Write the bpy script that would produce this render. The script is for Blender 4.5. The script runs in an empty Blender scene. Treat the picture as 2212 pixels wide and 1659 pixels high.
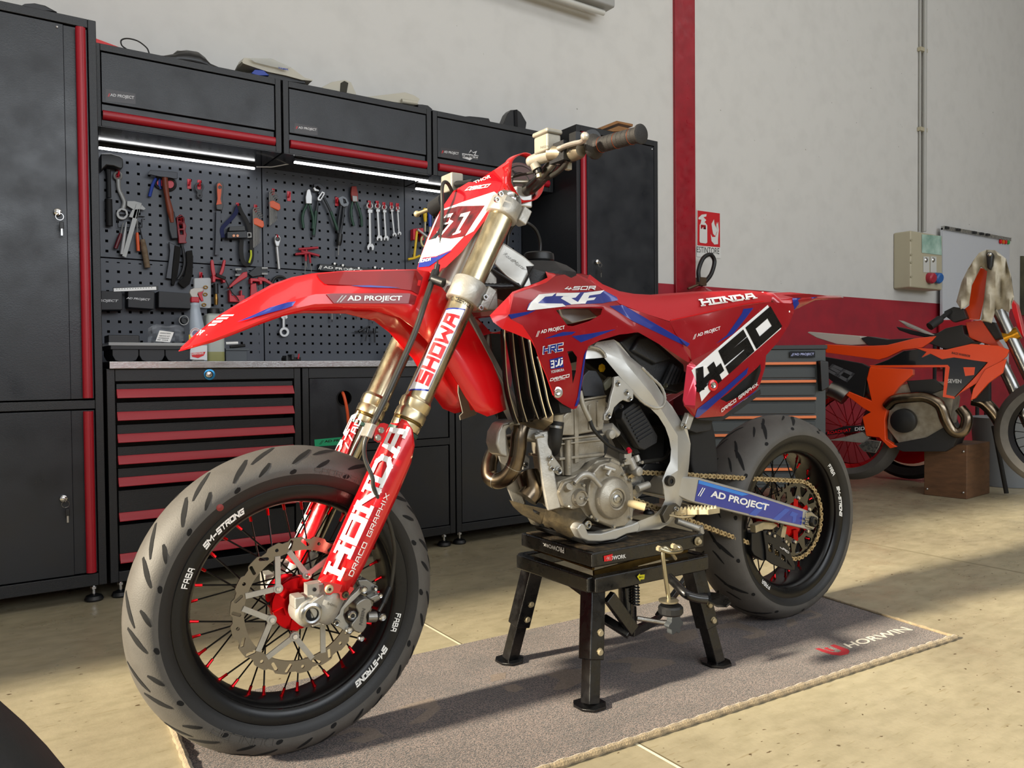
import bpy, bmesh, math, random
from mathutils import Vector, Matrix, geometry, noise
PI = math.pi
S = bpy.context.scene
COL = S.collection
random.seed(7)

# ------------------------------------------------------------------ camera
FPX, CX, CY, CAMH = 1697.0, 1106.0, 829.5, 0.76
YAW, PITCH, ROLL = math.radians(34.35), math.radians(1.29), math.radians(0.49)
_f = Vector((math.sin(YAW)*math.cos(PITCH), math.cos(YAW)*math.cos(PITCH), -math.sin(PITCH)))
_r = Vector((math.cos(YAW), -math.sin(YAW), 0))
_d = _f.cross(_r)
CR_ = math.cos(ROLL)*_r + math.sin(ROLL)*_d      # camera right
CD_ = -math.sin(ROLL)*_r + math.cos(ROLL)*_d     # camera down
CAM = Vector((0, 0, CAMH))
cam_d = bpy.data.cameras.new('camera')
cam = bpy.data.objects.new('camera', cam_d)
COL.objects.link(cam)
cam_d.sensor_width = 36.0
cam_d.lens = 36.0*FPX/2212.0
cam_d.clip_start = 0.05
cam.matrix_world = Matrix((
    (CR_.x, -CD_.x, -_f.x, CAM.x),
    (CR_.y, -CD_.y, -_f.y, CAM.y),
    (CR_.z, -CD_.z, -_f.z, CAM.z),
    (0, 0, 0, 1)))
S.camera = cam

# ------------------------------------------------------------------ exposure, daylight, sun
S.view_settings.view_transform = 'Standard'
S.view_settings.look = 'None'
S.view_settings.gamma = 1
S.view_settings.exposure = 0.0
world = bpy.data.worlds.new('daylight')
S.world = world
world.use_nodes = True
wn = world.node_tree.nodes
bg = wn['Background']
bg.inputs[0].default_value = (0.86, 0.92, 1.0, 1)
bg.inputs[1].default_value = 0.28

def lamp(name, kind, loc, direction, energy, color, size=None, size_y=None, angle=None):
    l = bpy.data.lights.new(name, kind)
    l.energy = energy
    l.color = color
    if kind == 'AREA':
        l.shape = 'RECTANGLE'; l.size = size; l.size_y = size_y
    if angle is not None:
        l.angle = angle
    o = bpy.data.objects.new(name, l)
    o.location = loc
    o.rotation_euler = Vector(direction).to_track_quat('-Z', 'Y').to_euler()
    COL.objects.link(o)
    return o
SUN_EL = math.radians(22)
SUN_AZ = math.radians(-4)      # the way the light travels over the floor
lamp('sun', 'SUN', (-6, 2, 4), (math.cos(SUN_AZ)*math.cos(SUN_EL), math.sin(SUN_AZ)*math.cos(SUN_EL), -math.sin(SUN_EL)),
     12.0, (1.0, 0.88, 0.68), angle=math.radians(3.5))
lamp('door_daylight', 'AREA', (1.8, -4.4, 2.9), (0.1, 1, -0.02), 250, (0.90, 0.95, 1.0), 7.6, 2.0)
lamp('ceiling_fill', 'AREA', (3.6, -0.6, 5.0), (0, 0.55, -1), 80, (0.97, 0.98, 1.0), 9.0, 1.6)  # added fill lamp below the closed ceiling, brightens the upper wall

# ------------------------------------------------------------------ colour and materials
def rgb(h):
    h = h.lstrip('#')
    c = [int(h[i:i+2], 16)/255 for i in (0, 2, 4)]
    return tuple((v/12.92 if v <= 0.04045 else ((v+0.055)/1.055)**2.4) for v in c) + (1,)
MATS = {}
def mat(name, col, rough=0.5, metal=0.0, coat=0.0, bump=0.0, scale=60.0, var=0.0, col2=None, vscale=8.0, emit=0.0,
        alpha=1.0, trans=0.0, sheen=0.0, stretch=None, rvar=0.0, spec=0.5, flake=0.0, detail=4):
    if name in MATS: return MATS[name]
    m = bpy.data.materials.new(name); MATS[name] = m
    m.use_nodes = True
    nt = m.node_tree; N = nt.nodes; L = nt.links
    b = N['Principled BSDF']
    c = rgb(col) if isinstance(col, str) else col
    b.inputs['Base Color'].default_value = c
    b.inputs['Roughness'].default_value = rough
    b.inputs['Metallic'].default_value = metal
    b.inputs['Specular IOR Level'].default_value = spec
    b.inputs['Coat Weight'].default_value = coat
    b.inputs['Coat Roughness'].default_value = 0.04
    if trans: b.inputs['Transmission Weight'].default_value = trans
    if alpha < 1: b.inputs['Alpha'].default_value = alpha
    if sheen: b.inputs['Sheen Weight'].default_value = sheen
    if emit:
        b.inputs['Emission Color'].default_value = c
        b.inputs['Emission Strength'].default_value = emit
    tc = N.new('ShaderNodeTexCoord')
    src = tc.outputs['Object']
    if stretch:
        mp = N.new('ShaderNodeMapping'); mp.inputs['Scale'].default_value = stretch
        L.new(src, mp.inputs[0]); src = mp.outputs[0]
    if var or col2:
        n = N.new('ShaderNodeTexNoise'); n.inputs['Scale'].default_value = vscale; n.inputs['Detail'].default_value = detail
        L.new(src, n.inputs['Vector'])
        r = N.new('ShaderNodeValToRGB')
        r.color_ramp.elements[0].position = 0.5-0.22; r.color_ramp.elements[1].position = 0.5+0.22
        k = rgb(col2) if isinstance(col2, str) else (tuple(v*(1-var) for v in c[:3])+(1,))
        r.color_ramp.elements[0].color = k; r.color_ramp.elements[1].color = c
        L.new(n.outputs['Fac'], r.inputs[0]); L.new(r.outputs[0], b.inputs['Base Color'])
    if bump:
        n2 = N.new('ShaderNodeTexNoise'); n2.inputs['Scale'].default_value = scale; n2.inputs['Detail'].default_value = 3
        L.new(src, n2.inputs['Vector'])
        bp = N.new('ShaderNodeBump'); bp.inputs['Strength'].default_value = bump; bp.inputs['Distance'].default_value = 0.002
        L.new(n2.outputs['Fac'], bp.inputs['Height']); L.new(bp.outputs[0], b.inputs['Normal'])
    if rvar:
        n3 = N.new('ShaderNodeTexNoise'); n3.inputs['Scale'].default_value = vscale*1.7; n3.inputs['Detail'].default_value = 5
        L.new(src, n3.inputs['Vector'])
        mr = N.new('ShaderNodeMapRange'); mr.inputs['To Min'].default_value = max(0.02, rough-rvar); mr.inputs['To Max'].default_value = min(1, rough+rvar)
        mr.inputs['From Min'].default_value = 0.3; mr.inputs['From Max'].default_value = 0.7
        L.new(n3.outputs['Fac'], mr.inputs['Value']); L.new(mr.outputs[0], b.inputs['Roughness'])
    return m

# ------------------------------------------------------------------ tracing: where a photographed point lies on a real plane
CROP = {'p': (0, 0, 1), 'F': (370, 540, .3315), 'M': (1020, 540, .3617), 'E': (1000, 700, .3014), 'W': (260, 940, .42194),
        'S': (1060, 1100, .2773), 'R': (1440, 860, .30137), 'T': (860, 220, .27125), 'B': (1680, 460, .42189),
        '1': (0, 0, .31646), '2': (600, 0, .31646), '3': (200, 300, .18083), '4': (560, 300, .18083), '5': (200, 560, .18083),
        '6': (560, 560, .18083), '7': (0, 750, .34364), '8': (1240, 0, .43942), 'G': (1100, 230, .18083), 'V': (660, 1180, .13562),
        'r': (1580, 1110, .12658), 'q': (1580, 900, .12658), 'c': (560, 780, .13562)}
def ray(c, x, y):
    a, b, s = CROP[c]
    return CR_*((a+s*x-CX)/FPX) + CD_*((b+s*y-CY)/FPX) + _f
def PY(c, x, y, wy):                      # on a wall-parallel plane y = wy
    d = ray(c, x, y); return CAM + d*((wy-CAM.y)/d.y)
def PX(c, x, y, wx):
    d = ray(c, x, y); return CAM + d*((wx-CAM.x)/d.x)
def PZ(c, x, y, wz=0.0):
    d = ray(c, x, y); return CAM + d*((wz-CAM.z)/d.z)
BYAW = math.radians(-1.2)
B0 = Vector((0.504, 1.516, 0))
BX = Vector((math.cos(BYAW), math.sin(BYAW), 0)); BY = Vector((-math.sin(BYAW), math.cos(BYAW), 0))
def K(c, x, y, w=0.0):                    # motorcycle space: x rearwards, -y towards the near side, z up
    d = ray(c, x, y); c0 = CAM-B0
    t = (-w-c0.dot(BY))/d.dot(BY)
    q = c0+d*t
    return Vector((q.dot(BX), -w, q.z))

# ------------------------------------------------------------------ objects
def thing(name, label, cat, loc=(0, 0, 0), rotz=0.0, group=None, kind=None):
    o = bpy.data.objects.new(name, None); COL.objects.link(o)
    o.empty_display_size = 0.05
    o.location = loc; o.rotation_euler = (0, 0, rotz)
    o['label'] = label; o['category'] = cat
    if group: o['group'] = group
    if kind: o['kind'] = kind
    return o
def tag(o, label, cat, group=None, kind=None):
    o['label'] = label; o['category'] = cat
    if group: o['group'] = group
    if kind: o['kind'] = kind
    return o
def root_of(o):
    while o.parent: o = o.parent
    return o

class MB:
    def __init__(s): s.v = []; s.f = []
    def add(s, vs, fs):
        n = len(s.v); s.v += [Vector(p) for p in vs]; s.f += [tuple(i+n for i in f) for f in fs]; return s
    def box(s, a, b, M=None):
        (x0, y0, z0), (x1, y1, z1) = a, b
        vs = [Vector(p) for p in ((x0,y0,z0),(x1,y0,z0),(x1,y1,z0),(x0,y1,z0),(x0,y0,z1),(x1,y0,z1),(x1,y1,z1),(x0,y1,z1))]
        if M: vs = [M@p for p in vs]
        return s.add(vs, [(0,3,2,1),(4,5,6,7),(0,1,5,4),(1,2,6,5),(2,3,7,6),(3,0,4,7)])
    def cbox(s, c, size, M=None):
        h = Vector(size)/2; c = Vector(c)
        return s.box(c-h, c+h, M)
    def bar(s, p, q, wd, ht, up=(0, 0, 1)):         # box beam from p to q
        p = Vector(p); q = Vector(q); d = (q-p).normalized(); u = Vector(up)
        u = (u-d*u.dot(d)).normalized(); r = d.cross(u)
        vs = [e+r*(i*wd/2)+u*(j*ht/2) for e in (p, q) for i, j in ((-1,-1),(1,-1),(1,1),(-1,1))]
        return s.add(vs, [(0,1,2,3),(4,7,6,5),(0,4,5,1),(1,5,6,2),(2,6,7,3),(3,7,4,0)])
    def tube(s, pts, r, n=12, caps=True, closed=False, flat=1.0, up=None):
        pts = [Vector(p) for p in pts]; m = len(pts)
        rs = r if isinstance(r, (list, tuple)) else [r]*m
        tg = []
        for i in range(m):
            a = pts[(i-1) % m] if (closed or i) else pts[0]
            b = pts[(i+1) % m] if (closed or i < m-1) else pts[-1]
            t = (b-a); tg.append(t.normalized() if t.length > 1e-9 else Vector((0,0,1)))
        u = Vector(up) if up else (Vector((0,0,1)) if abs(tg[0].z) < .9 else Vector((1,0,0)))
        u = (u-tg[0]*u.dot(tg[0])).normalized()
        vs = []
        for i in range(m):
            if up: u = Vector(up)
            u = (u-tg[i]*u.dot(tg[i])).normalized(); w = tg[i].cross(u)
            for k in range(n):
                a = 2*PI*k/n
                vs.append(pts[i]+(u*math.cos(a)*flat+w*math.sin(a))*rs[i])
        fs = []
        for i in range(m if closed else m-1):
            j = (i+1) % m
            for k in range(n):
                l = (k+1) % n
                fs.append((i*n+k, i*n+l, j*n+l, j*n+k))
        if caps and not closed:
            fs.append(tuple(range(n-1, -1, -1))); fs.append(tuple((m-1)*n+k for k in range(n)))
        return s.add(vs, fs)
    def lathe(s, c, axis, prof, n=32, close=False, a0=0, a1=2*PI):       # prof: (radius, along axis)
        c = Vector(c); ax = Vector(axis).normalized()
        u = Vector((0,0,1)) if abs(ax.z) < .9 else Vector((1,0,0))
        u = (u-ax*u.dot(ax)).normalized(); w = ax.cross(u)
        full = abs(a1-a0-2*PI) < 1e-6; nn = n if full else n+1
        m = len(prof); vs = []
        for k in range(nn):
            a = a0+(a1-a0)*k/n
            e = u*math.cos(a)+w*math.sin(a)
            for (r, h) in prof: vs.append(c+e*r+ax*h)
        fs = []
        mm = m if close else m-1
        for k in range(n):
            l = (k+1) % nn
            for i in range(mm):
                j = (i+1) % m
                fs.append((k*m+i, k*m+j, l*m+j, l*m+i))
        return s.add(vs, fs)
    def cyl(s, p, q, r, n=20, r2=None):
        return s.tube([p, q], [r, r if r2 is None else r2], n)
    def disc_solid(s, c, axis, r, h, n=24):
        c = Vector(c); ax = Vector(axis).normalized()
        return s.tube([c-ax*h/2, c+ax*h/2], r, n)
    def hexn(s, c, axis, r, h):
        c = Vector(c); ax = Vector(axis).normalized()
        return s.tube([c, c+ax*h], r, 6)
    def ball(s, c, r, n=14, sq=(1,1,1)):
        c = Vector(c); vs = []; fs = []; m = n//2
        for i in range(m+1):
            th = PI*i/m
            for k in range(n):
                a = 2*PI*k/n
                vs.append(c+Vector((math.sin(th)*math.cos(a)*sq[0], math.sin(th)*math.sin(a)*sq[1], math.cos(th)*sq[2]))*r)
        for i in range(m):
            for k in range(n):
                l = (k+1) % n; fs.append((i*n+k, (i+1)*n+k, (i+1)*n+l, i*n+l))
        return s.add(vs, fs)
    def prism(s, pts, off, holes=()):               # pts: 3-D outline (roughly planar), off: extrusion vector
        pts = [Vector(p) for p in pts]; off = Vector(off); n0 = off.normalized()
        u = Vector((0,0,1)) if abs(n0.z) < .9 else Vector((1,0,0))
        u = (u-n0*u.dot(n0)).normalized(); w = n0.cross(u)
        loops = [pts]+[[Vector(p) for p in h] for h in holes]
        allp = [p for l in loops for p in l]
        v2 = [Vector((p.dot(u), p.dot(w))) for p in allp]
        faces = []; k = 0
        for l in loops: faces.append(list(range(k, k+len(l)))); k += len(l)
        r = geometry.delaunay_2d_cdt(v2, [], faces, 1 if not holes else 0, 1e-7)
        ov, oe, of, ovo = r[0], r[1], r[2], r[3]
        if holes:                                    # drop the faces inside a hole
            def inside(q, poly):
                c = False; j = len(poly)-1
                for i in range(len(poly)):
                    a, b = v2[poly[i]], v2[poly[j]]
                    if (a.y > q.y) != (b.y > q.y) and q.x < (b.x-a.x)*(q.y-a.y)/(b.y-a.y)+a.x: c = not c
                    j = i
                return c
            keep = []
            for f in of:
                q = sum((ov[i] for i in f), Vector((0,0)))/len(f)
                if inside(q, faces[0]) and not any(inside(q, h) for h in faces[1:]): keep.append(f)
            of = keep
        P = []
        for i, q in enumerate(ov):
            P.append(allp[ovo[i][0]] if ovo[i] else u*q.x+w*q.y+n0*allp[0].dot(n0))
        n = len(P); V = P+[p+off for p in P]; F = []
        cnt = {}
        for f in of:
            F.append(tuple(f)); F.append(tuple(i+n for i in reversed(f)))
            for i in range(len(f)):
                e = (f[i], f[(i+1) % len(f)]); cnt[e] = 1
        for (a, b) in cnt:
            if (b, a) not in cnt: F.append((b, a, a+n, b+n))
        return s.add(V, F)
    def loft(s, rows, caps=True, closed=False):      # rows of equally many points
        m = len(rows[0]); vs = [p for r in rows for p in r]; fs = []
        for i in range(len(rows)-1):
            for k in range(m if closed else m-1):
                l = (k+1) % m
                fs.append((i*m+k, i*m+l, (i+1)*m+l, (i+1)*m+k))
        if caps and closed:
            fs.append(tuple(range(m-1, -1, -1))); fs.append(tuple((len(rows)-1)*m+k for k in range(m)))
        return s.add(vs, fs)
    def mirror(s):
        n = len(s.v)
        s.v += [Vector((p.x, -p.y, p.z)) for p in s.v]
        s.f += [tuple(i+n for i in reversed(f)) for f in s.f[:]]
        return s
    def flip_copy(s):
        o = MB(); o.v = [Vector((p.x, -p.y, p.z)) for p in s.v]; o.f = [tuple(reversed(f)) for f in s.f]; return o
    def xf(s, M):
        s.v = [M@p for p in s.v]; return s
    def build(s, name, m, parent=None, world=False, bevel=0.0, sub=0, solid=0.0, smooth=35, seg=2, off=-1, wear=None):
        me = bpy.data.meshes.new(name)
        vs = s.v
        if world and parent is not None:
            r = root_of(parent)
            Mi = (Matrix.Translation(r.location) @ r.rotation_euler.to_matrix().to_4x4()).inverted()
            vs = [Mi@p for p in vs]
        org = None
        if parent is None and world:                # a lone mesh: give it an origin of its own
            n = len(vs); c = sum(vs, Vector())/n; org = Vector((c.x, c.y, min(p.z for p in vs)))
            vs = [p-org for p in vs]
        me.from_pydata([tuple(p) for p in vs], [], s.f)
        me.validate()
        bm = bmesh.new(); bm.from_mesh(me); bmesh.ops.recalc_face_normals(bm, faces=bm.faces) ; bm.to_mesh(me); bm.free()
        me.materials.append(m)
        for p in me.polygons: p.use_smooth = True
        me.set_sharp_from_angle(angle=math.radians(smooth))
        o = bpy.data.objects.new(name, me); COL.objects.link(o)
        if org is not None: o.location = org
        if parent is not None: o.parent = parent
        if solid:
            md = o.modifiers.new('solid', 'SOLIDIFY'); md.thickness = solid; md.offset = off
        if bevel:
            md = o.modifiers.new('bevel', 'BEVEL'); md.width = bevel; md.segments = seg; md.limit_method = 'ANGLE'; md.angle_limit = math.radians(40)
            md.harden_normals = True
        if sub:
            md = o.modifiers.new('sub', 'SUBSURF'); md.levels = sub; md.render_levels = sub
        return o
def struct(o):
    o['kind'] = 'structure'; return o
def copy_tree(o, parent=None):
    c = o.copy(); COL.objects.link(c); c.parent = parent
    for ch in list(o.children): copy_tree(ch, c)
    return c
def bez(p, n=8):                                      # Catmull-Rom through points
    p = [Vector(q) for q in p]; out = []
    for i in range(len(p)-1):
        a = p[i-1] if i else p[0]*2-p[1]; b, c = p[i], p[i+1]; d = p[i+2] if i+2 < len(p) else p[-1]*2-p[-2]
        for k in range(n):
            t = k/n
            out.append(0.5*((2*b)+(c-a)*t+(2*a-5*b+4*c-d)*t*t+(3*b-a-3*c+d)*t**3))
    out.append(p[-1]); return out

# surface traced over the picture: control points (x, y, w) -> w anywhere, creased or smooth
class Surf:
    def __init__(s, c, pts, edges=(), space=K):
        a, b, k = CROP[c]; s.space = space
        s.p = [Vector((a+k*q[0], b+k*q[1])) for q in pts]; s.w = [q[2] for q in pts]
        r = geometry.delaunay_2d_cdt(s.p, [tuple(e) for e in edges], [], 0, 1e-4)
        s.ov, s.of = r[0], r[2]
        s.ow = []
        for i, q in enumerate(s.ov):
            if r[3][i]: s.ow.append(s.w[r[3][i][0]])
            else:
                dd = sorted(range(len(s.p)), key=lambda j: (s.p[j]-q).length)[:2]
                a1, b1 = dd; la, lb = (s.p[a1]-q).length, (s.p[b1]-q).length
                s.ow.append((s.w[a1]*lb+s.w[b1]*la)/(la+lb))
        s.edges = r[1]
    def at(s, x, y):
        best = None
        for f in s.of:
            a, b, c = (s.ov[i] for i in f[:3])
            d = (b.x-a.x)*(c.y-a.y)-(c.x-a.x)*(b.y-a.y)
            if abs(d) < 1e-6: continue
            l1 = ((b.x-x)*(c.y-y)-(c.x-x)*(b.y-y))/d
            l2 = ((c.x-x)*(a.y-y)-(a.x-x)*(c.y-y))/d
            l3 = 1-l1-l2; m = min(l1, l2, l3)
            if best is None or m > best[0]:
                best = (m, l1, l2, l3, f)
                if m >= -1e-6: break
        m, l1, l2, l3, f = best
        return l1*s.ow[f[0]]+l2*s.ow[f[1]]+l3*s.ow[f[2]]
    def P(s, x, y, lift=0.0):
        return s.space('p', x, y, s.at(x, y)+lift)
class Flat:                                           # a plane of constant distance
    def __init__(s, w, space=K): s.w = w; s.space = space
    def at(s, x, y): return s.w
    def P(s, x, y, lift=0.0): return s.space('p', x, y, s.w+lift)
def tess(loops, grid=0.0, extra=(), edges=()):
    """2-D outline with holes -> (verts, faces)"""
    allp = [Vector(p[:2]) for l in loops for p in l]
    fl = []; k = 0
    for l in loops: fl.append(list(range(k, k+len(l)))); k += len(l)
    def inside(q, poly):
        c = False; j = len(poly)-1
        for i in range(len(poly)):
            a, b = allp[poly[i]], allp[poly[j]]
            if (a.y > q.y) != (b.y > q.y) and q.x < (b.x-a.x)*(q.y-a.y)/(b.y-a.y)+a.x: c = not c
            j = i
        return c
    add = [Vector(e[:2]) for e in extra]
    if grid:
        xs = [p.x for p in allp]; ys = [p.y for p in allp]
        x = min(xs)+grid/2; r = 0
        while x < max(xs):
            y = min(ys)+(grid/4 if r % 2 else grid*.75)
            while y < max(ys):
                q = Vector((x, y))
                if inside(q, fl[0]): add.append(q)
                y += grid
            x += grid*.87; r += 1
    ne = len(allp)
    ed = [(a+ne, b+ne) for a, b in edges]
    r = geometry.delaunay_2d_cdt(allp+add, ed, fl, 0, 1e-5)
    ov, of = r[0], r[2]; keep = []
    for f in of:
        q = sum((ov[i] for i in f), Vector((0, 0)))/len(f)
        if inside(q, fl[0]) and not any(inside(q, h) for h in fl[1:]): keep.append(f)
    used = sorted({i for f in keep for i in f}); mp = {u: i for i, u in enumerate(used)}
    return [ov[u] for u in used], [tuple(mp[i] for i in f) for f in keep]
def px(c, pts):
    a, b, k = CROP[c]
    return [(a+k*p[0], b+k*p[1]) for p in pts]
def panel(surf, c, outline, name, m, parent, holes=(), thick=0.003, grid=0, lift=0.0, mirror=False, smooth=28, world=False, bevel=0.0):
    loops = [px(c, outline)]+[px(c, h) for h in holes]
    extra = []; edges = []
    if isinstance(surf, Surf): extra = surf.ov; edges = [tuple(e) for e in surf.edges]
    if isinstance(surf, Surf):
        v, f = tess(loops, grid, extra, edges)
    else: v, f = tess(loops, grid)
    mb = MB(); mb.add([surf.P(q.x, q.y, lift) for q in v], f)
    # give it thickness away from the viewer side
    n = len(mb.v); sp = surf.space
    if thick:
        back = [surf.P(q.x, q.y, lift-thick) for q in v]
        cnt = {}
        for fc in f:
            for i in range(len(fc)): cnt[(fc[i], fc[(i+1) % len(fc)])] = 1
        mb.v += back; mb.f += [tuple(i+n for i in reversed(fc)) for fc in f]
        for (a, b) in cnt:
            if (b, a) not in cnt: mb.f.append((b, a, a+n, b+n))
    o = mb.build(name, m, parent, smooth=smooth, world=world, bevel=bevel)
    o2 = None
    if mirror: o2 = mb.flip_copy().build(name, m, parent, smooth=smooth)
    return (o, o2) if mirror else o
def decal(surf, c, loops, name, m, parent, lift=0.0006, grid=14, mirror=False, world=False):
    """thin coloured film on a panel; loops = list of outlines (each its own patch)"""
    mb = MB()
    for l in loops:
        holes = []
        if isinstance(l[0][0], (list, tuple)): l, holes = l[0], l[1:]
        ps = px(c, l)
        extra, edges = [], []
        if isinstance(surf, Surf): extra = surf.ov; edges = [tuple(e) for e in surf.edges]
        v, f = tess([ps]+[px(c, h) for h in holes], 0 if isinstance(surf, Flat) else grid, extra, edges)
        mb.add([surf.P(q.x, q.y, lift) for q in v], f)
    o = mb.build(name, m, parent, smooth=60, world=world)
    if mirror:
        mb.flip_copy().build(name, m, parent, smooth=60)
    return o

# lettering: outlines from the built-in font, laid over four photographed corners
_txt = {}
def glyph_mesh(txt, bold=0.0, shear=0.0, spacing=1.0):
    k = (txt, bold, shear, spacing)
    if k in _txt: return _txt[k]
    cu = bpy.data.curves.new('t', 'FONT'); cu.body = txt; cu.offset = bold; cu.shear = shear; cu.space_character = spacing
    cu.resolution_u = 3; cu.fill_mode = 'FRONT'
    o = bpy.data.objects.new('t', cu); COL.objects.link(o)
    dg = bpy.context.evaluated_depsgraph_get(); dg.update()
    me = bpy.data.meshes.new_from_object(o.evaluated_get(dg))
    v = [(p.co.x, p.co.y) for p in me.vertices]; f = [tuple(p.vertices) for p in me.polygons]
    bpy.data.objects.remove(o); bpy.data.curves.remove(cu); bpy.data.meshes.remove(me)
    x0 = min(p[0] for p in v); x1 = max(p[0] for p in v); y0 = min(p[1] for p in v); y1 = max(p[1] for p in v)
    v = [((p[0]-x0)/(x1-x0), (p[1]-y0)/(y1-y0)) for p in v]
    _txt[k] = (v, f); return _txt[k]
def quadmap(q):                                       # unit square -> picture quad: bl, br, tr, tl
    a, b, c, d = [Vector(p) for p in q]
    def f(u, v): return a*(1-u)*(1-v)+b*u*(1-v)+c*u*v+d*(1-u)*v
    return f
# stroke lettering for block scripts: list of polylines in a 1 x 1 cell
SF = {
 'A': [[(0,0),(.15,1),(.85,1),(1,0)],[(.1,.42),(.9,.42)]], 'B': [[(0,0),(0,1),(.85,1),(.85,.52),(0,.52)],[(.85,.52),(1,.45),(1,0),(0,0)]],
 'C': [[(1,1),(0,1),(0,0),(1,0)]], 'D': [[(0,0),(0,1),(.75,1),(1,.75),(1,.25),(.75,0),(0,0)]],
 'E': [[(1,1),(0,1),(0,0),(1,0)],[(0,.5),(.85,.5)]], 'F': [[(1,1),(0,1),(0,0)],[(0,.5),(.85,.5)]],
 'G': [[(1,1),(0,1),(0,0),(1,0),(1,.5),(.5,.5)]], 'H': [[(0,0),(0,1)],[(1,0),(1,1)],[(0,.5),(1,.5)]], 'I': [[(.5,0),(.5,1)]],
 'J': [[(1,1),(1,0),(0,0),(0,.3)]], 'K': [[(0,0),(0,1)],[(1,1),(0,.45)],[(.3,.62),(1,0)]], 'L': [[(0,1),(0,0),(1,0)]],
 'M': [[(0,0),(0,1),(.5,.4),(1,1),(1,0)]], 'N': [[(0,0),(0,1),(1,0),(1,1)]], 'O': [[(0,0),(0,1),(1,1),(1,0),(0,0)]],
 'P': [[(0,0),(0,1),(1,1),(1,.45),(0,.45)]], 'R': [[(0,0),(0,1),(1,1),(1,.5),(0,.5)],[(.45,.5),(1,0)]],
 'S': [[(1,1),(0,1),(0,.52),(1,.48),(1,0),(0,0)]], 'T': [[(0,1),(1,1)],[(.5,1),(.5,0)]], 'U': [[(0,1),(0,0),(1,0),(1,1)]],
 'V': [[(0,1),(.5,0),(1,1)]], 'W': [[(0,1),(.1,0),(.5,.55),(.9,0),(1,1)]], 'X': [[(0,0),(1,1)],[(0,1),(1,0)]], 'Y': [[(0,1),(.5,.5),(1,1)],[(.5,.5),(.5,0)]],
 'Z': [[(0,1),(1,1),(0,0),(1,0)]], '-': [[(.1,.45),(.9,.45)]], '4': [[(.2,1),(0,.35),(1,.35)],[(.75,.7),(.75,0)]], '5': [[(1,1),(0,1),(0,.55),(1,.5),(1,0),(0,0)]],
 '0': [[(0,0),(0,1),(1,1),(1,0),(0,0)]], '1': [[(.3,.85),(.55,1),(.55,0)]], '3': [[(0,1),(1,1),(1,0),(0,0)],[(.3,.5),(1,.5)]], '/': [[(.2,0),(.8,1)]], ' ': [],
}
SERIF = {'H': [(0,0),(0,1),(1,0),(1,1)], 'N': [(0,0),(0,1),(1,1)], 'D': [(0,0),(0,1)], 'A': [(0,0),(1,0)], 'O': []}
def stroke_mesh(txt, th=.2, gap=.35, serif=False, asp=1.0, slant=0.0):
    v = []; f = []; x = 0
    def seg(a, b, w):
        a = Vector(a); b = Vector(b); d = (b-a); L = d.length
        if L < 1e-6: return
        d /= L; a = a-d*w/2*.98; b = b+d*w/2*.98; n = Vector((-d.y, d.x))*w/2
        k = len(v); m = max(1, int(L/.35))
        for i in range(m+1):
            p = a.lerp(b, i/m); v.append(p+n); v.append(p-n)
        for i in range(m): f.append((k+2*i, k+2*i+1, k+2*i+3, k+2*i+2))
    for ch in txt:
        wch = .25 if ch in 'I1' else (1.25 if ch in 'MW' else .9)
        wch *= asp
        for pl in SF.get(ch, []):
            P = [(x+p[0]*wch, th/2+p[1]*(1-th)) for p in pl]
            for i in range(len(P)-1): seg(P[i], P[i+1], th)
        if serif:
            for p in SERIF.get(ch, []):
                X, Y = x+p[0]*wch, (.09 if p[1] == 0 else .91)
                seg((X-th*.75, Y), (X+th*.75, Y), .17)
        x += (wch*(.6 if ch == ' ' else 1))+gap
    W = x-gap
    v = [Vector((p.x/W+slant*(p.y-.5), p.y)) for p in v]
    return [(p.x, p.y) for p in v], f
def refine(v, f, lim):
    v = [Vector(p) for p in v]; out = []; memo = {}
    st = []
    for q in f:
        for i in range(1, len(q)-1): st.append((q[0], q[i], q[i+1]))
    while st:
        t = st.pop(); L = [((v[t[i]]-v[t[(i+1) % 3]]).length, i) for i in range(3)]; l, i = max(L)
        if l <= lim: out.append(t); continue
        a, b, c = t[i], t[(i+1) % 3], t[(i+2) % 3]; k = (min(a, b), max(a, b))
        if k not in memo: v.append((v[a]+v[b])/2); memo[k] = len(v)-1
        m = memo[k]; st += [(a, m, c), (m, b, c)]
    return v, out
def words_on(surf, c, quad, txt, name, m, parent, style='font', lift=0.0012, bold=0.02, shear=0.0, world=False, mirror=False, extrude=0.0, sub=1, **kw):
    if style == 'font': v, f = glyph_mesh(txt, bold, shear, kw.get('spacing', 1.0))
    else: v, f = stroke_mesh(txt, **kw)
    Q = quadmap(px(c, quad))
    v = [Q(a, b) for a, b in v]
    if isinstance(surf, Surf): v, f = refine(v, f, 7.0)
    mb = MB(); mb.add([surf.P(q.x, q.y, lift) for q in v], f)
    o = mb.build(name, m, parent, world=world)
    if extrude:
        md = o.modifiers.new('solid', 'SOLIDIFY'); md.thickness = extrude; md.offset = 0
    return o

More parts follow.
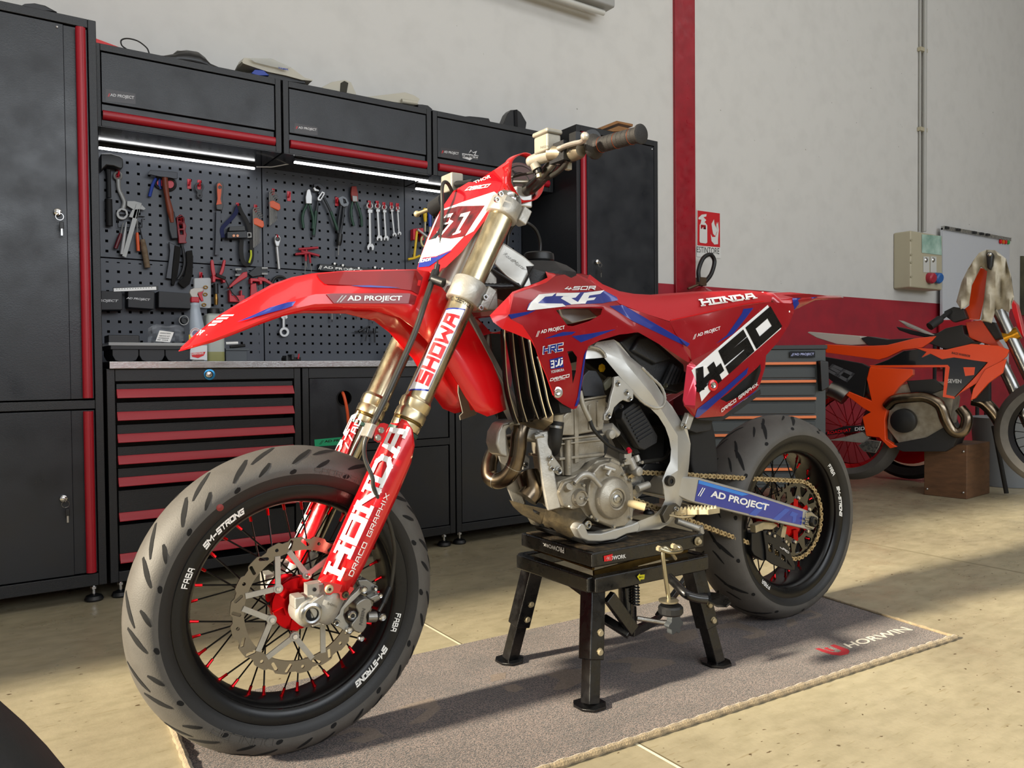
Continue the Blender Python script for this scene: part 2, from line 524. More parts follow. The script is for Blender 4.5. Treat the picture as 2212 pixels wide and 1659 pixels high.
# ------------------------------------------------------------------ common materials
CABF = mat('cabinet_front', '#1b1e24', 0.36, bump=.12, scale=260, rvar=.1, var=.12, vscale=5)
CABK = mat('cabinet_frame', '#121418', 0.42, bump=.35, scale=420)
BLACK = mat('black_plastic', '#131416', 0.42, bump=.05, scale=200)
BLACKM = mat('black_matt', '#0c0c0d', 0.7)
RUB = mat('rubber', '#161616', 0.62, bump=.1, scale=300)
CHROME = mat('chrome', '#d8d8da', 0.12, 1.0)
STEEL = mat('steel', '#b4b4b2', 0.28, 1.0, rvar=.1, vscale=40)
STAINLESS = mat('stainless', '#a8a6a4', 0.22, 1.0, bump=.1, scale=60, stretch=(1, 30, 30), rvar=.06)
REDH = mat('red_handle', '#a30d22', 0.4, 0, bump=.05, scale=300, var=.1)
WHITE = mat('white_print', '#f2f2f0', 0.35)
DKSTK = mat('dark_sticker', '#332f31', 0.3, var=.2)
REDPR = mat('red_print', '#d8131c', 0.35)
GREYW = mat('light_grey_print', '#c9c9cb', 0.4)
BLUEPR = mat('blue_print', '#1c3fa8', 0.35)

# ------------------------------------------------------------------ floor
def floor_mat():
    m = bpy.data.materials.new('concrete_floor'); m.use_nodes = True
    nt = m.node_tree; N = nt.nodes; L = nt.links; b = N['Principled BSDF']
    tc = N.new('ShaderNodeTexCoord'); g = N.new('ShaderNodeNewGeometry')
    def noise_(scale, det, st=None, rough=.5):
        n = N.new('ShaderNodeTexNoise'); n.inputs['Scale'].default_value = scale; n.inputs['Detail'].default_value = det; n.inputs['Roughness'].default_value = rough
        if st:
            mp = N.new('ShaderNodeMapping'); mp.inputs['Scale'].default_value = st; L.new(g.outputs['Position'], mp.inputs[0]); L.new(mp.outputs[0], n.inputs['Vector'])
        else: L.new(g.outputs['Position'], n.inputs['Vector'])
        return n.outputs['Fac']
    def ramp(src, p0, c0, p1, c1):
        r = N.new('ShaderNodeValToRGB'); r.color_ramp.elements[0].position = p0; r.color_ramp.elements[1].position = p1
        r.color_ramp.elements[0].color = c0; r.color_ramp.elements[1].color = c1; L.new(src, r.inputs[0]); return r.outputs[0]
    def mix(kind, fac, a, bb):
        x = N.new('ShaderNodeMix'); x.data_type = 'RGBA'; x.blend_type = kind
        if isinstance(fac, float): x.inputs[0].default_value = fac
        else: L.new(fac, x.inputs[0])
        for s_, v in ((6, a), (7, bb)):
            if isinstance(v, tuple): x.inputs[s_].default_value = v
            else: L.new(v, x.inputs[s_])
        return x.outputs[2]
    base = ramp(noise_(1.3, 5), .35, rgb('#9a9078'), .65, rgb('#b0a68a'))
    base = mix('MULTIPLY', 1.0, base, ramp(noise_(14, 6, (1, 2.2, 1)), .35, (.86, .86, .84, 1), .6, (1, 1, 1, 1)))
    specks = ramp(noise_(46, 2, (1, 1.7, 1), .4), .705, (1, 1, 1, 1), .745, (.28, .22, .17, 1))
    base = mix('MULTIPLY', 1.0, base, specks)
    scr = ramp(noise_(30, 4, (.5, 3.6, 1)), .62, (1, 1, 1, 1), .70, (.78, .74, .66, 1))
    base = mix('MULTIPLY', .8, base, scr)
    sep = N.new('ShaderNodeSeparateXYZ'); L.new(g.outputs['Position'], sep.inputs[0])
    for axis, x0, wd, col in ((0, PZ('p', 914, 1346.8).x, .0035, rgb('#e6dcc0')), (0, PZ('p', 914, 1346.8).x+.0055, .002, rgb('#6a604a')),
                              (1, PZ('p', 2120, 1227).y if False else 1e3, .01, rgb('#777060')), (0, PZ('p', 2035.6, 1204.4).x, .008, rgb('#8b8269'))):
        s1 = N.new('ShaderNodeMath'); s1.operation = 'SUBTRACT'; L.new(sep.outputs[axis], s1.inputs[0]); s1.inputs[1].default_value = x0
        s2 = N.new('ShaderNodeMath'); s2.operation = 'ABSOLUTE'; L.new(s1.outputs[0], s2.inputs[0])
        s3 = N.new('ShaderNodeMath'); s3.operation = 'LESS_THAN'; L.new(s2.outputs[0], s3.inputs[0]); s3.inputs[1].default_value = wd
        base = mix('MIX', s3.outputs[0], base, col)
    L.new(base, b.inputs['Base Color'])
    rr = N.new('ShaderNodeMapRange'); rr.inputs['From Min'].default_value = .3; rr.inputs['From Max'].default_value = .7
    rr.inputs['To Min'].default_value = .22; rr.inputs['To Max'].default_value = .5
    L.new(noise_(9, 5), rr.inputs['Value']); L.new(rr.outputs[0], b.inputs['Roughness'])
    bp = N.new('ShaderNodeBump'); bp.inputs['Strength'].default_value = .15; bp.inputs['Distance'].default_value = .003
    L.new(noise_(60, 4), bp.inputs['Height']); L.new(bp.outputs[0], b.inputs['Normal'])
    return m
WY = 3.40
struct(MB().box((-6, -5, -.1), (13, WY, 0)).build('floor', floor_mat()))
def wall_mat(band=True):
    m = bpy.data.materials.new('wall_paint' if band else 'wall_paint_plain'); m.use_nodes = True
    nt = m.node_tree; N = nt.nodes; L = nt.links; b = N['Principled BSDF']
    g = N.new('ShaderNodeNewGeometry'); sep = N.new('ShaderNodeSeparateXYZ'); L.new(g.outputs['Position'], sep.inputs[0])
    n = N.new('ShaderNodeTexNoise'); n.inputs['Scale'].default_value = 9; n.inputs['Detail'].default_value = 8; L.new(g.outputs['Position'], n.inputs['Vector'])
    r = N.new('ShaderNodeValToRGB'); r.color_ramp.elements[0].position = .25; r.color_ramp.elements[1].position = .55
    r.color_ramp.elements[0].color = rgb('#c9c8c5'); r.color_ramp.elements[1].color = rgb('#cfcecb'); L.new(n.outputs['Fac'], r.inputs[0])
    n2 = N.new('ShaderNodeTexNoise'); n2.inputs['Scale'].default_value = 26; n2.inputs['Detail'].default_value = 2; L.new(g.outputs['Position'], n2.inputs['Vector'])
    r2 = N.new('ShaderNodeValToRGB'); r2.color_ramp.elements[0].position = .775; r2.color_ramp.elements[1].position = .80
    r2.color_ramp.elements[0].color = (1, 1, 1, 1); r2.color_ramp.elements[1].color = (.45, .44, .42, 1); L.new(n2.outputs['Fac'], r2.inputs[0])
    mx = N.new('ShaderNodeMix'); mx.data_type = 'RGBA'; mx.blend_type = 'MULTIPLY'; mx.inputs[0].default_value = 1
    L.new(r.outputs[0], mx.inputs[6]); L.new(r2.outputs[0], mx.inputs[7])
    out = mx.outputs[2]
    if band:
        r3 = N.new('ShaderNodeValToRGB'); r3.color_ramp.elements[0].position = .3; r3.color_ramp.elements[1].position = .7
        r3.color_ramp.elements[0].color = rgb('#8f1f2e'); r3.color_ramp.elements[1].color = rgb('#a32030'); L.new(n.outputs['Fac'], r3.inputs[0])
        lt = N.new('ShaderNodeMath'); lt.operation = 'LESS_THAN'; L.new(sep.outputs[2], lt.inputs[0]); lt.inputs[1].default_value = PY('p', 1532, 619.5, WY).z
        m2 = N.new('ShaderNodeMix'); m2.data_type = 'RGBA'; L.new(lt.outputs[0], m2.inputs[0]); L.new(out, m2.inputs[6]); L.new(r3.outputs[0], m2.inputs[7])
        out = m2.outputs[2]
    L.new(out, b.inputs['Base Color']); b.inputs['Roughness'].default_value = .6
    bp = N.new('ShaderNodeBump'); bp.inputs['Strength'].default_value = .05; bp.inputs['Distance'].default_value = .006
    L.new(n.outputs['Fac'], bp.inputs['Height']); L.new(bp.outputs[0], b.inputs['Normal'])
    return m
WALLM = wall_mat()
PLAIN = wall_mat(False)
struct(MB().box((-3, WY, 0), (13, WY+.2, 5.2)).build('wall_back', WALLM))
struct(MB().box((-3.2, 2.45, 0), (-3, WY, 5.2)).box((-3.2, -5, 3.4), (-3, 2.45, 5.2)).build('wall_left', PLAIN))
struct(MB().box((13, -5, 0), (13.2, WY, 5.2)).build('wall_right', PLAIN))
struct(MB().box((-6, -5, 5.2), (13.2, WY+.2, 5.4)).build('ceiling', PLAIN))
struct(MB().box((-6, -5.2, 0), (-2.6, -5, 5.2)).box((6.2, -5.2, 0), (13.2, -5, 5.2)).box((-2.6, -5.2, 3.9), (6.2, -5, 5.2)).build('wall_front', PLAIN))
# red pilaster
xl, xr = PY('p', 1460.5, 560, WY-.02).x, PY('p', 1503.2, 560, WY-.02).x
struct(MB().box((xl, WY-.02, 0), (xr, WY+.02, 5.2)).build('trim_1', mat('pilaster_red', '#9b1626', .38, bump=.25, scale=30, var=.25, vscale=14, rvar=.12), bevel=.003))

# ------------------------------------------------------------------ steel cabinets
FY = 2.87; UY = 3.045; PGY = 3.32
CZ0, CZ1 = .057, 1.887
XL, X1, X2, XR, XRR = .345, 1.008, 1.670, 2.337, 2.864
def foot(parent, x, y, z0):
    mb = MB().lathe((x, y, 0), (0, 0, 1), [(.0, .0), (.027, .0), (.029, .006), (.024, .016), (.009, .022), (0, .022)], 20)
    mb.build('foot', BLACK, parent, world=True)
    n = MB().tube([(x, y, .02), (x, y, z0)], .005, 10).hexn((x, y, z0-.018), (0, 0, 1), .0105, .008)
    n.build('foot_bolt', CHROME, parent, world=True)
def lock(parent, cx, cy, c='p', key=True, y=FY, name='lock'):
    p = PY(c, cx, cy, y-.018)
    l = MB().lathe(p+Vector((0, .018, 0)), (0, -1, 0), [(0, .016), (.006, .016), (.0105, .013), (.0125, .004), (.0125, 0)], 20).build(name, CHROME, parent, world=True)
    if key:
        k = MB().tube([p+Vector((.004+.011*math.cos(a), -.006, -.016+.011*math.sin(a))) for a in [i*PI/8 for i in range(16)]], .0008, 6, closed=True)
        k.cbox(p+Vector((.004, -.004, -.004)), (.002, .006, .012))
        k.build('key_ring', CHROME, l, world=True)
        MB().cbox(p+Vector((.009, -.007, -.043)), (.012, .004, .022)).build('key_head', BLACK, l, world=True, bevel=.002)
        MB().cbox(p+Vector((.009, -.007, -.064)), (.005, .002, .022)).build('key_blade', STEEL, l, world=True)
def vhandle(parent, x0, x1, z0, z1, door):
    w = x1-x0; pr = []
    for i in range(9):
        a = PI*i/8; pr.append((x0+w/2-w/2*math.cos(a), -.016*math.sin(a)**.7))
    rows = [[Vector((x, FY-.004+dy, z)) for x, dy in pr] for z in (z0, z1)]
    mb = MB().loft(rows)
    mb.f.append(tuple(range(9))); mb.f.append(tuple(range(17, 8, -1)))
    mb.box((x0+w*.62, FY-.022, z0), (x0+w*.68, FY-.012, z1))
    return mb.build('handle', REDH, door, world=True)
def tall(name, label, x0, x1, hand, lock1, lock2, rows):
    t = thing(name, label, 'cabinet', ((x0+x1)/2, FY+.25, 0), group='tall black tool cabinets')
    e = .024; mid0, mid1 = rows
    mb = MB()
    mb.box((x0, FY, CZ0), (x0+e, WY-.01, CZ1)); mb.box((x1-e, FY, CZ0), (x1, WY-.01, CZ1))
    mb.box((x0+e, FY, CZ1-.028), (x1-e, WY-.01, CZ1)); mb.box((x0+e, FY, CZ0), (x1-e, WY-.01, CZ0+.04))
    mb.box((x0+e, FY, mid0), (x1-e, FY+.03, mid1)); mb.box((x0+e, WY-.03, CZ0+.04), (x1-e, WY-.012, CZ1-.028))
    mb.build('body', CABK, t, world=True, bevel=.002)
    for i, (z0, z1) in enumerate(((mid1+.004, CZ1-.032), (CZ0+.044, mid0-.004))):
        if hand == 'r': d0, d1, h0, h1 = x0+e+.003, x1-.093, x1-.060, x1-.0305
        else: d0, d1, h0, h1 = x0+.066, x1-e-.003, x0+.0215, x0+.050
        mb = MB().box((d0, FY+.001, z0), (d1, FY+.02, z1))
        if hand == 'r': mb.box((d1, FY+.006, z0), (x1-e-.002, FY+.02, z1))
        else: mb.box((x0+e+.002, FY+.010, z0), (d0, FY+.02, z1))
        dr = mb.build('door', CABF, t, world=True, bevel=.0015)
        vhandle(t, h0, h1, z0+.003, z1-.003, dr)
        if i == 0 and lock1: lock(dr, *lock1)
        if i == 1 and lock2: lock(dr, *lock2)
    for fx in (x0+.035, x1-.035): foot(t, fx, FY+.04, CZ0)
    MB().lathe(Vector((x1-.11 if hand == 'r' else x1-.04, FY, CZ1-.045)), (0, -1, 0), [(0, .003), (.003, .002), (.004, 0)], 10).build('rivet', CHROME, t, world=True)
    return t
zt = PY('p', 200, 864, FY).z; zb = PY('p', 205, 883, FY).z
tall('tool_cabinet', 'tall black cabinet beside the drawer unit, keys hanging in both its doors', XL-.53, XL, 'r', (125, 457), (138, 1078), (zb, zt))
tall('tool_cabinet', 'tall black steel cabinet at the far end of the workbench, next to the red pilaster', XR, XRR, 'l', (1293, 565), None, (zb, zt))

def wallunit(x0, x1, label, z1=1.883, z0=1.600):
    t = thing('wall_cabinet', label, 'cabinet', ((x0+x1)/2, UY+.16, z0), group='overhead cabinets')
    a, b = x0+.004, x1-.004; e = .022
    mb = MB().box((a, UY, z0), (a+e, WY-.01, z1)).box((b-e, UY, z0), (b, WY-.01, z1)).box((a+e, UY, z1-.024), (b-e, WY-.01, z1)).box((a+e, UY, z0), (b-e, WY-.01, z0+.022)).box((a+e, UY+.05, z0+.022), (b-e, UY+.055, z1-.024))
    mb.build('body', CABK, t, world=True, bevel=.0015)
    MB().box((a+.002, UY+.002, z0-.001), (b-.002, PGY-.002, z0+.0005)).build('underside', mat('glossy_underside', '#0b0c0e', .14), t, world=True)
    d = MB().box((a+e+.003, UY+.003, z1-.200), (b-e-.003, UY+.02, z1-.028)).box((a+e+.003, UY+.012, z1-.228), (b-e-.003, UY+.03, z1-.203)).build('flap', CABF, t, world=True, bevel=.0015)
    pr = [(.0, 0), (-.012, -.002), (-.017, -.010), (-.017, -.022), (-.010, -.030), (0, -.032)]
    rows = [[Vector((x, UY+.006+p, z1-.227+q)) for p, q in pr] for x in (a+e+.004, b-e-.004)]
    h = MB().loft(rows, closed=True).build('handle', REDH, d, world=True, smooth=50)
    return t, d
U1, D1 = wallunit(XL+.006, X1, 'overhead black cabinet above the hammer and mallet, next to the near tall cabinet')
U2, D2 = wallunit(X1, X2, 'middle overhead black cabinet, above the pliers and the row of spanners')
U3, D3 = wallunit(X2, XR, 'overhead black cabinet carrying a dragon logo sticker beside the lettered sticker')
SPW = lambda c, x, y, w: PY(c, x, y, -w)
UF = Flat(-(UY+.003), SPW)
for d, q, cq, wq, rq in ((D1, [(720, 605), (925, 640), (925, 712), (720, 690)], '1', [(752, 662), (915, 683), (916, 656), (753, 637)], [(735, 660), (748, 661), (753, 638), (740, 636)]),
                     (D2, [(112, 838), (272, 870), (272, 925), (112, 905)], '2', [(140, 882), (264, 898), (266, 878), (142, 862)], [(122, 879), (134, 880), (138, 862), (126, 860)]),
                     (D3, [(1113, 1008), (1240, 1026), (1240, 1088), (1113, 1072)], '2', [(1134, 1048), (1234, 1062), (1236, 1040), (1136, 1027)], [(1118, 1046), (1129, 1047), (1132, 1028), (1121, 1026)])):
    s = decal(UF, cq, [q], 'sticker', DKSTK, d, world=True)
    words_on(UF, cq, wq, 'AD PROJECT', 'lettering', GREYW, d, world=True, bold=.025)
    words_on(UF, cq, rq, '//', 'red_slashes', REDPR, d, world=True, bold=.03)
# dragon logo
decal(UF, '2', [[(1258, 1046), (1300, 1052), (1318, 1022), (1332, 1040), (1360, 1030), (1348, 1056), (1372, 1064), (1368, 1086), (1330, 1082), (1310, 1094), (1284, 1084), (1262, 1078)]], 'logo_backing', GREYW, D3, world=True)
words_on(UF, '2', [(1264, 1072), (1368, 1084), (1370, 1066), (1266, 1054)], 'DRACO', 'lettering', BLACK, D3, world=True, style='stroke', th=.24, asp=1.4, lift=.002)
decal(UF, '2', [[(1300, 1050), (1322, 1030), (1334, 1046), (1350, 1040), (1340, 1058), (1318, 1052)]], 'dragon_head', BLACK, D3, world=True, lift=.0018)

# base units
def bodybase(t, x0, x1):
    a, b = x0+.003, x1-.003; e = .025; z1 = .763
    MB().box((a, FY, CZ0), (a+e, WY-.06, z1)).box((b-e, FY, CZ0), (b, WY-.06, z1)).box((a+e, FY, z1-.042), (b-e, WY-.06, z1)).box((a+e, FY, CZ0), (b-e, WY-.06, CZ0+.035)).box((a+e, FY+.12, CZ0+.03), (b-e, FY+.125, z1-.04)).build('body', CABK, t, world=True, bevel=.002)
    for fx in (a+.035, b-.035): foot(t, fx, FY+.04, CZ0)
    return a+e, b-e
t = thing('drawer_unit', 'black drawer unit with seven red drawer handles under the bench top', 'cabinet', ((XL+X1)/2, FY+.25, 0))
a, b = bodybase(t, XL+.007, X1)
tops = [265, 408, 548, 685, 823, 1045, 1305]; bots = [320, 462, 602, 740, 880, 1100, 1365]
zprev = .717
for i in range(7):
    zt_, zb_ = PY('7', 735, tops[i], FY).z, PY('7', 735, bots[i], FY-.018).z
    zn = zb_-.004
    d = MB().box((a+.004, FY+.006, zt_-.004), (b-.004, FY+.03, zprev-.004)).build('drawer', CABF if False else CABK, t, world=True, bevel=.0015)
    pr = [(0.004, zt_), (-.002, zt_+.0005), (-.018, zb_+.003), (-.018, zb_-.001), (-.014, zb_-.001), (.004, zb_+.010)]
    MB().loft([[Vector((x, FY+.004+p, z)) for p, z in pr] for x in (a+.004, b-.004)], closed=True).build('handle', REDH, d, world=True, bevel=.001)
    zprev = zb_-.012
lock(t, 1316, 172, '7', key=False)
MB().lathe(PY('7', 1316, 172, FY), (0, -1, 0), [(.013, 0), (.019, .003), (.013, .004)], 20).build('lock_ring', mat('blue_anodised', '#2f86b8', .3, .6), t, world=True)
t = thing('hose_reel_cabinet', 'black base cabinet with a round hole and a green sticker in its upper door', 'cabinet', ((X1+X2)/2, FY+.25, 0))
a, b = bodybase(t, X1, X2)
zt_ = PY('c', 850, 250, FY).z; zr0, zr1 = PY('p', 760, 958, FY).z, PY('p', 760, 975, FY).z
hc = PY('c', 1357, 590, FY+.004)
ring = [hc+Vector((.030*math.cos(i*PI/12), 0, .030*math.sin(i*PI/12))) for i in range(24)]
d = MB().prism([(a+.004, FY+.004, zr0), (b-.004, FY+.004, zr0), (b-.004, FY+.004, .720), (a+.004, FY+.004, .720)], (0, .016, 0), [ring]).build('upper_door', CABF, t, world=True, bevel=.0012)
MB().tube([p+Vector((0, -.001, 0)) for p in ring], .0022, 6, closed=True).build('grommet', BLACK, d, world=True)
MB().box((a, FY, zr1), (b, FY+.03, zr0-.003)).build('rail', CABK, t, world=True)
MB().box((a+.004, FY+.004, CZ0+.038), (b-.004, FY+.02, zr1-.004)).build('lower_door', CABF, t, world=True, bevel=.0015)
BF = Flat(-(FY+.003), SPW)
decal(BF, 'c', [[(878, 1250), (1420, 1200), (1420, 1362), (886, 1383)]], 'green_sticker', mat('green_tape', '#18a070', .5), d, world=True)
words_on(BF, 'c', [(1035, 1312), (1520, 1270), (1520, 1222), (1040, 1262)], 'AD PROJECT', 'lettering', BLACKM, d, world=True, bold=.03)
words_on(BF, 'c', [(955, 1328), (1000, 1324), (1030, 1262), (985, 1266)], '//', 'slashes', BLACKM, d, world=True, bold=.02)
hp = bez([PY('c', 1345, 560, FY+.09), PY('c', 1330, 505, FY-.004), PY('c', 1352, 560, FY-.028), PY('c', 1385, 700, FY-.035), PY('c', 1410, 870, FY-.035), PY('c', 1418, 1080, FY-.03), PY('p', 750, 985, FY-.03), PY('p', 748, 1100, FY-.03)], 6)
tag(MB().tube(hp, .0058, 10).build('air_hose', mat('orange_hose', '#e2582a', .35), None, world=True), 'orange air hose hanging out of the round hole in the base cabinet', 'hose')
t = thing('base_cabinet', 'black base cabinet with one plain door at the far end of the bench', 'cabinet', ((X2+XR)/2, FY+.25, 0))
a, b = bodybase(t, X2, XR)
MB().box((a+.004, FY+.004, CZ0+.038), (b-.004, FY+.02, .717)).build('door', CABF, t, world=True, bevel=.0015)
tag(MB().box((XL+.017, FY-.018, .763), (XR-.002, PGY-.002, .787)).build('worktop', STAINLESS, None, world=True, bevel=.0015), 'stainless steel worktop running over the base cabinets', 'worktop')

# pegboard back panels
def peg_mat():
    m = bpy.data.materials.new('pegboard_steel'); m.use_nodes = True
    nt = m.node_tree; N = nt.nodes; L = nt.links; b = N['Principled BSDF']
    g = N.new('ShaderNodeNewGeometry'); sep = N.new('ShaderNodeSeparateXYZ'); L.new(g.outputs['Position'], sep.inputs[0])
    pit = .0380; hs = .0050
    h0 = PY('3', 415, 285, PGY); 
    def M(op, a, b2=None):
        n = N.new('ShaderNodeMath'); n.operation = op
        for i, v in enumerate((a, b2)):
            if v is None: continue
            if isinstance(v, (int, float)): n.inputs[i].default_value = v
            else: L.new(v, n.inputs[i])
        return n.outputs[0]
    def near(o, o0):
        x = M('MULTIPLY', M('SUBTRACT', o, o0), 1/pit)
        x = M('SUBTRACT', x, M('ROUND', x))
        return M('LESS_THAN', M('ABSOLUTE', x), hs/pit)
    hole = M('MULTIPLY', near(sep.outputs[0], h0.x), near(sep.outputs[2], h0.z))
    # no holes next to a panel edge
    for xs in (XL, X1, X2, XR):
        hole = M('MULTIPLY', hole, M('GREATER_THAN', M('ABSOLUTE', M('SUBTRACT', sep.outputs[0], xs)), .020))
    for zs in (SEAMZ, .787, 1.60):
        hole = M('MULTIPLY', hole, M('GREATER_THAN', M('ABSOLUTE', M('SUBTRACT', sep.outputs[2], zs)), .014))
    x = N.new('ShaderNodeMix'); x.data_type = 'RGBA'; L.new(hole, x.inputs[0]); x.inputs[6].default_value = rgb('#3a3f49'); x.inputs[7].default_value = rgb('#060607')
    L.new(x.outputs[2], b.inputs['Base Color']); b.inputs['Roughness'].default_value = .42
    sp = M('SUBTRACT', .5, M('MULTIPLY', hole, .5)); L.new(sp, b.inputs['Specular IOR Level'])
    n2 = N.new('ShaderNodeTexNoise'); n2.inputs['Scale'].default_value = 320; L.new(g.outputs['Position'], n2.inputs['Vector'])
    bp = N.new('ShaderNodeBump'); bp.inputs['Strength'].default_value = .2; bp.inputs['Distance'].default_value = .001
    L.new(M('SUBTRACT', M('MULTIPLY', n2.outputs['Fac'], .3), hole), bp.inputs['Height']); L.new(bp.outputs[0], b.inputs['Normal'])
    return m
SEAMZ = PY('3', 110, 1415, PGY).z
PEG = peg_mat()
nm = {0: 'behind the hammers', 1: 'behind the pliers and spanners', 2: 'behind the yellow clamps'}
nl = {0: 'behind the storage bins', 1: 'under the screwdriver row', 2: 'beside the far tall cabinet, low'}
for i, (x0, x1) in enumerate(((XL, X1), (X1, X2), (X2, XR))):
    tag(MB().box((x0+.002, PGY, SEAMZ+.002), (x1-.002, PGY+.02, 1.60)).build('pegboard', PEG, None, world=True, bevel=.001), 'grey perforated steel tool panel, upper row, '+nm[i], 'pegboard', 'perforated tool panels')
    tag(MB().box((x0+.002, PGY, .787), (x1-.002, PGY+.02, SEAMZ-.002)).build('pegboard', PEG, None, world=True, bevel=.001), 'grey perforated steel tool panel, lower row, '+nl[i], 'pegboard', 'perforated tool panels')
# LED strips below the wall units
LED = mat('led', (1, 1, 1, 1), .4, emit=7)
LEDY = 3.17
for (p, q, lab) in (((212, 322.5), (553, 362), 'lit white light strip under the overhead cabinet above the hammers'), ((637, 350), (922, 392), 'lit white light strip under the middle overhead cabinet'), ((900, 407), (1060, 430), 'lit white light strip under the dragon-logo cabinet')):
    zz = 1.582
    A = PZ('p', p[0], p[1], zz); Bq = PZ('p', q[0], q[1], zz)
    yy = (A.y+Bq.y)/2
    t = thing('light_strip', lab, 'light', ((A.x+Bq.x)/2, yy, zz), group='light strips under the cabinets')
    MB().box((A.x, yy-.008, zz+.004), (Bq.x, yy+.008, 1.598)).build('housing', CABK, t, world=True)
    MB().box((A.x, yy-.006, zz-.003), (Bq.x, yy+.006, zz+.004)).build('diffuser', LED, t, world=True)
    print('LED', A, Bq)
A = PY('3', 1960, 335, 3.2); Bq = PY('4', 420, 285, 3.2)
tag(MB().tube(bez([A, PY('3', 2080, 335, 3.2), PY('4', 150, 335, 3.2), PY('4', 250, 318, 3.2), Bq]), .0022, 8).build('light_cable', mat('white_cable', '#b9b9b9', .4), None, world=True), 'thin white cable joining the first two light strips', 'cable')

# ================================================================== the red motorcycle
PRED = mat('red_plastic', '#d80c14', .28, coat=.5, bump=.03, scale=90)
FRED = mat('red_film', '#9c0a19', .22, .2, coat=.7, rvar=.06, vscale=20)
SEATR = mat('seat_cover', '#b5101c', .55, bump=.25, scale=900)
PBLUE = mat('blue_film', '#1b2f8f', .22, .2, coat=.9)
PWHITE = mat('white_film', '#ececec', .25, coat=.6)
PBLK = mat('black_film', '#0b0b0d', .12, coat=1.0)
GOLD = mat('gold_anodised', '#dccdaa', .28, 1.0, rvar=.08, vscale=25, var=.2, stretch=(1, 1, .4))
GOLDD = mat('gold_groove', '#6d5a33', .4, 1.0)
ALU = mat('cast_aluminium', '#b6b3ab', .42, .55, bump=.2, scale=240, var=.25, vscale=30, rvar=.1)
ALU2 = mat('frame_aluminium', '#c2c1bc', .36, .55, bump=.06, scale=120, var=.2, vscale=12, rvar=.1)
ENG = mat('engine_casting', '#b0aa9d', .42, .5, bump=.3, scale=320, var=.35, vscale=22, rvar=.1, col2='#877f70')
ENGD = mat('head_cover', '#3a3c41', .45, .3, bump=.15, scale=300)
CREAM = mat('dusty_alloy', '#c5b795', .5, .5, var=.3, vscale=40, bump=.2)
TITAN = mat('header_pipe', '#5e5142', .25, 1.0, col2='#8d8170', vscale=18, bump=.05)
REDA = mat('red_anodised', '#c40812', .22, .85)
TYRE = mat('tyre_rubber', '#55524e', .6, bump=.2, scale=400, var=.2, vscale=30)
TYSIDE = mat('tyre_sidewall', '#151516', .5, bump=.1, scale=300)
GROOVE = mat('tyre_groove', '#050506', .9)
RIMB = mat('rim_black', '#0f0f10', .3, .3, rvar=.05)
SPK = mat('spoke_black', '#0e0e0f', .35, .6)
DISC = mat('brake_disc', '#857e72', .3, 1.0, bump=.2, scale=60)
CHAINM = mat('chain_gold', '#cdb78c', .4, .6, var=.3, vscale=200)
CARB = mat('skid_plate', '#1d1b17', .6, col2='#5c5039', vscale=34, bump=.3, scale=200)
HOSE = mat('brake_hose', '#3a3936', .35, .3, var=.3, vscale=30)
DARKP = mat('dark_plastic', '#1b1c1f', .5, bump=.25, scale=260)
PADM = mat('pad_brown', '#3a2a2d', .5)

bike = thing('motorcycle', 'red racing motorcycle with spoked wheels and gold forks, propped on the small black stand', 'motorcycle', tuple(B0), BYAW)
D2R = math.radians

def multi(mbs, name, parent, **kw):
    """several meshes with own materials joined into one part"""
    base = MB(); idx = []
    for i, (mb, m) in enumerate(mbs):
        base.add(mb.v, mb.f); idx += [i]*len(mb.f)
    me = bpy.data.meshes.new(name); me.from_pydata([tuple(p) for p in base.v], [], base.f)
    for mb, m in mbs: me.materials.append(m)
    for p, i in zip(me.polygons, idx): p.material_index = i; p.use_smooth = True
    bm = bmesh.new(); bm.from_mesh(me); bmesh.ops.recalc_face_normals(bm, faces=bm.faces); bm.to_mesh(me); bm.free()
    me.set_sharp_from_angle(angle=D2R(kw.get('smooth', 35)))
    o = bpy.data.objects.new(name, me); COL.objects.link(o); o.parent = parent
    return o

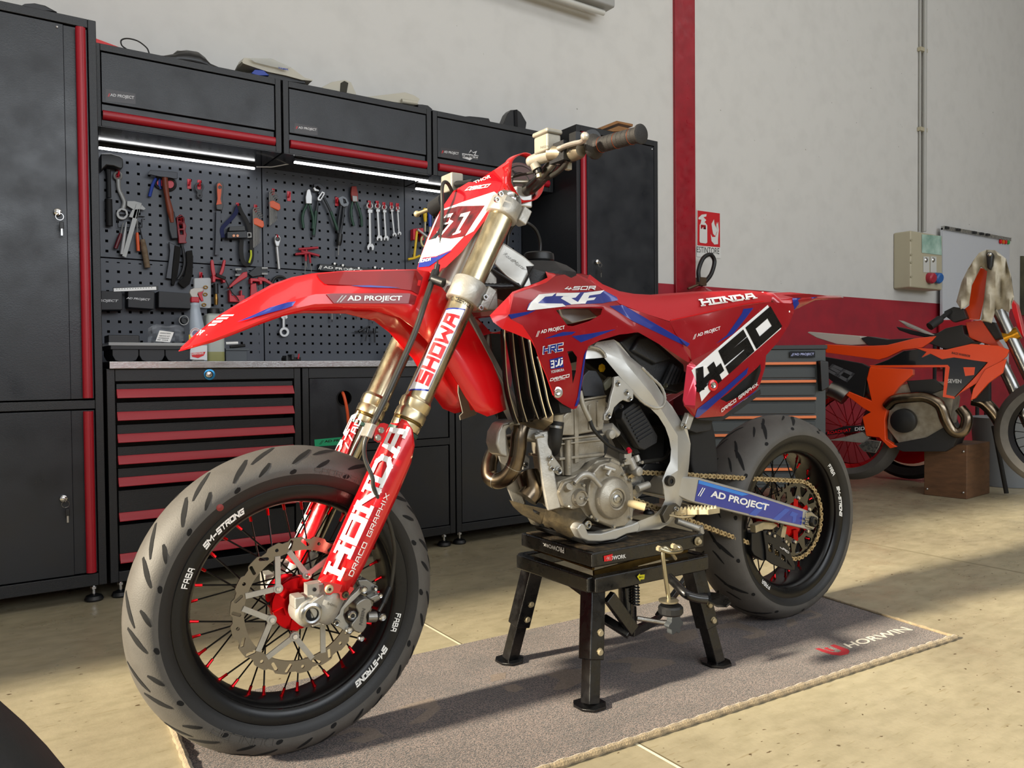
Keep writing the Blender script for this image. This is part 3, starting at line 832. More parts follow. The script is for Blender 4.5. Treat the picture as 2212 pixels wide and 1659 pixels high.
def wheel(name, cx, cz, hw, tprof, front, seed):
    A = Vector((cx, 0, cz)); Y = Vector((0, 1, 0))
    def at(r, a, w): return Vector((cx+r*math.cos(a), -w, cz+r*math.sin(a)))
    # rim: lip, sloped flank, stepped well
    pr = [(.2270, hw+.001), (.2285, hw), (.2270, hw-.004), (.216, hw-.006), (.205, hw-.012), (.198, hw-.020), (.196, .012), (.196, 0)]
    inner = [(.190, 0), (.190, .014), (.1915, hw-.024), (.1955, hw-.016), (.2000, hw-.012), (.2005, hw-.006), (.2060, hw-.0015), (.2200, hw+.001)]
    half = [(r, -w) for r, w in inner]+[(r, -w) for r, w in pr]
    prof = half+[(r, -h) for r, h in reversed(half[1:-1])]
    rim = MB().lathe(A, Y, prof, 96, close=True).build(name, RIMB, bike, smooth=30)
    # tyre
    tp = [(r, -w) for r, w in tprof]; tp = tp+[(r, -h) for r, h in reversed(tp[:-1])]
    tb = MB().lathe(A, Y, tp, 120)
    ns = len(tb.f); per = len(tp)-1
    # tread grooves cut as dark slots following the crown
    def surf(a, t):                                  # t in -1..1 across the section
        L = [0]
        for i in range(len(tprof)-1): L.append(L[-1]+math.hypot(tprof[i+1][0]-tprof[i][0], tprof[i+1][1]-tprof[i][1]))
        d = (1-abs(t))*L[-1]
        for i in range(len(L)-1):
            if d <= L[i+1]+1e-9: break
        k = (d-L[i])/(L[i+1]-L[i]); r = tprof[i][0]*(1-k)+tprof[i+1][0]*k; w = tprof[i][1]*(1-k)+tprof[i+1][1]*k
        return at(r+.0006, a, (w+.0006) if t > 0 else -(w+.0006))
    gb = MB()
    N = 15 if front else 14
    for sgn in (1, -1):
        for k in range(N):
            a0 = 2*PI*k/N+(0 if sgn > 0 else PI/N)
            sets = [((.0, .05), (.19, .40), .0062), ((.20, .24), (.35, .58), .0062), ((.08, .48), (.18, .67), .0055), ((.335, .68), (.372, .75), .0065)] if front else \
                   [((.0, .06), (.18, .34), .005), ((.10, .20), (.27, .58), .006), ((.30, .62), (.328, .68), .007), ((.20, .16), (.33, .36), .004)]
            for (da0, t0), (da1, t1), wd in sets:
                m = 6; row = []
                for i in range(m+1):
                    u = i/m; aa = a0+da0+(da1-da0)*u; t = t0+(t1-t0)*u**(.8)
                    h = wd*math.sin(PI*min(.98, .12+u*.8))**.8
                    da = h/.29*.8
                    row.append((surf(aa-da, sgn*(t+h*3)), surf(aa+da, sgn*(t-h*3))))
                n = len(gb.v)
                for p, q in row: gb.v += [p, q]
                for i in range(m): gb.f.append((n+2*i, n+2*i+1, n+2*i+3, n+2*i+2))
    side = MB(); tread = MB(); side.v = tb.v; tread.v = tb.v
    cut = 3
    nt = len(tp)-1
    for i, f in enumerate(tb.f):
        j = i % nt
        (side if (j < cut or j >= nt-cut) else tread).f.append(f)
    ty = multi([(tread, TYRE), (side, TYSIDE), (gb, GROOVE)], 'tyre', rim, smooth=40)
    # raised sidewall script
    def arc(txt, rad, ha, a_mid, m, nm, w, th=.22, asp=1.1, parent=rim, rev=False, serif=False, gap=.35, slant=.0, ww=None):
        v, f = stroke_mesh(txt, th=th, asp=asp, gap=gap, slant=slant)
        ln = ww if ww else len(txt)*ha*.95
        mb = MB()
        for (u, s_) in v:
            a = a_mid-(u-.5)*ln/rad; r = rad+(s_-.5)*ha
            if rev: a = a_mid+(u-.5)*ln/rad; r = rad-(s_-.5)*ha
            wl = w(r) if callable(w) else w
            mb.v.append(at(r, a, wl))
        mb.f = f
        return mb.build(nm, m, parent)
    lipw = lambda r: hw-.0015+(r-.206)*.18+.0012
    if front:
        arc('FABA', .2145, .0115, D2R(158), WHITE, 'rim_lettering', lipw, ww=.036, th=.2)
        arc('SM-STRONG', .2145, .0115, D2R(130), WHITE, 'rim_lettering', lipw, ww=.090, th=.26, slant=.04)
        arc('FABA', .2145, .0115, D2R(-20), WHITE, 'rim_lettering', lipw, ww=.036, th=.2)
        arc('SM-STRONG', .2145, .0115, D2R(-46), WHITE, 'rim_lettering', lipw, ww=.090, th=.26, slant=.04)
        arc('SPORTSMART', .256, .012, D2R(66), TYRE, 'sidewall_lettering', .0612, ww=.15, th=.12)
        arc('DUNLOP', .2545, .014, D2R(244), TYRE, 'sidewall_lettering', .0612, ww=.12, th=.1)
        MB().lathe(at(.2475, D2R(125.5), .0600), (0, -1, 0), [(0, .001), (.0065, 0)], 14).build('red_dot', mat('tyre_red_dot', '#7e2420', .5), rim)
        MB().lathe(at(.2475, D2R(125.5), .0600), (0, -1, 0), [(0, .001)]*2, 3)
    else:
        arc('FABA', .2145, .0115, D2R(38), WHITE, 'rim_lettering', lipw, ww=.040, th=.2)
        arc('SM-STRONG', .2145, .0115, D2R(9), WHITE, 'rim_lettering', lipw, ww=.092, th=.26, slant=.04)
        arc('FABA', .2145, .0115, D2R(-128), WHITE, 'rim_lettering', lipw, ww=.04, th=.2)
        arc('SLICK', .252, .013, D2R(-75), TYRE, 'sidewall_lettering', .0835, ww=.05, th=.1)
    # hub
    if front:
        hp = [(.0, -.050), (.036, -.050), (.050, -.047), (.052, -.043), (.052, -.036), (.030, -.030), (.021, -.018), (.020, .018), (.030, .028), (.040, .031), (.040, .036), (.028, .040), (.0, .041)]
    else:
        hp = [(.0, -.066), (.040, -.066), (.052, -.062), (.054, -.056), (.046, -.048), (.032, -.034), (.030, .030), (.046, .036), (.050, .044), (.046, .052), (.0, .054)]
    hub = MB().lathe(A, Y, hp, 40)
    if front:                                        # scalloped disc carrier
        for k in range(6):
            a = 2*PI*k/6+.3
            hub.bar(at(.030, a, .050), at(.050, a, .052), .016, .006, (0, 1, 0))
    else:
        for k in range(6):
            a = 2*PI*k/6+.52
            hub.bar(at(.030, a, .066), at(.062, a, .068), .020, .008, (0, 1, 0))
    hub.build('hub', REDA, rim)
    # spokes
    for k in range(36):
        nearside = k % 2 == 0; grp = (k//2) % 2
        a_r = 2*PI*k/36+(.02 if seed else 0.06)
        off = (D2R(52) if grp else -D2R(52))
        a_h = a_r+off
        wh = (.040 if front else .058) if nearside else (-.034 if front else -.046)
        wr = .004 if nearside else -.004
        if not front: wr *= 1.5
        h = at(.040 if front else .048, a_h, wh); q = at(.190, a_r, wr)
        d = (q-h).normalized()
        sp = MB().tube([h, q-d*.014], .0017, 6)
        np_ = MB().tube([q-d*.017, q-d*.004, q], [.0028, .0030, .0044], 8)
        multi([(sp, SPK), (np_, REDA)], 'spoke', rim)
    return rim, A, at

FT = [(.2255, .0480), (.232, .0535), (.241, .0575), (.250, .0595), (.259, .0600), (.266, .0585), (.2745, .0530), (.284, .0430), (.2915, .0310), (.2972, .0170), (.3000, 0)]
RT = [(.2255, .0690), (.231, .0755), (.239, .0805), (.247, .0825), (.256, .0825), (.264, .0800), (.2735, .0730), (.285, .0590), (.2935, .0420), (.2997, .0230), (.3020, 0)]
fw, FA, fat = wheel('front_wheel', 0, .309, .0505, FT, True, 0)
rw, RA, rat = wheel('rear_wheel', 1.460, .307, .0700, RT, False, 1)
# paper tag stuck on the front tyre
pts = [fat(.293, D2R(a), .018) for a in (-79, -76, -73, -70)]; pts2 = [fat(.284, D2R(a), .034) for a in (-79, -76, -73, -70)]
mb = MB()
for p, q in zip(pts, pts2): mb.v += [p+Vector((0, -.002, -.001)), q+Vector((0, -.003, -.001))]
mb.f = [(2*i, 2*i+1, 2*i+3, 2*i+2) for i in range(3)]; mb.build('paper_sticker', PWHITE, fw)
# front brake disc: wavy, slotted, on a silver carrier
def brake_disc(parent, at, w, ro, ri, waves, th=.0035, arms=6, ra=.058, wdir=1, carrier=ALU):
    A_ = at(0, 0, w); outer = []
    n = waves*8
    for i in range(n):
        a = 2*PI*i/n; ph = (i % 8)/8
        outer.append(at(ro-(.0045 if ph in (0, .125, .25) else 0), a, w))
    holes = [[at(ri, 2*PI*i/64, w) for i in range(64)]]
    for k in range(waves*3//2):
        a = 2*PI*(k+.35)/(waves*1.5)
        c = at((ro+ri)/2+.001, a, w); d1 = (at(1, a+.9, 0)-at(0, 0, 0)).normalized()
        if k % 3 == 2: holes.append([c+Vector((math.cos(t)*.0035, 0, math.sin(t)*.0035)) for t in [i*PI/4 for i in range(8)]])
        else:
            if k % 3 == 1: d1 = (at(1, a-.4, 0)-at(0, 0, 0)).normalized()
            n1 = Vector((-d1.z, 0, d1.x)); L = .0078; W_ = .0031
            holes.append([c+d1*L*x+n1*W_*y for x, y in ((-1, -1), (1, -1), (1.25, 0), (1, 1), (-1, 1), (-1.25, 0))])
    d = MB().prism(outer, (0, th, 0), holes).build('brake_disc', DISC, parent, smooth=25)
    cb = MB()
    for k in range(arms):
        a = 2*PI*k/arms+.3
        p0 = at(ra, a, w+.001); 
        for s_ in (-1, 1):
            q0 = at(ri+.003, a+s_*.42, w+.001); cb.bar(p0, q0, .010, .0035, (0, 1, 0))
        cb.disc_solid(p0, (0, 1, 0), .009, .006, 16)
    cb.build('disc_carrier', carrier, parent)
    for k in range(arms):
        a = 2*PI*k/arms+.3
        MB().lathe(at(ra, a, w+.004), (0, -1, 0), [(0, .004), (.0045, .0035), (.0055, 0)], 12).build('disc_bolt', CHROME, parent)
brake_disc(fw, fat, .0605, .1300, .1050, 18)
brake_disc(rw, lambda r, a, w: rat(r, a, -w), .072, .120, .098, 16, carrier=BLACK)

# ---------------------------------------------------------------- forks
FD = Vector((.4649, 0, .8854))
def FX(z, w): return Vector((.208+.525*(z-.648), -w, z))
def forkprof(w, zs):                                 # [(r, z)]
    A_ = FX(0, w); ax = (FX(1, w)-FX(0, w)).normalized(); L = (FX(1, w)-FX(0, w)).length
    return A_, ax, [(r, z*L) for r, z in zs]
for w, side in ((.1, 'near'), (-.1, 'far')):
    A_, ax, pr = forkprof(w, [(0, .636), (.029, .636), (.0300, .640), (.0300, .648), (.0285, .650), (.0285, .653), (.0315, .655), (.0318, .668), (.0300, .671), (.0300, .674), (.0318, .677), (.0318, .690), (.0285, .694), (.0275, .697), (.0275, 1.118), (0, 1.118)])
    tube = MB().lathe(A_, ax, pr, 40).build('fork_tube', GOLD, bike, smooth=30)
    A_, ax, pr = forkprof(w, [(.0292, .6495), (.0302, .6515), (.0302, .652), (.0292, .6535)])
    MB().lathe(A_, ax, pr, 40).build('groove_ring', GOLDD, tube)
    A_, ax, pr = forkprof(w, [(.0, .626), (.0305, .628), (.0310, .634), (.0, .637)])
    MB().lathe(A_, ax, pr, 32).build('wiper_ring', mat('green_wiper', '#23443b', .5), tube)
    A_, ax, pr = forkprof(w, [(0, .36), (.0235, .36), (.0235, .64), (0, .64)])
    MB().lathe(A_, ax, pr, 32).build('stanchion', mat('stanchion', '#a7a08e', .12, 1.0), bike)
    A_, ax, pr = forkprof(w, [(0, 1.112), (.0276, 1.114), (.0280, 1.122), (.025, 1.127), (.019, 1.128), (.018, 1.124), (.012, 1.124), (.0115, 1.131), (0, 1.132)])
    MB().lathe(A_, ax, pr, 28).build('fork_cap', CHROME, tube)
    # axle lug casting
    sg = 1 if w > 0 else -1
    A_, ax, pr = forkprof(w, [(0, .285), (.024, .287), (.029, .295), (.0305, .31), (.0305, .345), (.029, .352), (.029, .378), (0, .38)])
    mb = MB().lathe(A_, ax, pr, 28)
    mb.lathe((0, -sg*.070, .309), (0, -sg, 0), [(0, 0), (.026, 0), (.028, .004), (.028, .044), (.022, .050), (0, .050)], 28)
    p0 = Vector((.0, -w, .309)); p1 = FX(.315, w)
    mb.bar(p0, p1+Vector((.0, 0, .01)), .050, .040, (0, 0, 1)); mb.bar(p0+Vector((0, 0, -.012)), p1+Vector((0, 0, -.014)), .044, .03, (0, 0, 1))
    mb.cbox((-.018, -w*.98, .330), (.020, .036, .022)); mb.cbox((.02, -w, .345), (.03, .03, .03))
    lug = mb.build('fork_lug', ALU, bike, bevel=.003)
    MB().lathe((0, -sg*.118, .309), (0, -sg, 0), [(.019, 0), (.0205, .002), (.0205, .009), (.016, .011), (.0125, .010), (.0115, -.004), (0, -.004)], 6 if False else 24).build('axle_nut', STEEL, lug)
    MB().lathe((0, -sg*.1185, .309), (0, -sg, 0), [(0, .002), (.0085, .002), (.0115, .0095)], 20).build('axle_bore', BLACKM, lug)
words_on(Flat(.1312), 'V', [(345, 925), (500, 985), (515, 950), (355, 890)], 'SHOWA', 'cast_lettering', mat('cast_dark', '#7d786c', .5, .6), bike, lift=.0)
MB().tube([(-.0, .12, .309), (0, -.12, .309)], .0115, 16).build('front_axle', STEEL, bike)
# pinch bolt lug seen beside the axle
multi([(MB().cbox(K('V', 95, 665, .118), (.022, .02, .020)), ALU), (MB().disc_solid(K('V', 145, 690, .1295), (0, 1, 0), .0035, .002, 12), BLACKM)], 'pinch_clamp', bike)
# fork guards
def guard(w, name, sgn):
    rows = []
    for z, a0, a1, r in ((.345, -75, 110, .038), (.40, -70, 118, .0395), (.47, -62, 122, .040), (.53, -55, 124, .040), (.585, -45, 120, .0395), (.615, -38, 105, .0385), (.638, -28, 78, .037), (.648, -15, 50, .0365)):
        c = FX(z, w); u = Vector((-FD.z, 0, FD.x)); v = Vector((0, -sgn, 0))      # u: forward of the leg, v: outwards
        rows.append([c+u*(r*math.cos(D2R(a)))+v*(r*math.sin(D2R(a)))-(u*.008) for a in [a0+(a1-a0)*i/14 for i in range(15)]])
    g = MB().loft(rows).build(name, FRED if False else PREDG, bike, solid=.0025, smooth=50)
    return g
PREDG = mat('guard_red', '#cf0f18', .2, .1, coat=.8, rvar=.08, vscale=30)
g1 = guard(.1, 'fork_guard', 1); g2 = guard(-.1, 'fork_guard', -1)
# flat lower tabs with bolts
SG = Flat(.137)
panel(SG, 'V', [(195, 540), (520, 600), (770, 660), (765, 690), (690, 790), (650, 850), (600, 862), (550, 840), (545, 770), (520, 745), (440, 745), (400, 775), (330, 765), (295, 700), (300, 620), (270, 560)], 'guard_tab', PREDG, g1, thick=.004)
for x, y, m, r in ((375, 680, CREAM, .0085), (635, 772, mat('dark_bolt', '#5c5a48', .35, .9), .0070)):
    p = K('V', x, y, .137); MB().lathe(p, (0, -1, 0), [(.0018, .001), (.003, .004), (r*.8, .004), (r, .001), (r, 0)], 20).build('guard_bolt', m, g1)
    MB().disc_solid(p+Vector((0, -.0032, 0)), (0, 1, 0), .0028, .002, 6).build('bolt_socket', BLACKM, g1)
# upper bracket with two bolts and the hose clamp
panel(Flat(.1375), 'c', [(1830, 1180), (1850, 1110), (1870, 1060), (1930, 990), (1990, 985), (2060, 1010), (2000, 1200), (1950, 1290), (1890, 1300), (1825, 1260)], 'guard_tab', PREDG, g1, thick=.004)
for x, y in ((1935, 1100), (1885, 1218)):
    MB().lathe(K('c', x, y, .138), (0, -1, 0), [(0, .006), (.004, .006), (.0058, .004), (.0062, 0)], 18).build('guard_bolt', STEEL, g1)
MB().bar(K('c', 1700, 1210, .118), K('c', 1790, 1000, .118), .012, .034, (0, 1, 0)).build('hose_clamp', ALU, g1, bevel=.002)
# lettering that follows the guard
class GuardSurf:
    space = None
    def __init__(s, w, sgn, k=.0412): s.w = w; s.sgn = sgn; s.k = k
    def P(s, z, a, lift=0):
        c = FX(z, s.w); u = Vector((-FD.z, 0, FD.x)); v = Vector((0, -s.sgn, 0)); r = s.k+lift
        return c+u*(r*math.cos(D2R(a))-.008)+v*(r*math.sin(D2R(a)))
def on_guard(gs, txt, z0, z1, a0, a1, m, nm, parent, **kw):
    v, f = stroke_mesh(txt, **kw)
    v, f = refine([((z0+(z1-z0)*p[0])*1000, (a0+(a1-a0)*p[1])*.6) for p in v], f, 6)
    mb = MB(); mb.v = [gs.P(p[0]/1000, p[1]/.6, .0011) for p in v]; mb.f = f
    return mb.build(nm, m, parent)
GS = GuardSurf(.1, 1)
on_guard(GS, 'HONDA', .372, .628, 68, 14, PWHITE, 'lettering', g1, th=.24, serif=True, gap=.42)
on_guard(GS, 'DRACO GRAPHIX', .375, .520, 92, 80, PWHITE, 'small_lettering', g1, th=.16)
GF = GuardSurf(-.1, -1)
def farpatch(l): 
    mb = MB(); mb.v = [GF.P(z, a, .0008) for z, a in l]; mb.f = [tuple(range(len(l)))]; return mb
on_guard(GF, 'HONDA', .372, .640, -20, 12, PWHITE, 'lettering', g2, th=.24, serif=True, gap=.42)
on_guard(GF, '//AD', .575, .636, -45, -26, PWHITE, 'small_lettering', g2, th=.2)
# SHOWA badge on the near tube
class TubeSurf(GuardSurf):
    def P(s, z, a, lift=0):
        c = FX(z, s.w); u = Vector((-FD.z, 0, FD.x)); v = Vector((0, -1, 0)); r = .0277+lift
        return c+u*(r*math.cos(D2R(a)))+v*(r*math.sin(D2R(a)))
TS = TubeSurf(.1, 1)
def tube_patch(z0, z1, a0, a1, m, nm, lift, skew=0, n=8):
    mb = MB()
    for i in range(n+1):
        a = a0+(a1-a0)*i/n
        mb.v += [TS.P(z0+skew*(i/n-.5), a, lift), TS.P(z1+skew*(i/n-.5), a, lift)]
    mb.f = [(2*i, 2*i+1, 2*i+3, 2*i+2) for i in range(n)]
    return mb.build(nm, m, bike)
tube_patch(.706, .872, 8, 92, PBLUE, 'fork_badge', .0003, .012)
tube_patch(.709, .869, 11, 89, PWHITE, 'fork_badge', .0006, .012)
on_guard(TS, 'SHOWA', .722, .858, 82, 22, REDPR, 'fork_lettering', bike, th=.27, gap=.4)
on_guard(TS, 'MOTOSERVICE', .872, .890, 100, -10, BLACKM, 'fork_small_lettering', bike, th=.10) if False else None
tube_patch(.892, .918, 30, 66, DARKP, 'fork_logo', .0006, .004)
on_guard(TS, 'RS', .895, .915, 62, 34, GREYW, 'fork_logo_lettering', bike, th=.2)
v, f = stroke_mesh('MOTOSERVICE', th=.14)
mb = MB(); mb.v = [TS.P(.884+.009*p[1]-.0*p[0], 0+110*p[0], .0004) for p in v]; mb.f = f; mb.build('fork_small_lettering', BLACKM, bike)
# triple clamps
def clamp(z, h, r, name):
    mb = MB()
    for w in (.1, -.1):
        A_ = FX(z, w); mb.lathe(A_-FD*h/2, FD, [(.0276, 0), (r-.002, 0), (r, .003), (r, h-.003), (r-.002, h), (.0276, h)], 36)
        mb.cbox((0, 0, 0), (.022, .03, h*.9), Matrix.Translation(A_+Vector((.038, -.012 if w > 0 else .012, -.012))) @ Matrix.Rotation(D2R(28), 4, 'Y'))
    M_ = Matrix.Translation(FX(z, 0)) @ Matrix.Rotation(D2R(27.7), 4, 'Y')
    mb.cbox((.012, 0, 0), (.05, .17, h*.7), M_)
    o = mb.build(name, ALU, bike, bevel=.003)
    return o
c1 = clamp(.915, .052, .0365, 'lower_triple_clamp'); c2 = clamp(1.095, .040, .0355, 'upper_triple_clamp')
for c, x, y, w, pr_ in (('T', 690, 1555, .128, c1), ('T', 655, 1640, .128, c1), ('T', 812, 735, .128, c2), ('T', 782, 780, .128, c2)):
    p = K(c, x, y, w); MB().lathe(p, (0, -1, 0), [(.002, .002), (.0035, .005), (.0058, .005), (.0065, 0)], 16).build('clamp_bolt', STEEL, pr_)
MB().lathe(FX(.88, 0), FD, [(0, 0), (.026, 0), (.026, .28), (0, .28)], 24).build('steering_head', ALU2, bike)

# ---------------------------------------------------------------- front mudguard
ST = [
 [(52,660,.003), (55,655,.005), (60,651,.005), (62,648,.002)],
 [(130,640,.028), (140,622,.030), (150,600,.027), (175,548,.012)],
 [(270,602,.045), (280,578,.047), (292,545,.043), (330,430,.020)],
 [(400,554,.052), (420,524,.055), (440,470,.050), (500,326,.026)],
 [(560,492,.056), (600,450,.059), (620,395,.055), (680,226,.030)],
 [(720,434,.060), (770,388,.063), (790,326,.060), (820,176,.033)],
 [(870,396,.062), (935,352,.066), (940,288,.064), (960,149,.036)],
 [(1000,386,.063), (1060,350,.068), (1040,284,.067), (1130,136,.040)],
 [(1290,389,.064), (1320,350,.069), (1310,282,.068), (1380,128,.042)],
 [(1490,440,.066), (1545,352,.067), (1560,281,.065), (1590,126,.042)],
 [(1600,520,.068), (1640,400,.064), (1640,300,.058), (1680,140,.040)],
 [(1690,620,.070), (1740,520,.066), (1770,400,.052), (1800,290,.040)],
 [(1770,700,.072), (1850,610,.068), (1900,500,.052), (1920,430,.040)],
 [(1850,840,.074), (1940,760,.070), (2000,650,.054), (2020,600,.040)],
 [(1920,960,.075), (2010,880,.071), (2070,780,.055), (2095,740,.040)],
 [(1985,1052,.075), (2070,990,.071), (2120,920,.055), (2150,880,.040)],
 [(2060,1085,.074), (2110,1070,.070), (2160,1050,.055), (2185,1040,.040)],
]
rows = []
for st in ST:
    near = [K('F', x, y, w) for x, y, w in st]
    near[0] = near[0]
    top = near[-1]
    far = [Vector((p.x, -p.y, p.z)) for p in reversed(near)]
    rows.append(near+[Vector((top.x, 0, top.z+.003))]+far)
fend = MB().loft(rows).build('front_mudguard', PRED, bike, solid=.0025, smooth=24)
fs = Surf('F', [(x, y, w) for st in ST[:11] for (x, y, w) in st], [e for i in range(10) for e in ((4*i, 4*i+4), (4*i+1, 4*i+5), (4*i+2, 4*i+6), (4*i+3, 4*i+7))])
FFILM = mat('dark_red_film', '#84060f', .32, .1, coat=.3)
decal(fs, 'F', [[(945, 158), (1100, 142), (1600, 132), (1640, 180), (1610, 290), (1560, 262), (1300, 234), (1000, 222), (965, 190)]], 'dark_film', FFILM, fend, lift=.0026, grid=18)
decal(fs, 'F', [[(1010, 288), (1050, 283), (1550, 282), (1600, 302), (1585, 355), (1540, 348), (1060, 347)]], 'dark_film', FFILM, fend, lift=.0026, grid=18)
words_on(fs, 'F', [(1145, 341), (1500, 338), (1505, 298), (1150, 296)], 'AD PROJECT', 'lettering', PWHITE, fend, bold=.03, lift=.0040)
words_on(fs, 'F', [(1075, 341), (1120, 341), (1145, 296), (1095, 296)], '//', 'lettering', GREYW, fend, bold=.03, lift=.0040)
decal(fs, 'F', [[(430, 468), (520, 430), (640, 375), (760, 340), (812, 334), (790, 365), (740, 383), (620, 415), (500, 450)]], 'blue_flash', PBLUE, fend, lift=.0032, grid=18)
decal(fs, 'F', [[(1170, 232), (1300, 230), (1420, 238), (1490, 246), (1400, 246), (1250, 241)]], 'blue_flash', PBLUE, fend, lift=.0032, grid=18)
for l in ([(335, 422), (410, 420), (400, 430), (320, 432)], [(305, 440), (375, 438), (362, 450), (290, 452)], [(275, 460), (338, 458), (322, 472), (262, 474)], [(250, 482), (300, 479), (282, 492), (238, 495)]):
    decal(fs, 'F', [l], 'white_bar', PWHITE, fend, lift=.0024, grid=0)
words_on(fs, 'F', [(168, 555), (228, 555), (243, 528), (195, 520)], 'NDA', 'lettering', PWHITE, fend, style='stroke', th=.24, serif=True, lift=.0024)

# ---------------------------------------------------------------- front number plate
NP = Surf('T', [(862,655,.108), (700,930,.088), (510,1190,.068), (322,1372,.050), (620,640,.012), (470,960,.004), (330,1200,.004), (235,1352,.006),
                (440,712,-.080), (345,850,-.085), (300,930,-.085), (225,1100,-.055), (180,1230,-.042), (150,1332,-.032), (760,545,.075), (830,520,.090), (560,640,-.02)],
          [(0,1),(1,2),(2,3),(4,5),(5,6),(6,7),(8,9),(9,10),(10,11),(11,12),(12,13)])
outl = [(440,712), (560,640), (620,640), (760,545), (800,545), (862,655), (700,930), (510,1190), (322,1372), (235,1352), (150,1332), (180,1230), (225,1100), (300,930), (345,850)]
npl = panel(NP, 'T', outl, 'front_number_plate', PRED, bike, thick=.004, smooth=20)
decal(NP, 'T', [[(452,716), (565,655), (640,640), (752,570), (830,640), (800,720), (765,720), (510,800), (345,865), (400,780)]], 'red_film', FRED, npl, lift=.001, grid=20)
decal(NP, 'T', [[(765,715), (790,735), (690,900), (600,1030), (520,1075), (420,1180), (300,1230), (200,1240), (168,1270), (183,1225), (232,1095), (300,935), (345,860), (520,795)]], 'white_film', PWHITE, npl, lift=.0012, grid=20)
decal(NP, 'T', [[(690,825), (480,830), (335,870), (300,960), (240,1100), (330,1080), (420,1090), (530,1070), (600,960)]], 'black_number_field', mat('speckled_black', '#151012', .25, coat=.6, col2='#7d1018', vscale=30, detail=8), npl, lift=.0020, grid=20)
def T(l, m=PWHITE, nm='number_digit', lift=.0030): return decal(NP, 'T', [l], nm, m, npl, lift=lift, grid=0)
T([(575, 872), (500, 892), (488, 915), (525, 912), (455, 1040), (436, 1050), (432, 1062), (495, 1042), (500, 1024), (480, 1030), (560, 900)])
T([(440, 885), (385, 895), (362, 925), (420, 915), (395, 960), (352, 965), (338, 985), (408, 968), (330, 1062), (350, 1058), (440, 950), (405, 935)], PWHITE)
T([(340, 985), (395, 975), (300, 1085), (250, 1095), (238, 1110), (310, 1040)], PBLK, 'number_digit', .0032)
decal(NP, 'T', [[(168,1272), (200,1248), (300,1236), (430,1180), (350,1240), (245,1310), (160,1318)]], 'blue_band', PBLUE, npl, lift=.0022, grid=16)
words_on(NP, 'T', [(165, 1282), (255, 1264), (262, 1240), (175, 1256)], 'HONDA', 'lettering', PWHITE, npl, lift=.0036, style='stroke', th=.22, serif=True)
words_on(NP, 'T', [(540, 706), (715, 680), (730, 652), (560, 676)], 'DRACO', 'lettering', PWHITE, npl, style='stroke', th=.24, asp=1.3, lift=.0030, slant=.1)
words_on(NP, 'T', [(565, 706), (665, 691), (668, 682), (570, 697)], 'GRAPHIX', 'lettering', PWHITE, npl, style='stroke', th=.16, lift=.0030)
words_on(NP, 'T', [(610, 650), (738, 604), (735, 578), (600, 634)], 'THOR', 'lettering', PWHITE, npl, lift=.0030, bold=.02)
# ring of the plate that goes round the bar pad
ring = [(866,655,.106), (868,560,.104), (888,470,.085), (950,425,.055), (1010,420,.035), (1060,455,.01), (1100,540,-.01), (1128,620,-.01), (1138,660,.0), (1118,730,.03), (1070,782,.06), (1005,797,.085), (955,788,.095), (900,715,.104)]
rp = bez([K('T', *q) for q in ring]+[K('T', *ring[0])], 5)[:-1]
mb = MB()
for p in rp:
    mb.v += [p+Vector((.010, 0, .004)), p+Vector((-.010, 0, -.004))]
n = len(rp); mb.f = [(2*i, 2*i+1, (2*i+3) % (2*n), (2*i+2) % (2*n)) for i in range(n)]
mb.build('plate_ring', PRED, npl, solid=.003, off=0)
panel(NP, 'T', [(762, 545), (870, 470), (884, 480), (872, 560), (868, 655), (845, 640), (800, 545)], 'plate_wing', PRED, npl, thick=.003, grid=0)
# bar pad disc
pc = K('T', 962, 642, .02)
dirp = Vector((-.35, -.9, .1)).normalized()
pad = MB().lathe(pc, dirp, [(0, .012), (.040, .012), (.044, .008), (.044, -.012), (0, -.012)], 36).build('bar_pad', PADM, bike)
MB().lathe(pc+dirp*.0125, dirp, [(.034, 0), (.035, .0008), (.036, 0)], 36).build('pad_line', BLACKM, pad)
MB().lathe(pc+dirp*.0125, dirp, [(.018, 0), (.019, .0008), (.020, 0)], 36).build('pad_line', BLACKM, pad)
for a, b in (((910, 545), (940, 590)), ((985, 560), (1010, 610)), ((1005, 700), (1030, 730))):
    MB().tube([K('T', *a, .025), K('T', *b, .025)], .002, 6).build('pad_line', BLACKM, pad)

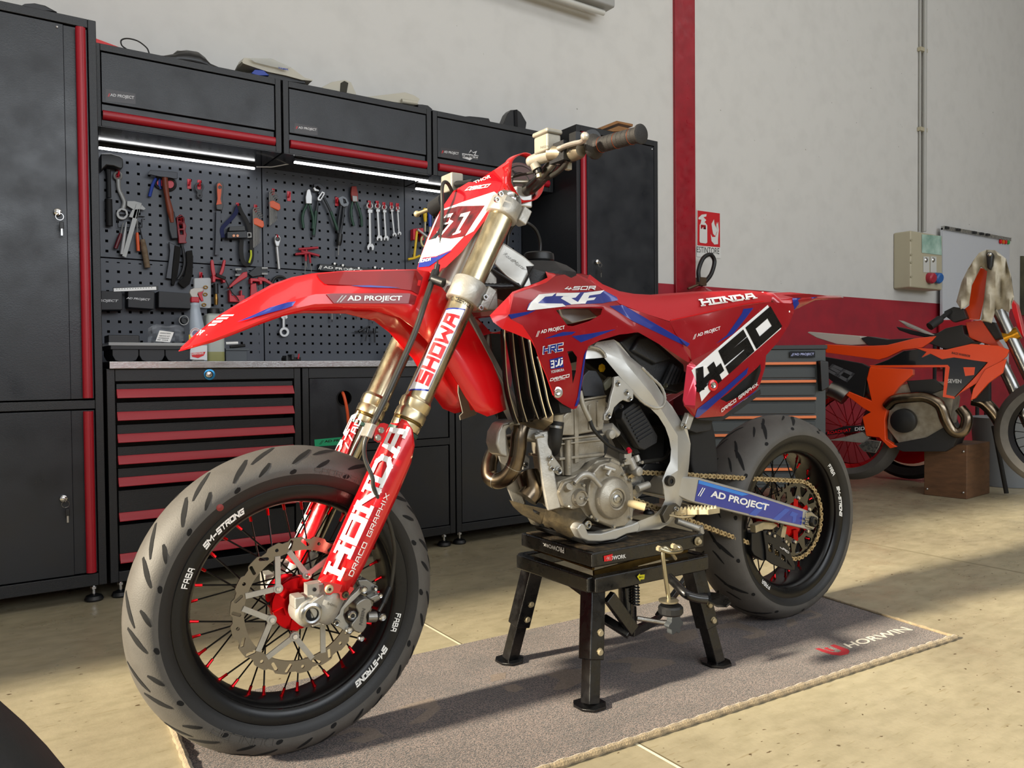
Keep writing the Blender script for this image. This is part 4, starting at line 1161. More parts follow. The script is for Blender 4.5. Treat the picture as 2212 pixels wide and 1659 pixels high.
# ---------------------------------------------------------------- handlebar and controls
bar = bez([(.564, -.398, 1.200), (.550, -.27, 1.209), (.538, -.17, 1.200), (.530, -.085, 1.160), (.530, 0, 1.156), (.530, .085, 1.160), (.538, .17, 1.200), (.550, .27, 1.209), (.564, .398, 1.200)], 6)
rr = [.011 if abs(p.y) > .17 else .0143 for p in bar]
MB().tube(bar, rr, 14).build('handlebar', mat('bar_alloy', '#6b6a66', .3, .9), bike)
MB().cbox((.523, -.045, 1.140), (.045, .03, .045)).cbox((.523, .045, 1.140), (.045, .03, .045)).build('bar_clamp', ALU2, bike, bevel=.004)
GE = K('G', 1585, 325, .402); GI = K('G', 1015, 480, .272)
for sgn in (1, -1):
    a, b = Vector(GE), Vector(GI)
    if sgn < 0: a.y *= -1; b.y *= -1
    d = (b-a).normalized(); L = (b-a).length
    prof = [(0, 0), (.0150, .0), (.0190, .002), (.0190, .005), (.0150, .007)]
    x = .007
    for k in range(9):
        prof += [(.0155, x), (.0155, x+.009), (.0146, x+.0100), (.0146, x+.0112)]; x += .0122
    prof += [(.0150, L-.012), (.0165, L-.010), (.0250, L-.003), (.0258, L), (.0250, L+.003), (.0120, L+.004)]
    g = MB().lathe(a, d, prof, 36).build('grip', mat('grip_rubber', '#1d1b1a', .6, bump=.5, scale=700), bike)
    for f_ in (.12, .42, .75) if sgn > 0 else ():
        c = a+d*(L*f_+.01); MB().lathe(c, d, [(.0157, 0), (.0161, .0006), (.0157, .0012)], 30).build('grip_wire', mat('copper_wire', '#c05a30', .3, 1.0), g)
# clutch side
PALE_ = mat('perch_alloy', '#8d8370', .45, .6, var=.3, vscale=60)
perch = multi([(MB().tube(bez([K('G', 480, 560, .175), K('G', 620, 560, .20), K('G', 760, 560, .225), K('G', 860, 520, .255)], 4), [.016]*12+[.013], 16), PALE_),
               (MB().cbox(K('G', 640, 560, .20), (.034, .050, .040)), DARKP), (MB().cbox(K('G', 820, 400, .245), (.028, .022, .026)), BLACK),
               (MB().disc_solid(K('G', 995, 400, .262), (.1, 1, 0), .021, .006, 24), BLACK)], 'clutch_perch', bike)
PALE = mat('pale_alloy', '#aaa598', .5, .35, var=.2, vscale=40, bump=.15, scale=200)
rc = K('G', 455, 450, .165)
Mr = Matrix.Translation(rc) @ Matrix.Rotation(D2R(0), 4, 'Z')
res = MB().cbox((0, 0, -.002), (.036, .050, .036), Mr).cbox((0, 0, .021), (.042, .056, .010), Mr).build('fluid_reservoir', PALE, bike, bevel=.004)
words_on(Flat(.1915), 'G', [(372, 505), (470, 490), (472, 462), (375, 476)], 'NISSIN', 'cast_lettering', mat('cast_shadow', '#a3977d', .6), res, lift=0.001)
MB().tube([K('G', 270, 650, .12), K('G', 380, 610, .145), K('G', 520, 570, .18)], [.012, .0135, .0135], 18).ball(K('G', 262, 655, .118), .012).build('master_cylinder', PALE, bike)
fit = MB().tube([K('G', 300, 680, .135), K('G', 330, 745, .138)], .011, 12)
fit2 = MB().tube([K('G', 340, 745, .138), K('G', 352, 800, .140)], .0085, 14)
fit3 = MB().tube([K('G', 352, 795, .140), K('G', 360, 845, .141)], .0062, 6)
multi([(fit, PALE), (fit2, BLACK), (fit3, CREAM)], 'banjo_fitting', bike)
MB().tube(bez([K('G', 700, 640, .22), K('G', 640, 730, .20), K('G', 540, 810, .16), K('G', 400, 875, .12), K('G', 250, 900, .08), K('G', 60, 900, .04)], 6), .0052, 12).build('clutch_hose', HOSE, bike)
MB().tube(bez([K('G', 300, 780, .13), K('G', 230, 800, .11), K('G', 120, 820, .09), K('G', -20, 860, .06)], 5), [.0032]*15+[.0028], 10).build('throttle_cable', HOSE, bike)
lv = bez([K('G', 590, 510, .215), K('G', 680, 470, .235), K('G', 780, 440, .262), K('G', 870, 420, .285), K('G', 905, 375, .30)], 5)
MB().tube(lv, [.0075, .0078]+[.0070]*(len(lv)-5)+[.0055, .005, .005], 12, flat=.7).ball(K('G', 904, 358, .302), .0088).build('clutch_lever', mat('lever_alloy', '#c8c4ba', .35, .6, var=.2, vscale=50), bike)
MB().tube([K('G', 720, 520, .235), K('G', 760, 560, .235)], .004, 8).ball(K('G', 580, 665, .185), .007).build('adjuster', STEEL, bike)
MB().cbox(K('G', 705, 710, .205), (.012, .012, .018)).build('perch_bracket', PALE, bike, bevel=.002)
# brake side (far)
lv = bez([K('T', 330, 830, -.20), K('T', 250, 858, -.25), K('T', 160, 890, -.315)], 5)
MB().tube(lv, .0065, 10, flat=.7).ball(K('T', 150, 893, -.32), .0085).build('brake_lever', CREAM, bike)
MB().tube([K('T', 290, 850, -.22), K('T', 380, 790, -.16)], .021, 16).build('brake_perch', DARKP, bike)
MB().cbox(K('T', 430, 655, -.17), (.034, .055, .045)).build('fluid_reservoir', PALE, bike, bevel=.004)
MB().tube(bez([K('T', 470, 655, -.14), K('T', 540, 650, -.10), K('T', 600, 640, -.06)], 4), .008, 10).build('switch_cable', BLACK, bike)
# front brake hose
hp = bez([K('T', 430, 715, -.10), K('T', 400, 655, -.085), K('T', 368, 640, -.07), K('T', 350, 690, -.062), K('T', 352, 850, -.05), K('T', 345, 1050, -.03), K('T', 338, 1180, -.005), K('T', 310, 1330, .03), K('T', 290, 1420, .055)], 6)
MB().tube(hp, .0042, 12).build('brake_hose', HOSE, bike)
hp = bez([K('F', 1712, 150, .055), K('F', 1700, 200, .062), K('F', 1650, 350, .085), K('F', 1590, 530, .095), K('F', 1490, 760, .105), K('F', 1390, 980, .115), K('F', 1310, 1140, .122), K('F', 1262, 1250, .125), K('F', 1262, 1360, .128), K('F', 1310, 1480, .135), K('W', 1300, 280, .135), K('W', 1370, 430, .128), K('W', 1402, 560, .115), K('W', 1400, 660, .105), K('V', 1350, 660, .098), K('V', 1230, 920, .100), K('V', 1165, 1040, .102)], 6)
n_ = len(hp)
MB().tube(hp, [.0062 if 6 < i < 36 else .0042 for i in range(n_)], 12).build('brake_hose', HOSE, bike)
MB().tube([K('F', 1700, 205, .062), K('F', 1722, 140, .054)], .0085, 14).tube([K('F', 1705, 190, .064), K('F', 1775, 215, .085)], .010, 14).build('hose_guide', BLACK, bike)
MB().tube([K('F', 1735, 95, .05), K('F', 1722, 160, .053)], .0062, 12).build('hose_sleeve', BLACK, bike)
MB().tube([K('V', 1345, 650, .098), K('V', 1240, 900, .100)], .0062, 12).build('hose_sleeve', BLACK, bike)
# brake caliper
cal = MB().prism([K('V', x, y, .118) for x, y in [(870, 870), (930, 835), (1000, 830), (1050, 870), (1068, 950), (1040, 1030), (985, 1080), (975, 1130), (985, 1200), (975, 1290), (920, 1370), (850, 1385), (780, 1355), (738, 1300), (740, 1230), (790, 1170), (835, 1120), (845, 1060), (805, 990), (810, 920)]], (0, .052, 0))
cal.prism([K('V', x, y, .112) for x, y in [(1000, 830), (1160, 760), (1180, 800), (1150, 850), (1060, 870)]], (0, .02, 0))
cal.tube([K('V', 1060, 860, .105), K('V', 1170, 800, .105)], .0065, 12).tube([K('V', 970, 1130, .10), K('V', 1130, 1120, .10)], .0105, 14)
cal.prism([K('V', x, y, .085) for x, y in [(830, 540), (980, 530), (1090, 590), (1160, 640), (1150, 760), (1000, 800), (960, 740), (850, 620)]], (0, .03, 0))
CALM = mat('caliper_grey', '#8f8d88', .38, .8, bump=.12, scale=300, var=.12, vscale=30)
caliper = cal.build('brake_caliper', CALM, bike, bevel=.0025)
words_on(Flat(.1185), 'V', [(880, 1255), (950, 985), (905, 985), (850, 1255)][0:4], 'NISSIN', 'cast_lettering', mat('cast_grey_dark', '#5d5b57', .5, .6), caliper, lift=.001, bold=.01) if False else None
def vtext(surf, c, p0, p1, h, txt, nm, m, par, lift=.001, **kw):   # text running from p0 to p1, height h px to its left
    a, b = Vector(p0), Vector(p1); d = (b-a).normalized(); n2 = Vector((d.y, -d.x))*h
    return words_on(surf, c, [tuple(a), tuple(b), tuple(b+n2), tuple(a+n2)], txt, nm, m, par, lift=lift, **kw)
vtext(Flat(.1185), 'V', (905, 1262), (960, 1000), 50, 'NISSIN', 'cast_lettering', mat('cast_grey_dark', '#5d5b57', .5, .6), caliper)
br = MB().prism([K('V', x, y, .106) for x, y in [(560, 1000), (640, 900), (720, 800), (830, 700), (880, 640), (960, 650), (960, 730), (880, 760), (780, 860), (680, 950), (620, 1010), (610, 1100), (650, 1200), (720, 1280), (720, 1360), (640, 1370), (560, 1310), (440, 1250), (440, 1170), (500, 1120), (540, 1080)]], (0, .010, 0)).build('caliper_bracket', ALU, bike, bevel=.002)
for x, y, w, r in ((925, 695, .109, .0075), (690, 1330, .109, .0072), (490, 1215, .109, .0065), (740, 1100, .115, .0085), (1105, 670, .090, .0045), (1185, 785, .107, .005), (1225, 1130, .108, .0075), (885, 1465, .085, .0065)):
    p = K('V', x, y, w); multi([(MB().lathe(p, (0, -1, 0), [(r*.5, .004), (r*.75, .0045), (r, .002), (r, -.004)], 18), STEEL), (MB().disc_solid(p+Vector((0, -.002, 0)), (0, 1, 0), r*.5, .003, 6), BLACK if x in (490, 740) else CHROME)], 'caliper_bolt', caliper)
MB().tube([K('V', 700, 1100, .10), K('V', 745, 1105, .115)], .0095, 16).build('caliper_boot', BLACK, caliper)
MB().tube([K('V', 1140, 1110, .101), K('V', 1250, 1130, .101)], .0075, 12).build('hose_union', BLACK, caliper)

# ---------------------------------------------------------------- aluminium frame
def plate(c, pts, w, th, name, m, parent=bike, bevel=.003, holes=(), mirror=False, wback=None, smooth=35):
    mb = MB().prism([K(c, x, y, w) for x, y in pts], (0, th, 0), [[K(c, x, y, w) for x, y in h] for h in holes])
    o = mb.build(name, m, parent, bevel=bevel, smooth=smooth)
    if mirror: mb.flip_copy().build(name, m, parent, bevel=bevel, smooth=smooth)
    return o
def ringpts(c, x, y, r, n=16): return [(x+r*math.cos(2*PI*i/n), y+r*math.sin(2*PI*i/n)) for i in range(n)]
spar = [(700, 60), (890, 160), (930, 165), (960, 130), (1080, 110), (1120, 135), (1200, 235), (1290, 310), (1390, 440), (1445, 530), (1500, 590), (1560, 690), (1610, 760), (1632, 860), (1622, 1000), (1612, 1080), (1590, 1190), (1575, 1260), (1540, 1360), (1480, 1430), (1410, 1470), (1300, 1478), (1245, 1492), (1228, 1470), (1240, 1420), (1300, 1398), (1370, 1370), (1420, 1320), (1448, 1260), (1440, 1190), (1428, 1120), (1455, 1050), (1485, 985), (1492, 900), (1478, 820), (1450, 740), (1400, 660), (1330, 590), (1240, 500), (1180, 440), (1110, 360), (1060, 300), (1010, 240), (960, 245), (880, 250), (800, 170)]
SPS = Surf('E', [(700, 60, .06), (890, 160, .082), (1080, 110, .085), (1200, 235, .092), (1290, 310, .098), (1445, 530, .108), (1560, 690, .112), (1632, 860, .112), (1612, 1080, .118), (1575, 1260, .118), (1480, 1430, .108), (1245, 1492, .095), (1228, 1470, .095), (1448, 1260, .122), (1428, 1120, .122), (1492, 900, .118), (1400, 660, .114), (1240, 500, .108), (1010, 240, .094), (880, 250, .085), (1150, 260, .108), (1350, 500, .118), (1540, 800, .126), (1540, 1050, .130), (1500, 1250, .130), (1380, 1420, .110)],
           [(1, 20), (20, 21), (21, 22), (22, 23), (23, 24), (24, 25)])
sp_o, sp_f = panel(SPS, 'E', spar, 'frame_spar', ALU2, bike, thick=.034, smooth=30, mirror=True, bevel=.004)
# welds
wl = bez([K('E', x, y, SPS.at(1000+.3014*x, 700+.3014*y)+.001) for x, y in [(1210, 480), (1290, 560), (1370, 600), (1430, 590), (1448, 530), (1420, 450), (1350, 380), (1280, 310)]], 5)
MB().tube(wl, [.0034 if i % 2 else .0042 for i in range(len(wl))], 8).build('weld_bead', ALU, sp_o)
wl = bez([K('E', x, y, .098) for x, y in [(905, 160), (970, 175), (1010, 210), (1020, 240)]], 5)
MB().tube(wl, [.0034 if i % 2 else .0042 for i in range(len(wl))], 8).build('weld_bead', ALU, sp_o)
MB().lathe(K('E', 1487, 1125, .131), (0, -1, 0), [(.006, .001), (.006, .004), (.0125, .004), (.0135, 0), (.0135, -.008)], 24).build('swingarm_pivot', mat('dark_washer', '#4c4a46', .4, .8), sp_o)
MB().lathe(K('E', 1487, 1125, .1325), (0, -1, 0), [(0, 0), (.0062, .0005)], 16).build('pivot_bore', BLACKM, sp_o)
# bracket to the side panel
MB().bar(K('E', 1590, 745, .128), K('E', 1625, 645, .128), .022, .016, (0, 1, 0)).build('panel_bracket', ALU2, bike, bevel=.003)
def bolt(c, x, y, w, r=.0058, par=None, m=None, cup=True):
    p = K(c, x, y, w)
    prt = [(MB().lathe(p, (0, -1, 0), [(r*.5, .0035), (r*.85, .004), (r, .0025), (r, 0), (r*1.35, 0), (r*1.35, -.0015)], 16), m or STEEL), (MB().disc_solid(p+Vector((0, -.0025, 0)), (0, 1, 0), r*.5, .002, 6), BLACKM)]
    return multi(prt, 'bolt', par or bike)
bolt('E', 1585, 733, .138)
# rest of the main beam up to the steering head, with engraved script
P0 = [K('T', 800, 1150, .050), K('T', 1215, 1470, .085), K('T', 960, 1530, .080), K('T', 730, 1290, .048)]
mb = MB()
q = [(800, 1110, .045), (850, 1130, .055), (1000, 1230, .068), (1120, 1330, .075), (1200, 1395, .080), (1130, 1480, .082), (990, 1480, .080), (860, 1390, .070), (760, 1290, .050)]
SU = Surf('T', q); up = panel(SU, 'T', [a[:2] for a in q], 'upper_frame_beam', ALU2, bike, thick=.03, bevel=.004)
words_on(SU, 'T', [(835, 1215), (1010, 1345), (1035, 1335), (862, 1203)], 'RoadMaster', 'engraving', mat('engraved', '#8b8a86', .5, .6), up, lift=.0008, bold=.0)
MB().flip_copy()
MB().tube([K('T', 1075, 1320, .082), K('T', 990, 1475, .086)], .0028, 6).build('cable_tie', BLACK, up)
MB().tube(bez([K('T', 740, 1330, .075), K('T', 850, 1400, .082), K('T', 980, 1480, .088), K('T', 700, 1480, .08)][:3], 5), .0036, 8).build('wiring', BLACK, bike)
cor = bez([K('T', 680, 1465, .07), K('T', 800, 1468, .075), K('T', 960, 1462, .08)], 8)
MB().tube(cor, [.0068 if i % 2 else .0056 for i in range(len(cor))], 10).build('corrugated_sleeve', BLACK, bike)
MB().prism([K('T', x, y, .045) for x, y in [(700, 1300), (790, 1400), (800, 1659), (640, 1659), (660, 1500)]], (0, .09, 0)).build('head_gusset', ALU, bike, bevel=.004)
bolt('T', 740, 1535, .047)
# double front cradle
for sgn, pts in ((1, [(560, 770, .050), (590, 960, .060), (615, 1140, .068), (650, 1320, .072)]), (-1, [(262, 770, -.030), (300, 960, -.040), (350, 1140, -.050), (410, 1290, -.055)])):
    pp = [K('E', *p) for p in pts]
    MB().tube(bez(pp, 4), .0215 if sgn > 0 else .019, 4, flat=1.15, up=(1, .35, 0)).build('cradle_tube', ALU, bike, bevel=.004)
plate('E', [(240, 860), (250, 780), (290, 710), (380, 690), (480, 735), (590, 762), (605, 800), (590, 850), (520, 850), (460, 830), (400, 730), (360, 715), (315, 760), (320, 900), (330, 960), (270, 940)], .045, .05, 'cradle_yoke', ALU, bevel=.006)
MB().tube(bez([K('E', 510, 810, .060), K('E', 560, 800, .062), K('E', 590, 830, .062)], 4), .006, 8).build('weld_bead', ALU, bike)
MB().tube([K('E', 400, 700, .0), FX(.90, 0)+Vector((.04, 0, 0))], .024, 4, up=(1, 0, .4)).build('down_tube', ALU, bike, bevel=.004)
plate('E', [(640, 930), (700, 1010), (720, 1060), (690, 1085), (650, 1060), (615, 1000)], .085, .006, 'engine_mount', ALU)
for x, y in ((628, 960), (640, 1035)): bolt('E', x, y, .087, .0045)
bolt('E', 688, 1050, .088, .0075); 
plate('E', [(430, 920), (480, 960), (475, 1040), (430, 1050)], .0, .006, 'engine_mount', ALU); bolt('E', 450, 1005, .001, .006)
plate('E', [(1085, 380), (1120, 372), (1190, 440), (1225, 480), (1222, 540), (1190, 560), (1150, 545), (1125, 560), (1085, 600), (1065, 670), (1040, 692), (1012, 690), (1015, 650), (1045, 600), (1060, 520), (1080, 450)], .112, .008, 'engine_hanger', ALU2, bevel=.002)
for x, y, r in ((1110, 425, .0058), (1172, 490, .0058), (1195, 535, .0050), (1042, 657, .0068)): bolt('E', x, y, .113, r)
# lower rails
lr = [(815, 1470), (840, 1435), (870, 1430), (880, 1450), (900, 1500), (990, 1500), (1090, 1470), (1215, 1435), (1260, 1415), (1275, 1450), (1260, 1490), (1180, 1505), (1100, 1545), (990, 1562), (900, 1558), (850, 1535)]
plate('E', lr, .105, .03, 'lower_rail', ALU2, bevel=.004, mirror=True)
MB().prism([K('E', x, y, .102) for x, y in [(850, 1540), (1000, 1565), (1100, 1548), (1180, 1510), (1190, 1540), (1080, 1570), (960, 1582), (880, 1578)]], (0, .20, 0)).build('skid_rubber', BLACK, bike, bevel=.003)
bolt('E', 898, 1440, .098, .0075)

# ---------------------------------------------------------------- engine
ec = K('E', 1070, 1240, .10)
eng = MB()
eng.prism([K('E', x, y, .085) for x, y in [(680, 1130), (790, 1090), (900, 1040), (960, 980), (1060, 960), (1130, 990), (1170, 1080), (1220, 1150), (1230, 1300), (1215, 1420), (1180, 1450), (1080, 1470), (950, 1410), (880, 1380), (830, 1310), (690, 1320), (670, 1220)]], (0, .17, 0))
eng.build('crankcase', ENG, bike, bevel=.004)
cv = MB().prism([K('E', x, y, .108) for x, y in [(905, 1160), (930, 1070), (985, 1010), (1060, 985), (1120, 1005), (1155, 1060), (1170, 1140), (1195, 1200), (1200, 1300), (1205, 1400), (1160, 1450), (1085, 1462), (1010, 1430), (950, 1395), (915, 1330), (895, 1250)]], (0, .03, 0))
cover = cv.build('flywheel_cover', ENG, bike, bevel=.004)
cc = K('E', 1065, 1245, .108)
MB().lathe(cc, (0, -1, 0), [(0, .018), (.020, .018), (.0215, .016), (.0225, .0205), (.026, .0215), (.030, .019), (.044, .015), (.0475, .012), (.050, .004), (.050, 0)], 48).build('cover_dome', ENG, cover)
MB().lathe(cc+Vector((0, -.018, 0)), (0, -1, 0), [(0, .004), (.0085, .004), (.0100, .003), (.0105, .001), (.0165, .001), (.0175, 0)], 32).build('inspection_cap', STEEL, cover)
MB().hexn(cc+Vector((0, -.021, 0)), (0, -1, 0), .0062, .003).build('cap_hex', STEEL, cover)
wc = K('E', 832, 1245, .100)
MB().lathe(wc, (0, -1, 0), [(0, .006), (.0035, .008), (.004, .006), (.013, .006), (.015, .010), (.0175, .0105), (.019, .008), (.021, 0), (.021, -.02)], 36).build('oil_filter_cover', ENG, bike)
plate('E', [(690, 1210), (730, 1130), (800, 1110), (880, 1150), (900, 1230), (880, 1310), (800, 1330), (720, 1310)], .099, .03, 'filter_housing', ENG, bevel=.005)
MB().tube([K('E', 745, 1180, .10), K('E', 765, 1165, .112)], .0085, 14).build('filler_boss', ENG, bike)
for x, y in ((805, 1145), (862, 1155), (890, 1255), (770, 1310), (940, 1080), (1062, 975), (1150, 1080), (1190, 1220), (1200, 1390), (1080, 1452), (960, 1405), (915, 1380), (1140, 1010)):
    MB().lathe(K('E', x, y, .112), (0, -1, 0), [(0, .004), (.0034, .004), (.0042, .003), (.0042, -.004)], 8).build('case_bolt', STEEL, bike)
# shift linkage over the cases
sl = MB().tube(bez([K('E', 800, 1135, .115), K('E', 850, 1085, .12), K('E', 900, 1080, .124), K('E', 940, 1110, .126), K('E', 985, 1162, .128)], 4), [.0075]*12+[.006]*5, 12)
sl.tube([K('E', 830, 1110, .118), K('E', 940, 1078, .121)], .0055, 10).tube([K('E', 1010, 1025, .118), K('E', 1085, 1048, .124)], .0055, 12).tube([K('E', 1060, 1040, .122), K('E', 1035, 1085, .124)], .005, 10)
sl.build('clutch_slave', ALU, bike)
# cylinder and head
def slab(pts, w, th, m, name, bevel=.004): return plate('E', pts, w, th, name, m, bevel=bevel)
slab([(690, 830), (1010, 790), (1018, 900), (1010, 950), (880, 1000), (830, 1060), (720, 1090), (700, 940)], .062, .12, ENG, 'cylinder')
slab([(740, 640), (800, 590), (880, 550), (1030, 520), (1020, 660), (1008, 760), (800, 800), (690, 800), (680, 700)], .066, .13, ENG, 'cylinder_head')
for y0, y1, e in ((792, 806, 0), (828, 842, 2), (930, 950, 4), (520, 534, -8)):
    a = [(690+e, y0+28), (1012+e, y0-8), (1012+e, y1-8), (690+e, y1+28)] if y0 > 600 else [(868, y0+15), (1032, y0-12), (1032, y1-12), (868, y1+15)]
    slab(a, .0705, .13, ENG, 'head_joint', .0015)
for x0, x1, ya, yb in ((800, 830, 600, 1000), (900, 918, 580, 760), (960, 975, 560, 740)):
    slab([(x0, ya), (x1, ya-8), (x1+5, yb-8), (x0+5, yb)], .0695, .02, ENG, 'casting_rib', .002)
MB().tube([K('E', 750, 830, .07), K('E', 755, 1080, .07)], .0085, 12).build('oil_pipe', ENG, bike)
slab([(870, 520), (850, 440), (862, 370), (900, 330), (960, 335), (1000, 400), (1022, 500), (1030, 510), (960, 520)], .062, .12, ENGD, 'valve_cover', .008)
MB().tube(bez([K('E', 838, 480, .085), K('E', 860, 580, .09), K('E', 910, 690, .095)], 4), .0062, 12).build('breather_pipe', PALE, bike)
MB().tube(bez([K('E', 908, 685, .095), K('E', 940, 760, .098), K('E', 1030, 855, .10), K('E', 1100, 900, .095), K('E', 1180, 925, .08)], 5), .0046, 10).build('breather_hose', BLACK, bike)
MB().tube([K('E', 1010, 760, .055), K('E', 1060, 745, .07), K('E', 1105, 790, .07)], [.015, .013, .010], 18).lathe(K('E', 1055, 790, .075), (0, -1, 0), [(0, .01), (.010, .009), (.0125, .004), (.013, 0)], 20).build('throttle_shaft_housing', ALU, bike)
# ignition box with ribs
eb = [(1145, 625), (1235, 560), (1270, 580), (1400, 800), (1395, 850), (1300, 905), (1265, 890), (1140, 680)]
ecu = plate('E', eb, .088, .03, 'control_unit', DARKP, bevel=.004)
for i in range(9):
    x0, y0 = 1165+i*12, 650+i*24
    MB().bar(K('E', x0, y0, .090), K('E', x0+100, y0-62, .090), .004, .003, (0, 1, 0)).build('cooling_rib', DARKP, ecu)
plate('E', [(1080, 600), (1130, 560), (1170, 600), (1150, 740), (1280, 930), (1240, 940), (1120, 780)], .060, .03, 'unit_bracket', BLACK)
bolt('E', 1135, 590, .09, .0045, ecu, BLACK)
# gearbox-side small parts
st_ = MB().lathe(K('E', 1248, 1055, .085), (0, -1, 0), [(0, .012), (.010, .011), (.0125, .007), (.0125, -.03)], 24)
st_.tube([K('E', 1190, 960, .075), K('E', 1225, 1040, .08)], .011, 14).tube([K('E', 1240, 940, .075), K('E', 1255, 990, .08)], .008, 12)
st_.cbox(K('E', 1165, 960, .075), (.024, .02, .032)).build('starter_motor', ALU, bike, bevel=.002)
for x, y in ((1165, 975), (1280, 990), (1205, 1120)): MB().lathe(K('E', x, y, .092), (0, -1, 0), [(0, .004), (.004, .004), (.0048, .002), (.0048, -.005)], 12).build('case_bolt', STEEL, bike)
MB().disc_solid(K('E', 1190, 905, .085), (.2, 1, .6), .006, .010, 14).build('red_cap', mat('red_cap', '#d01838', .3), bike)
MB().tube(bez([K('E', 1280, 990, .07), K('E', 1350, 980, .07), K('E', 1440, 960, .07), K('E', 1480, 900, .06)], 4), .0055, 10).build('drain_hose', HOSE, bike)
plate('E', [(1240, 1160), (1260, 1060), (1310, 1000), (1470, 1005), (1460, 1050), (1380, 1080), (1330, 1150), (1290, 1190)], .07, .02, 'chain_case', BLACK)
MB().tube([K('E', 1250, 1180, .085), K('E', 1330, 1150, .085)], .009, 12).build('countershaft_cover', ALU, bike)
plate('E', [(700, 300), (860, 260), (1110, 440), (1100, 800), (1200, 1000), (1440, 980), (1450, 640), (1200, 420), (980, 200), (760, 200)], -.03, .03, 'intake_backing', BLACKM)
# coolant hose and clamp
MB().tube(bez([K('E', 675, 700, .08), K('E', 665, 780, .08), K('E', 655, 860, .075), K('E', 640, 900, .04)], 4), .0165, 16).build('coolant_hose', RUB, bike)
MB().tube([K('E', 664, 728, .08), K('E', 662, 745, .08)], .0175, 20).build('hose_band', STEEL, bike)
MB().tube([K('E', 680, 640, .085), K('E', 676, 710, .08)], .0145, 16).build('radiator_outlet', ALU, bike)
# airbox and filter cover behind the shroud
plate('E', [(1120, 130), (1240, 60), (1330, 70), (1590, 290), (1600, 470), (1540, 500), (1440, 470), (1400, 420), (1280, 310)], .07, .12, 'airbox', DARKP, bevel=.006)
plate('E', [(1210, 190), (1270, 95), (1330, 90), (1500, 250), (1380, 290)], .082, .02, 'airbox_lid', DARKP, bevel=.006)
for i in range(6): MB().bar(K('E', 1430+i*28, 440-i*4, .085), K('E', 1500+i*18, 290+i*12, .085), .007, .012, (0, 1, 0)).build('airbox_rib', DARKP, bike)
bolt('E', 1450, 440, .088, .006, None, mat('dark_bolt', '#5c5a48', .35, .9))
MB().lathe(K('E', 995, 315, .04), (0, -1, 0), [(0, .003), (.010, .002), (.011, 0)], 7).build('yellow_adjuster', mat('yellow_plastic', '#d5a915', .4), bike)
plate('E', [(1010, 430), (1060, 375), (1085, 385), (1060, 450), (1025, 480)], .06, .012, 'plug_connector', mat('grey_connector', '#7b7d70', .5))
# exhaust header: out at the front, one loop
ex = bez([K('E', 520, 640, .02), K('E', 440, 700, .03), K('E', 405, 790, .035), K('E', 395, 900, .035), K('E', 370, 1010, .03), K('E', 320, 1090, .015), K('E', 250, 1125, -.01), K('E', 192, 1090, -.035), K('E', 190, 1000, -.05), K('E', 225, 910, -.06), K('E', 262, 860, -.07), K('E', 420, 820, -.09)], 6)
hd = MB().tube(ex, .0188, 24).build('exhaust_header', TITAN, bike)
for i in (25, 37):
    p, q_ = ex[i], ex[i+1]; MB().tube([p, p+(q_-p)*.25], .0198, 24).build('header_weld', STEEL, hd)
MB().tube(bez([K('E', 470, 1070, .0), K('E', 500, 1180, .02), K('E', 460, 1250, .02)], 4), .026, 20).build('lower_exhaust', TITAN, bike)
# skid plate
SK = Surf('E', [(330, 1260, -.05), (430, 1290, .0), (590, 1325, .06), (650, 1320, .075), (830, 1300, .085), (890, 1380, .085), (810, 1480, .085), (850, 1540, .085), (870, 1575, .06), (740, 1520, .05), (560, 1440, -.02), (420, 1365, -.05), (360, 1310, -.055), (620, 1400, .055), (740, 1440, .075)], [(3, 13), (13, 14)])
panel(SK, 'E', [(330, 1260), (430, 1290), (590, 1325), (650, 1320), (720, 1310), (830, 1300), (860, 1340), (890, 1385), (810, 1480), (850, 1540), (870, 1575), (740, 1520), (560, 1440), (420, 1365), (360, 1310)], 'skid_plate', CARB, bike,
      holes=[[(500, 1325), (550, 1350), (548, 1372), (505, 1345)], [(415, 1380), (425, 1378), (480, 1405), (475, 1416)], [(545, 1435), (575, 1430), (585, 1448), (560, 1452)], [(610, 1455), (640, 1460), (672, 1485), (650, 1480)]], thick=.004, grid=22, smooth=50)

# ---------------------------------------------------------------- chain drive
sc_ = Vector((1.460, -.068, .307)); fcn = K('E', 1300, 1150, .068); fcn = Vector((.842, -.068, .462))
def chain_path():
    r1, r2 = .1125, .034
    d = Vector((sc_.x-fcn.x, sc_.z-fcn.z)); L = d.length; ang = math.atan2(d.y, d.x); be = math.acos((r1-r2)/L)*-1+PI
    pts = []
    # tangent directions
    a_up = ang+PI-be if False else ang+math.acos((r2-r1)/L); a_lo = ang-math.acos((r2-r1)/L)
    n = 30
    for i in range(n+1):                                # around the big sprocket from top to bottom, rearwards
        a = a_up+(a_lo-a_up)*i/n
        pts.append(Vector((sc_.x+r1*math.cos(a), -.068, sc_.z+r1*math.sin(a))))
    for i in range(9):
        a = a_lo-(2*PI-(a_up-a_lo))*i/8
        pts.append(Vector((fcn.x+r2*math.cos(a), -.068, fcn.z+r2*math.sin(a))))
    return pts+[pts[0]]
cp = chain_path(); Ls = [0]
for a, b in zip(cp, cp[1:]): Ls.append(Ls[-1]+(b-a).length)
def along(s):
    for i in range(len(Ls)-1):
        if s <= Ls[i+1]: return cp[i].lerp(cp[i+1], (s-Ls[i])/(Ls[i+1]-Ls[i]))
    return cp[-1]
NL = int(round(Ls[-1]/.01588/2)*2)
mbp = MB(); mbr = MB(); mbh = MB()
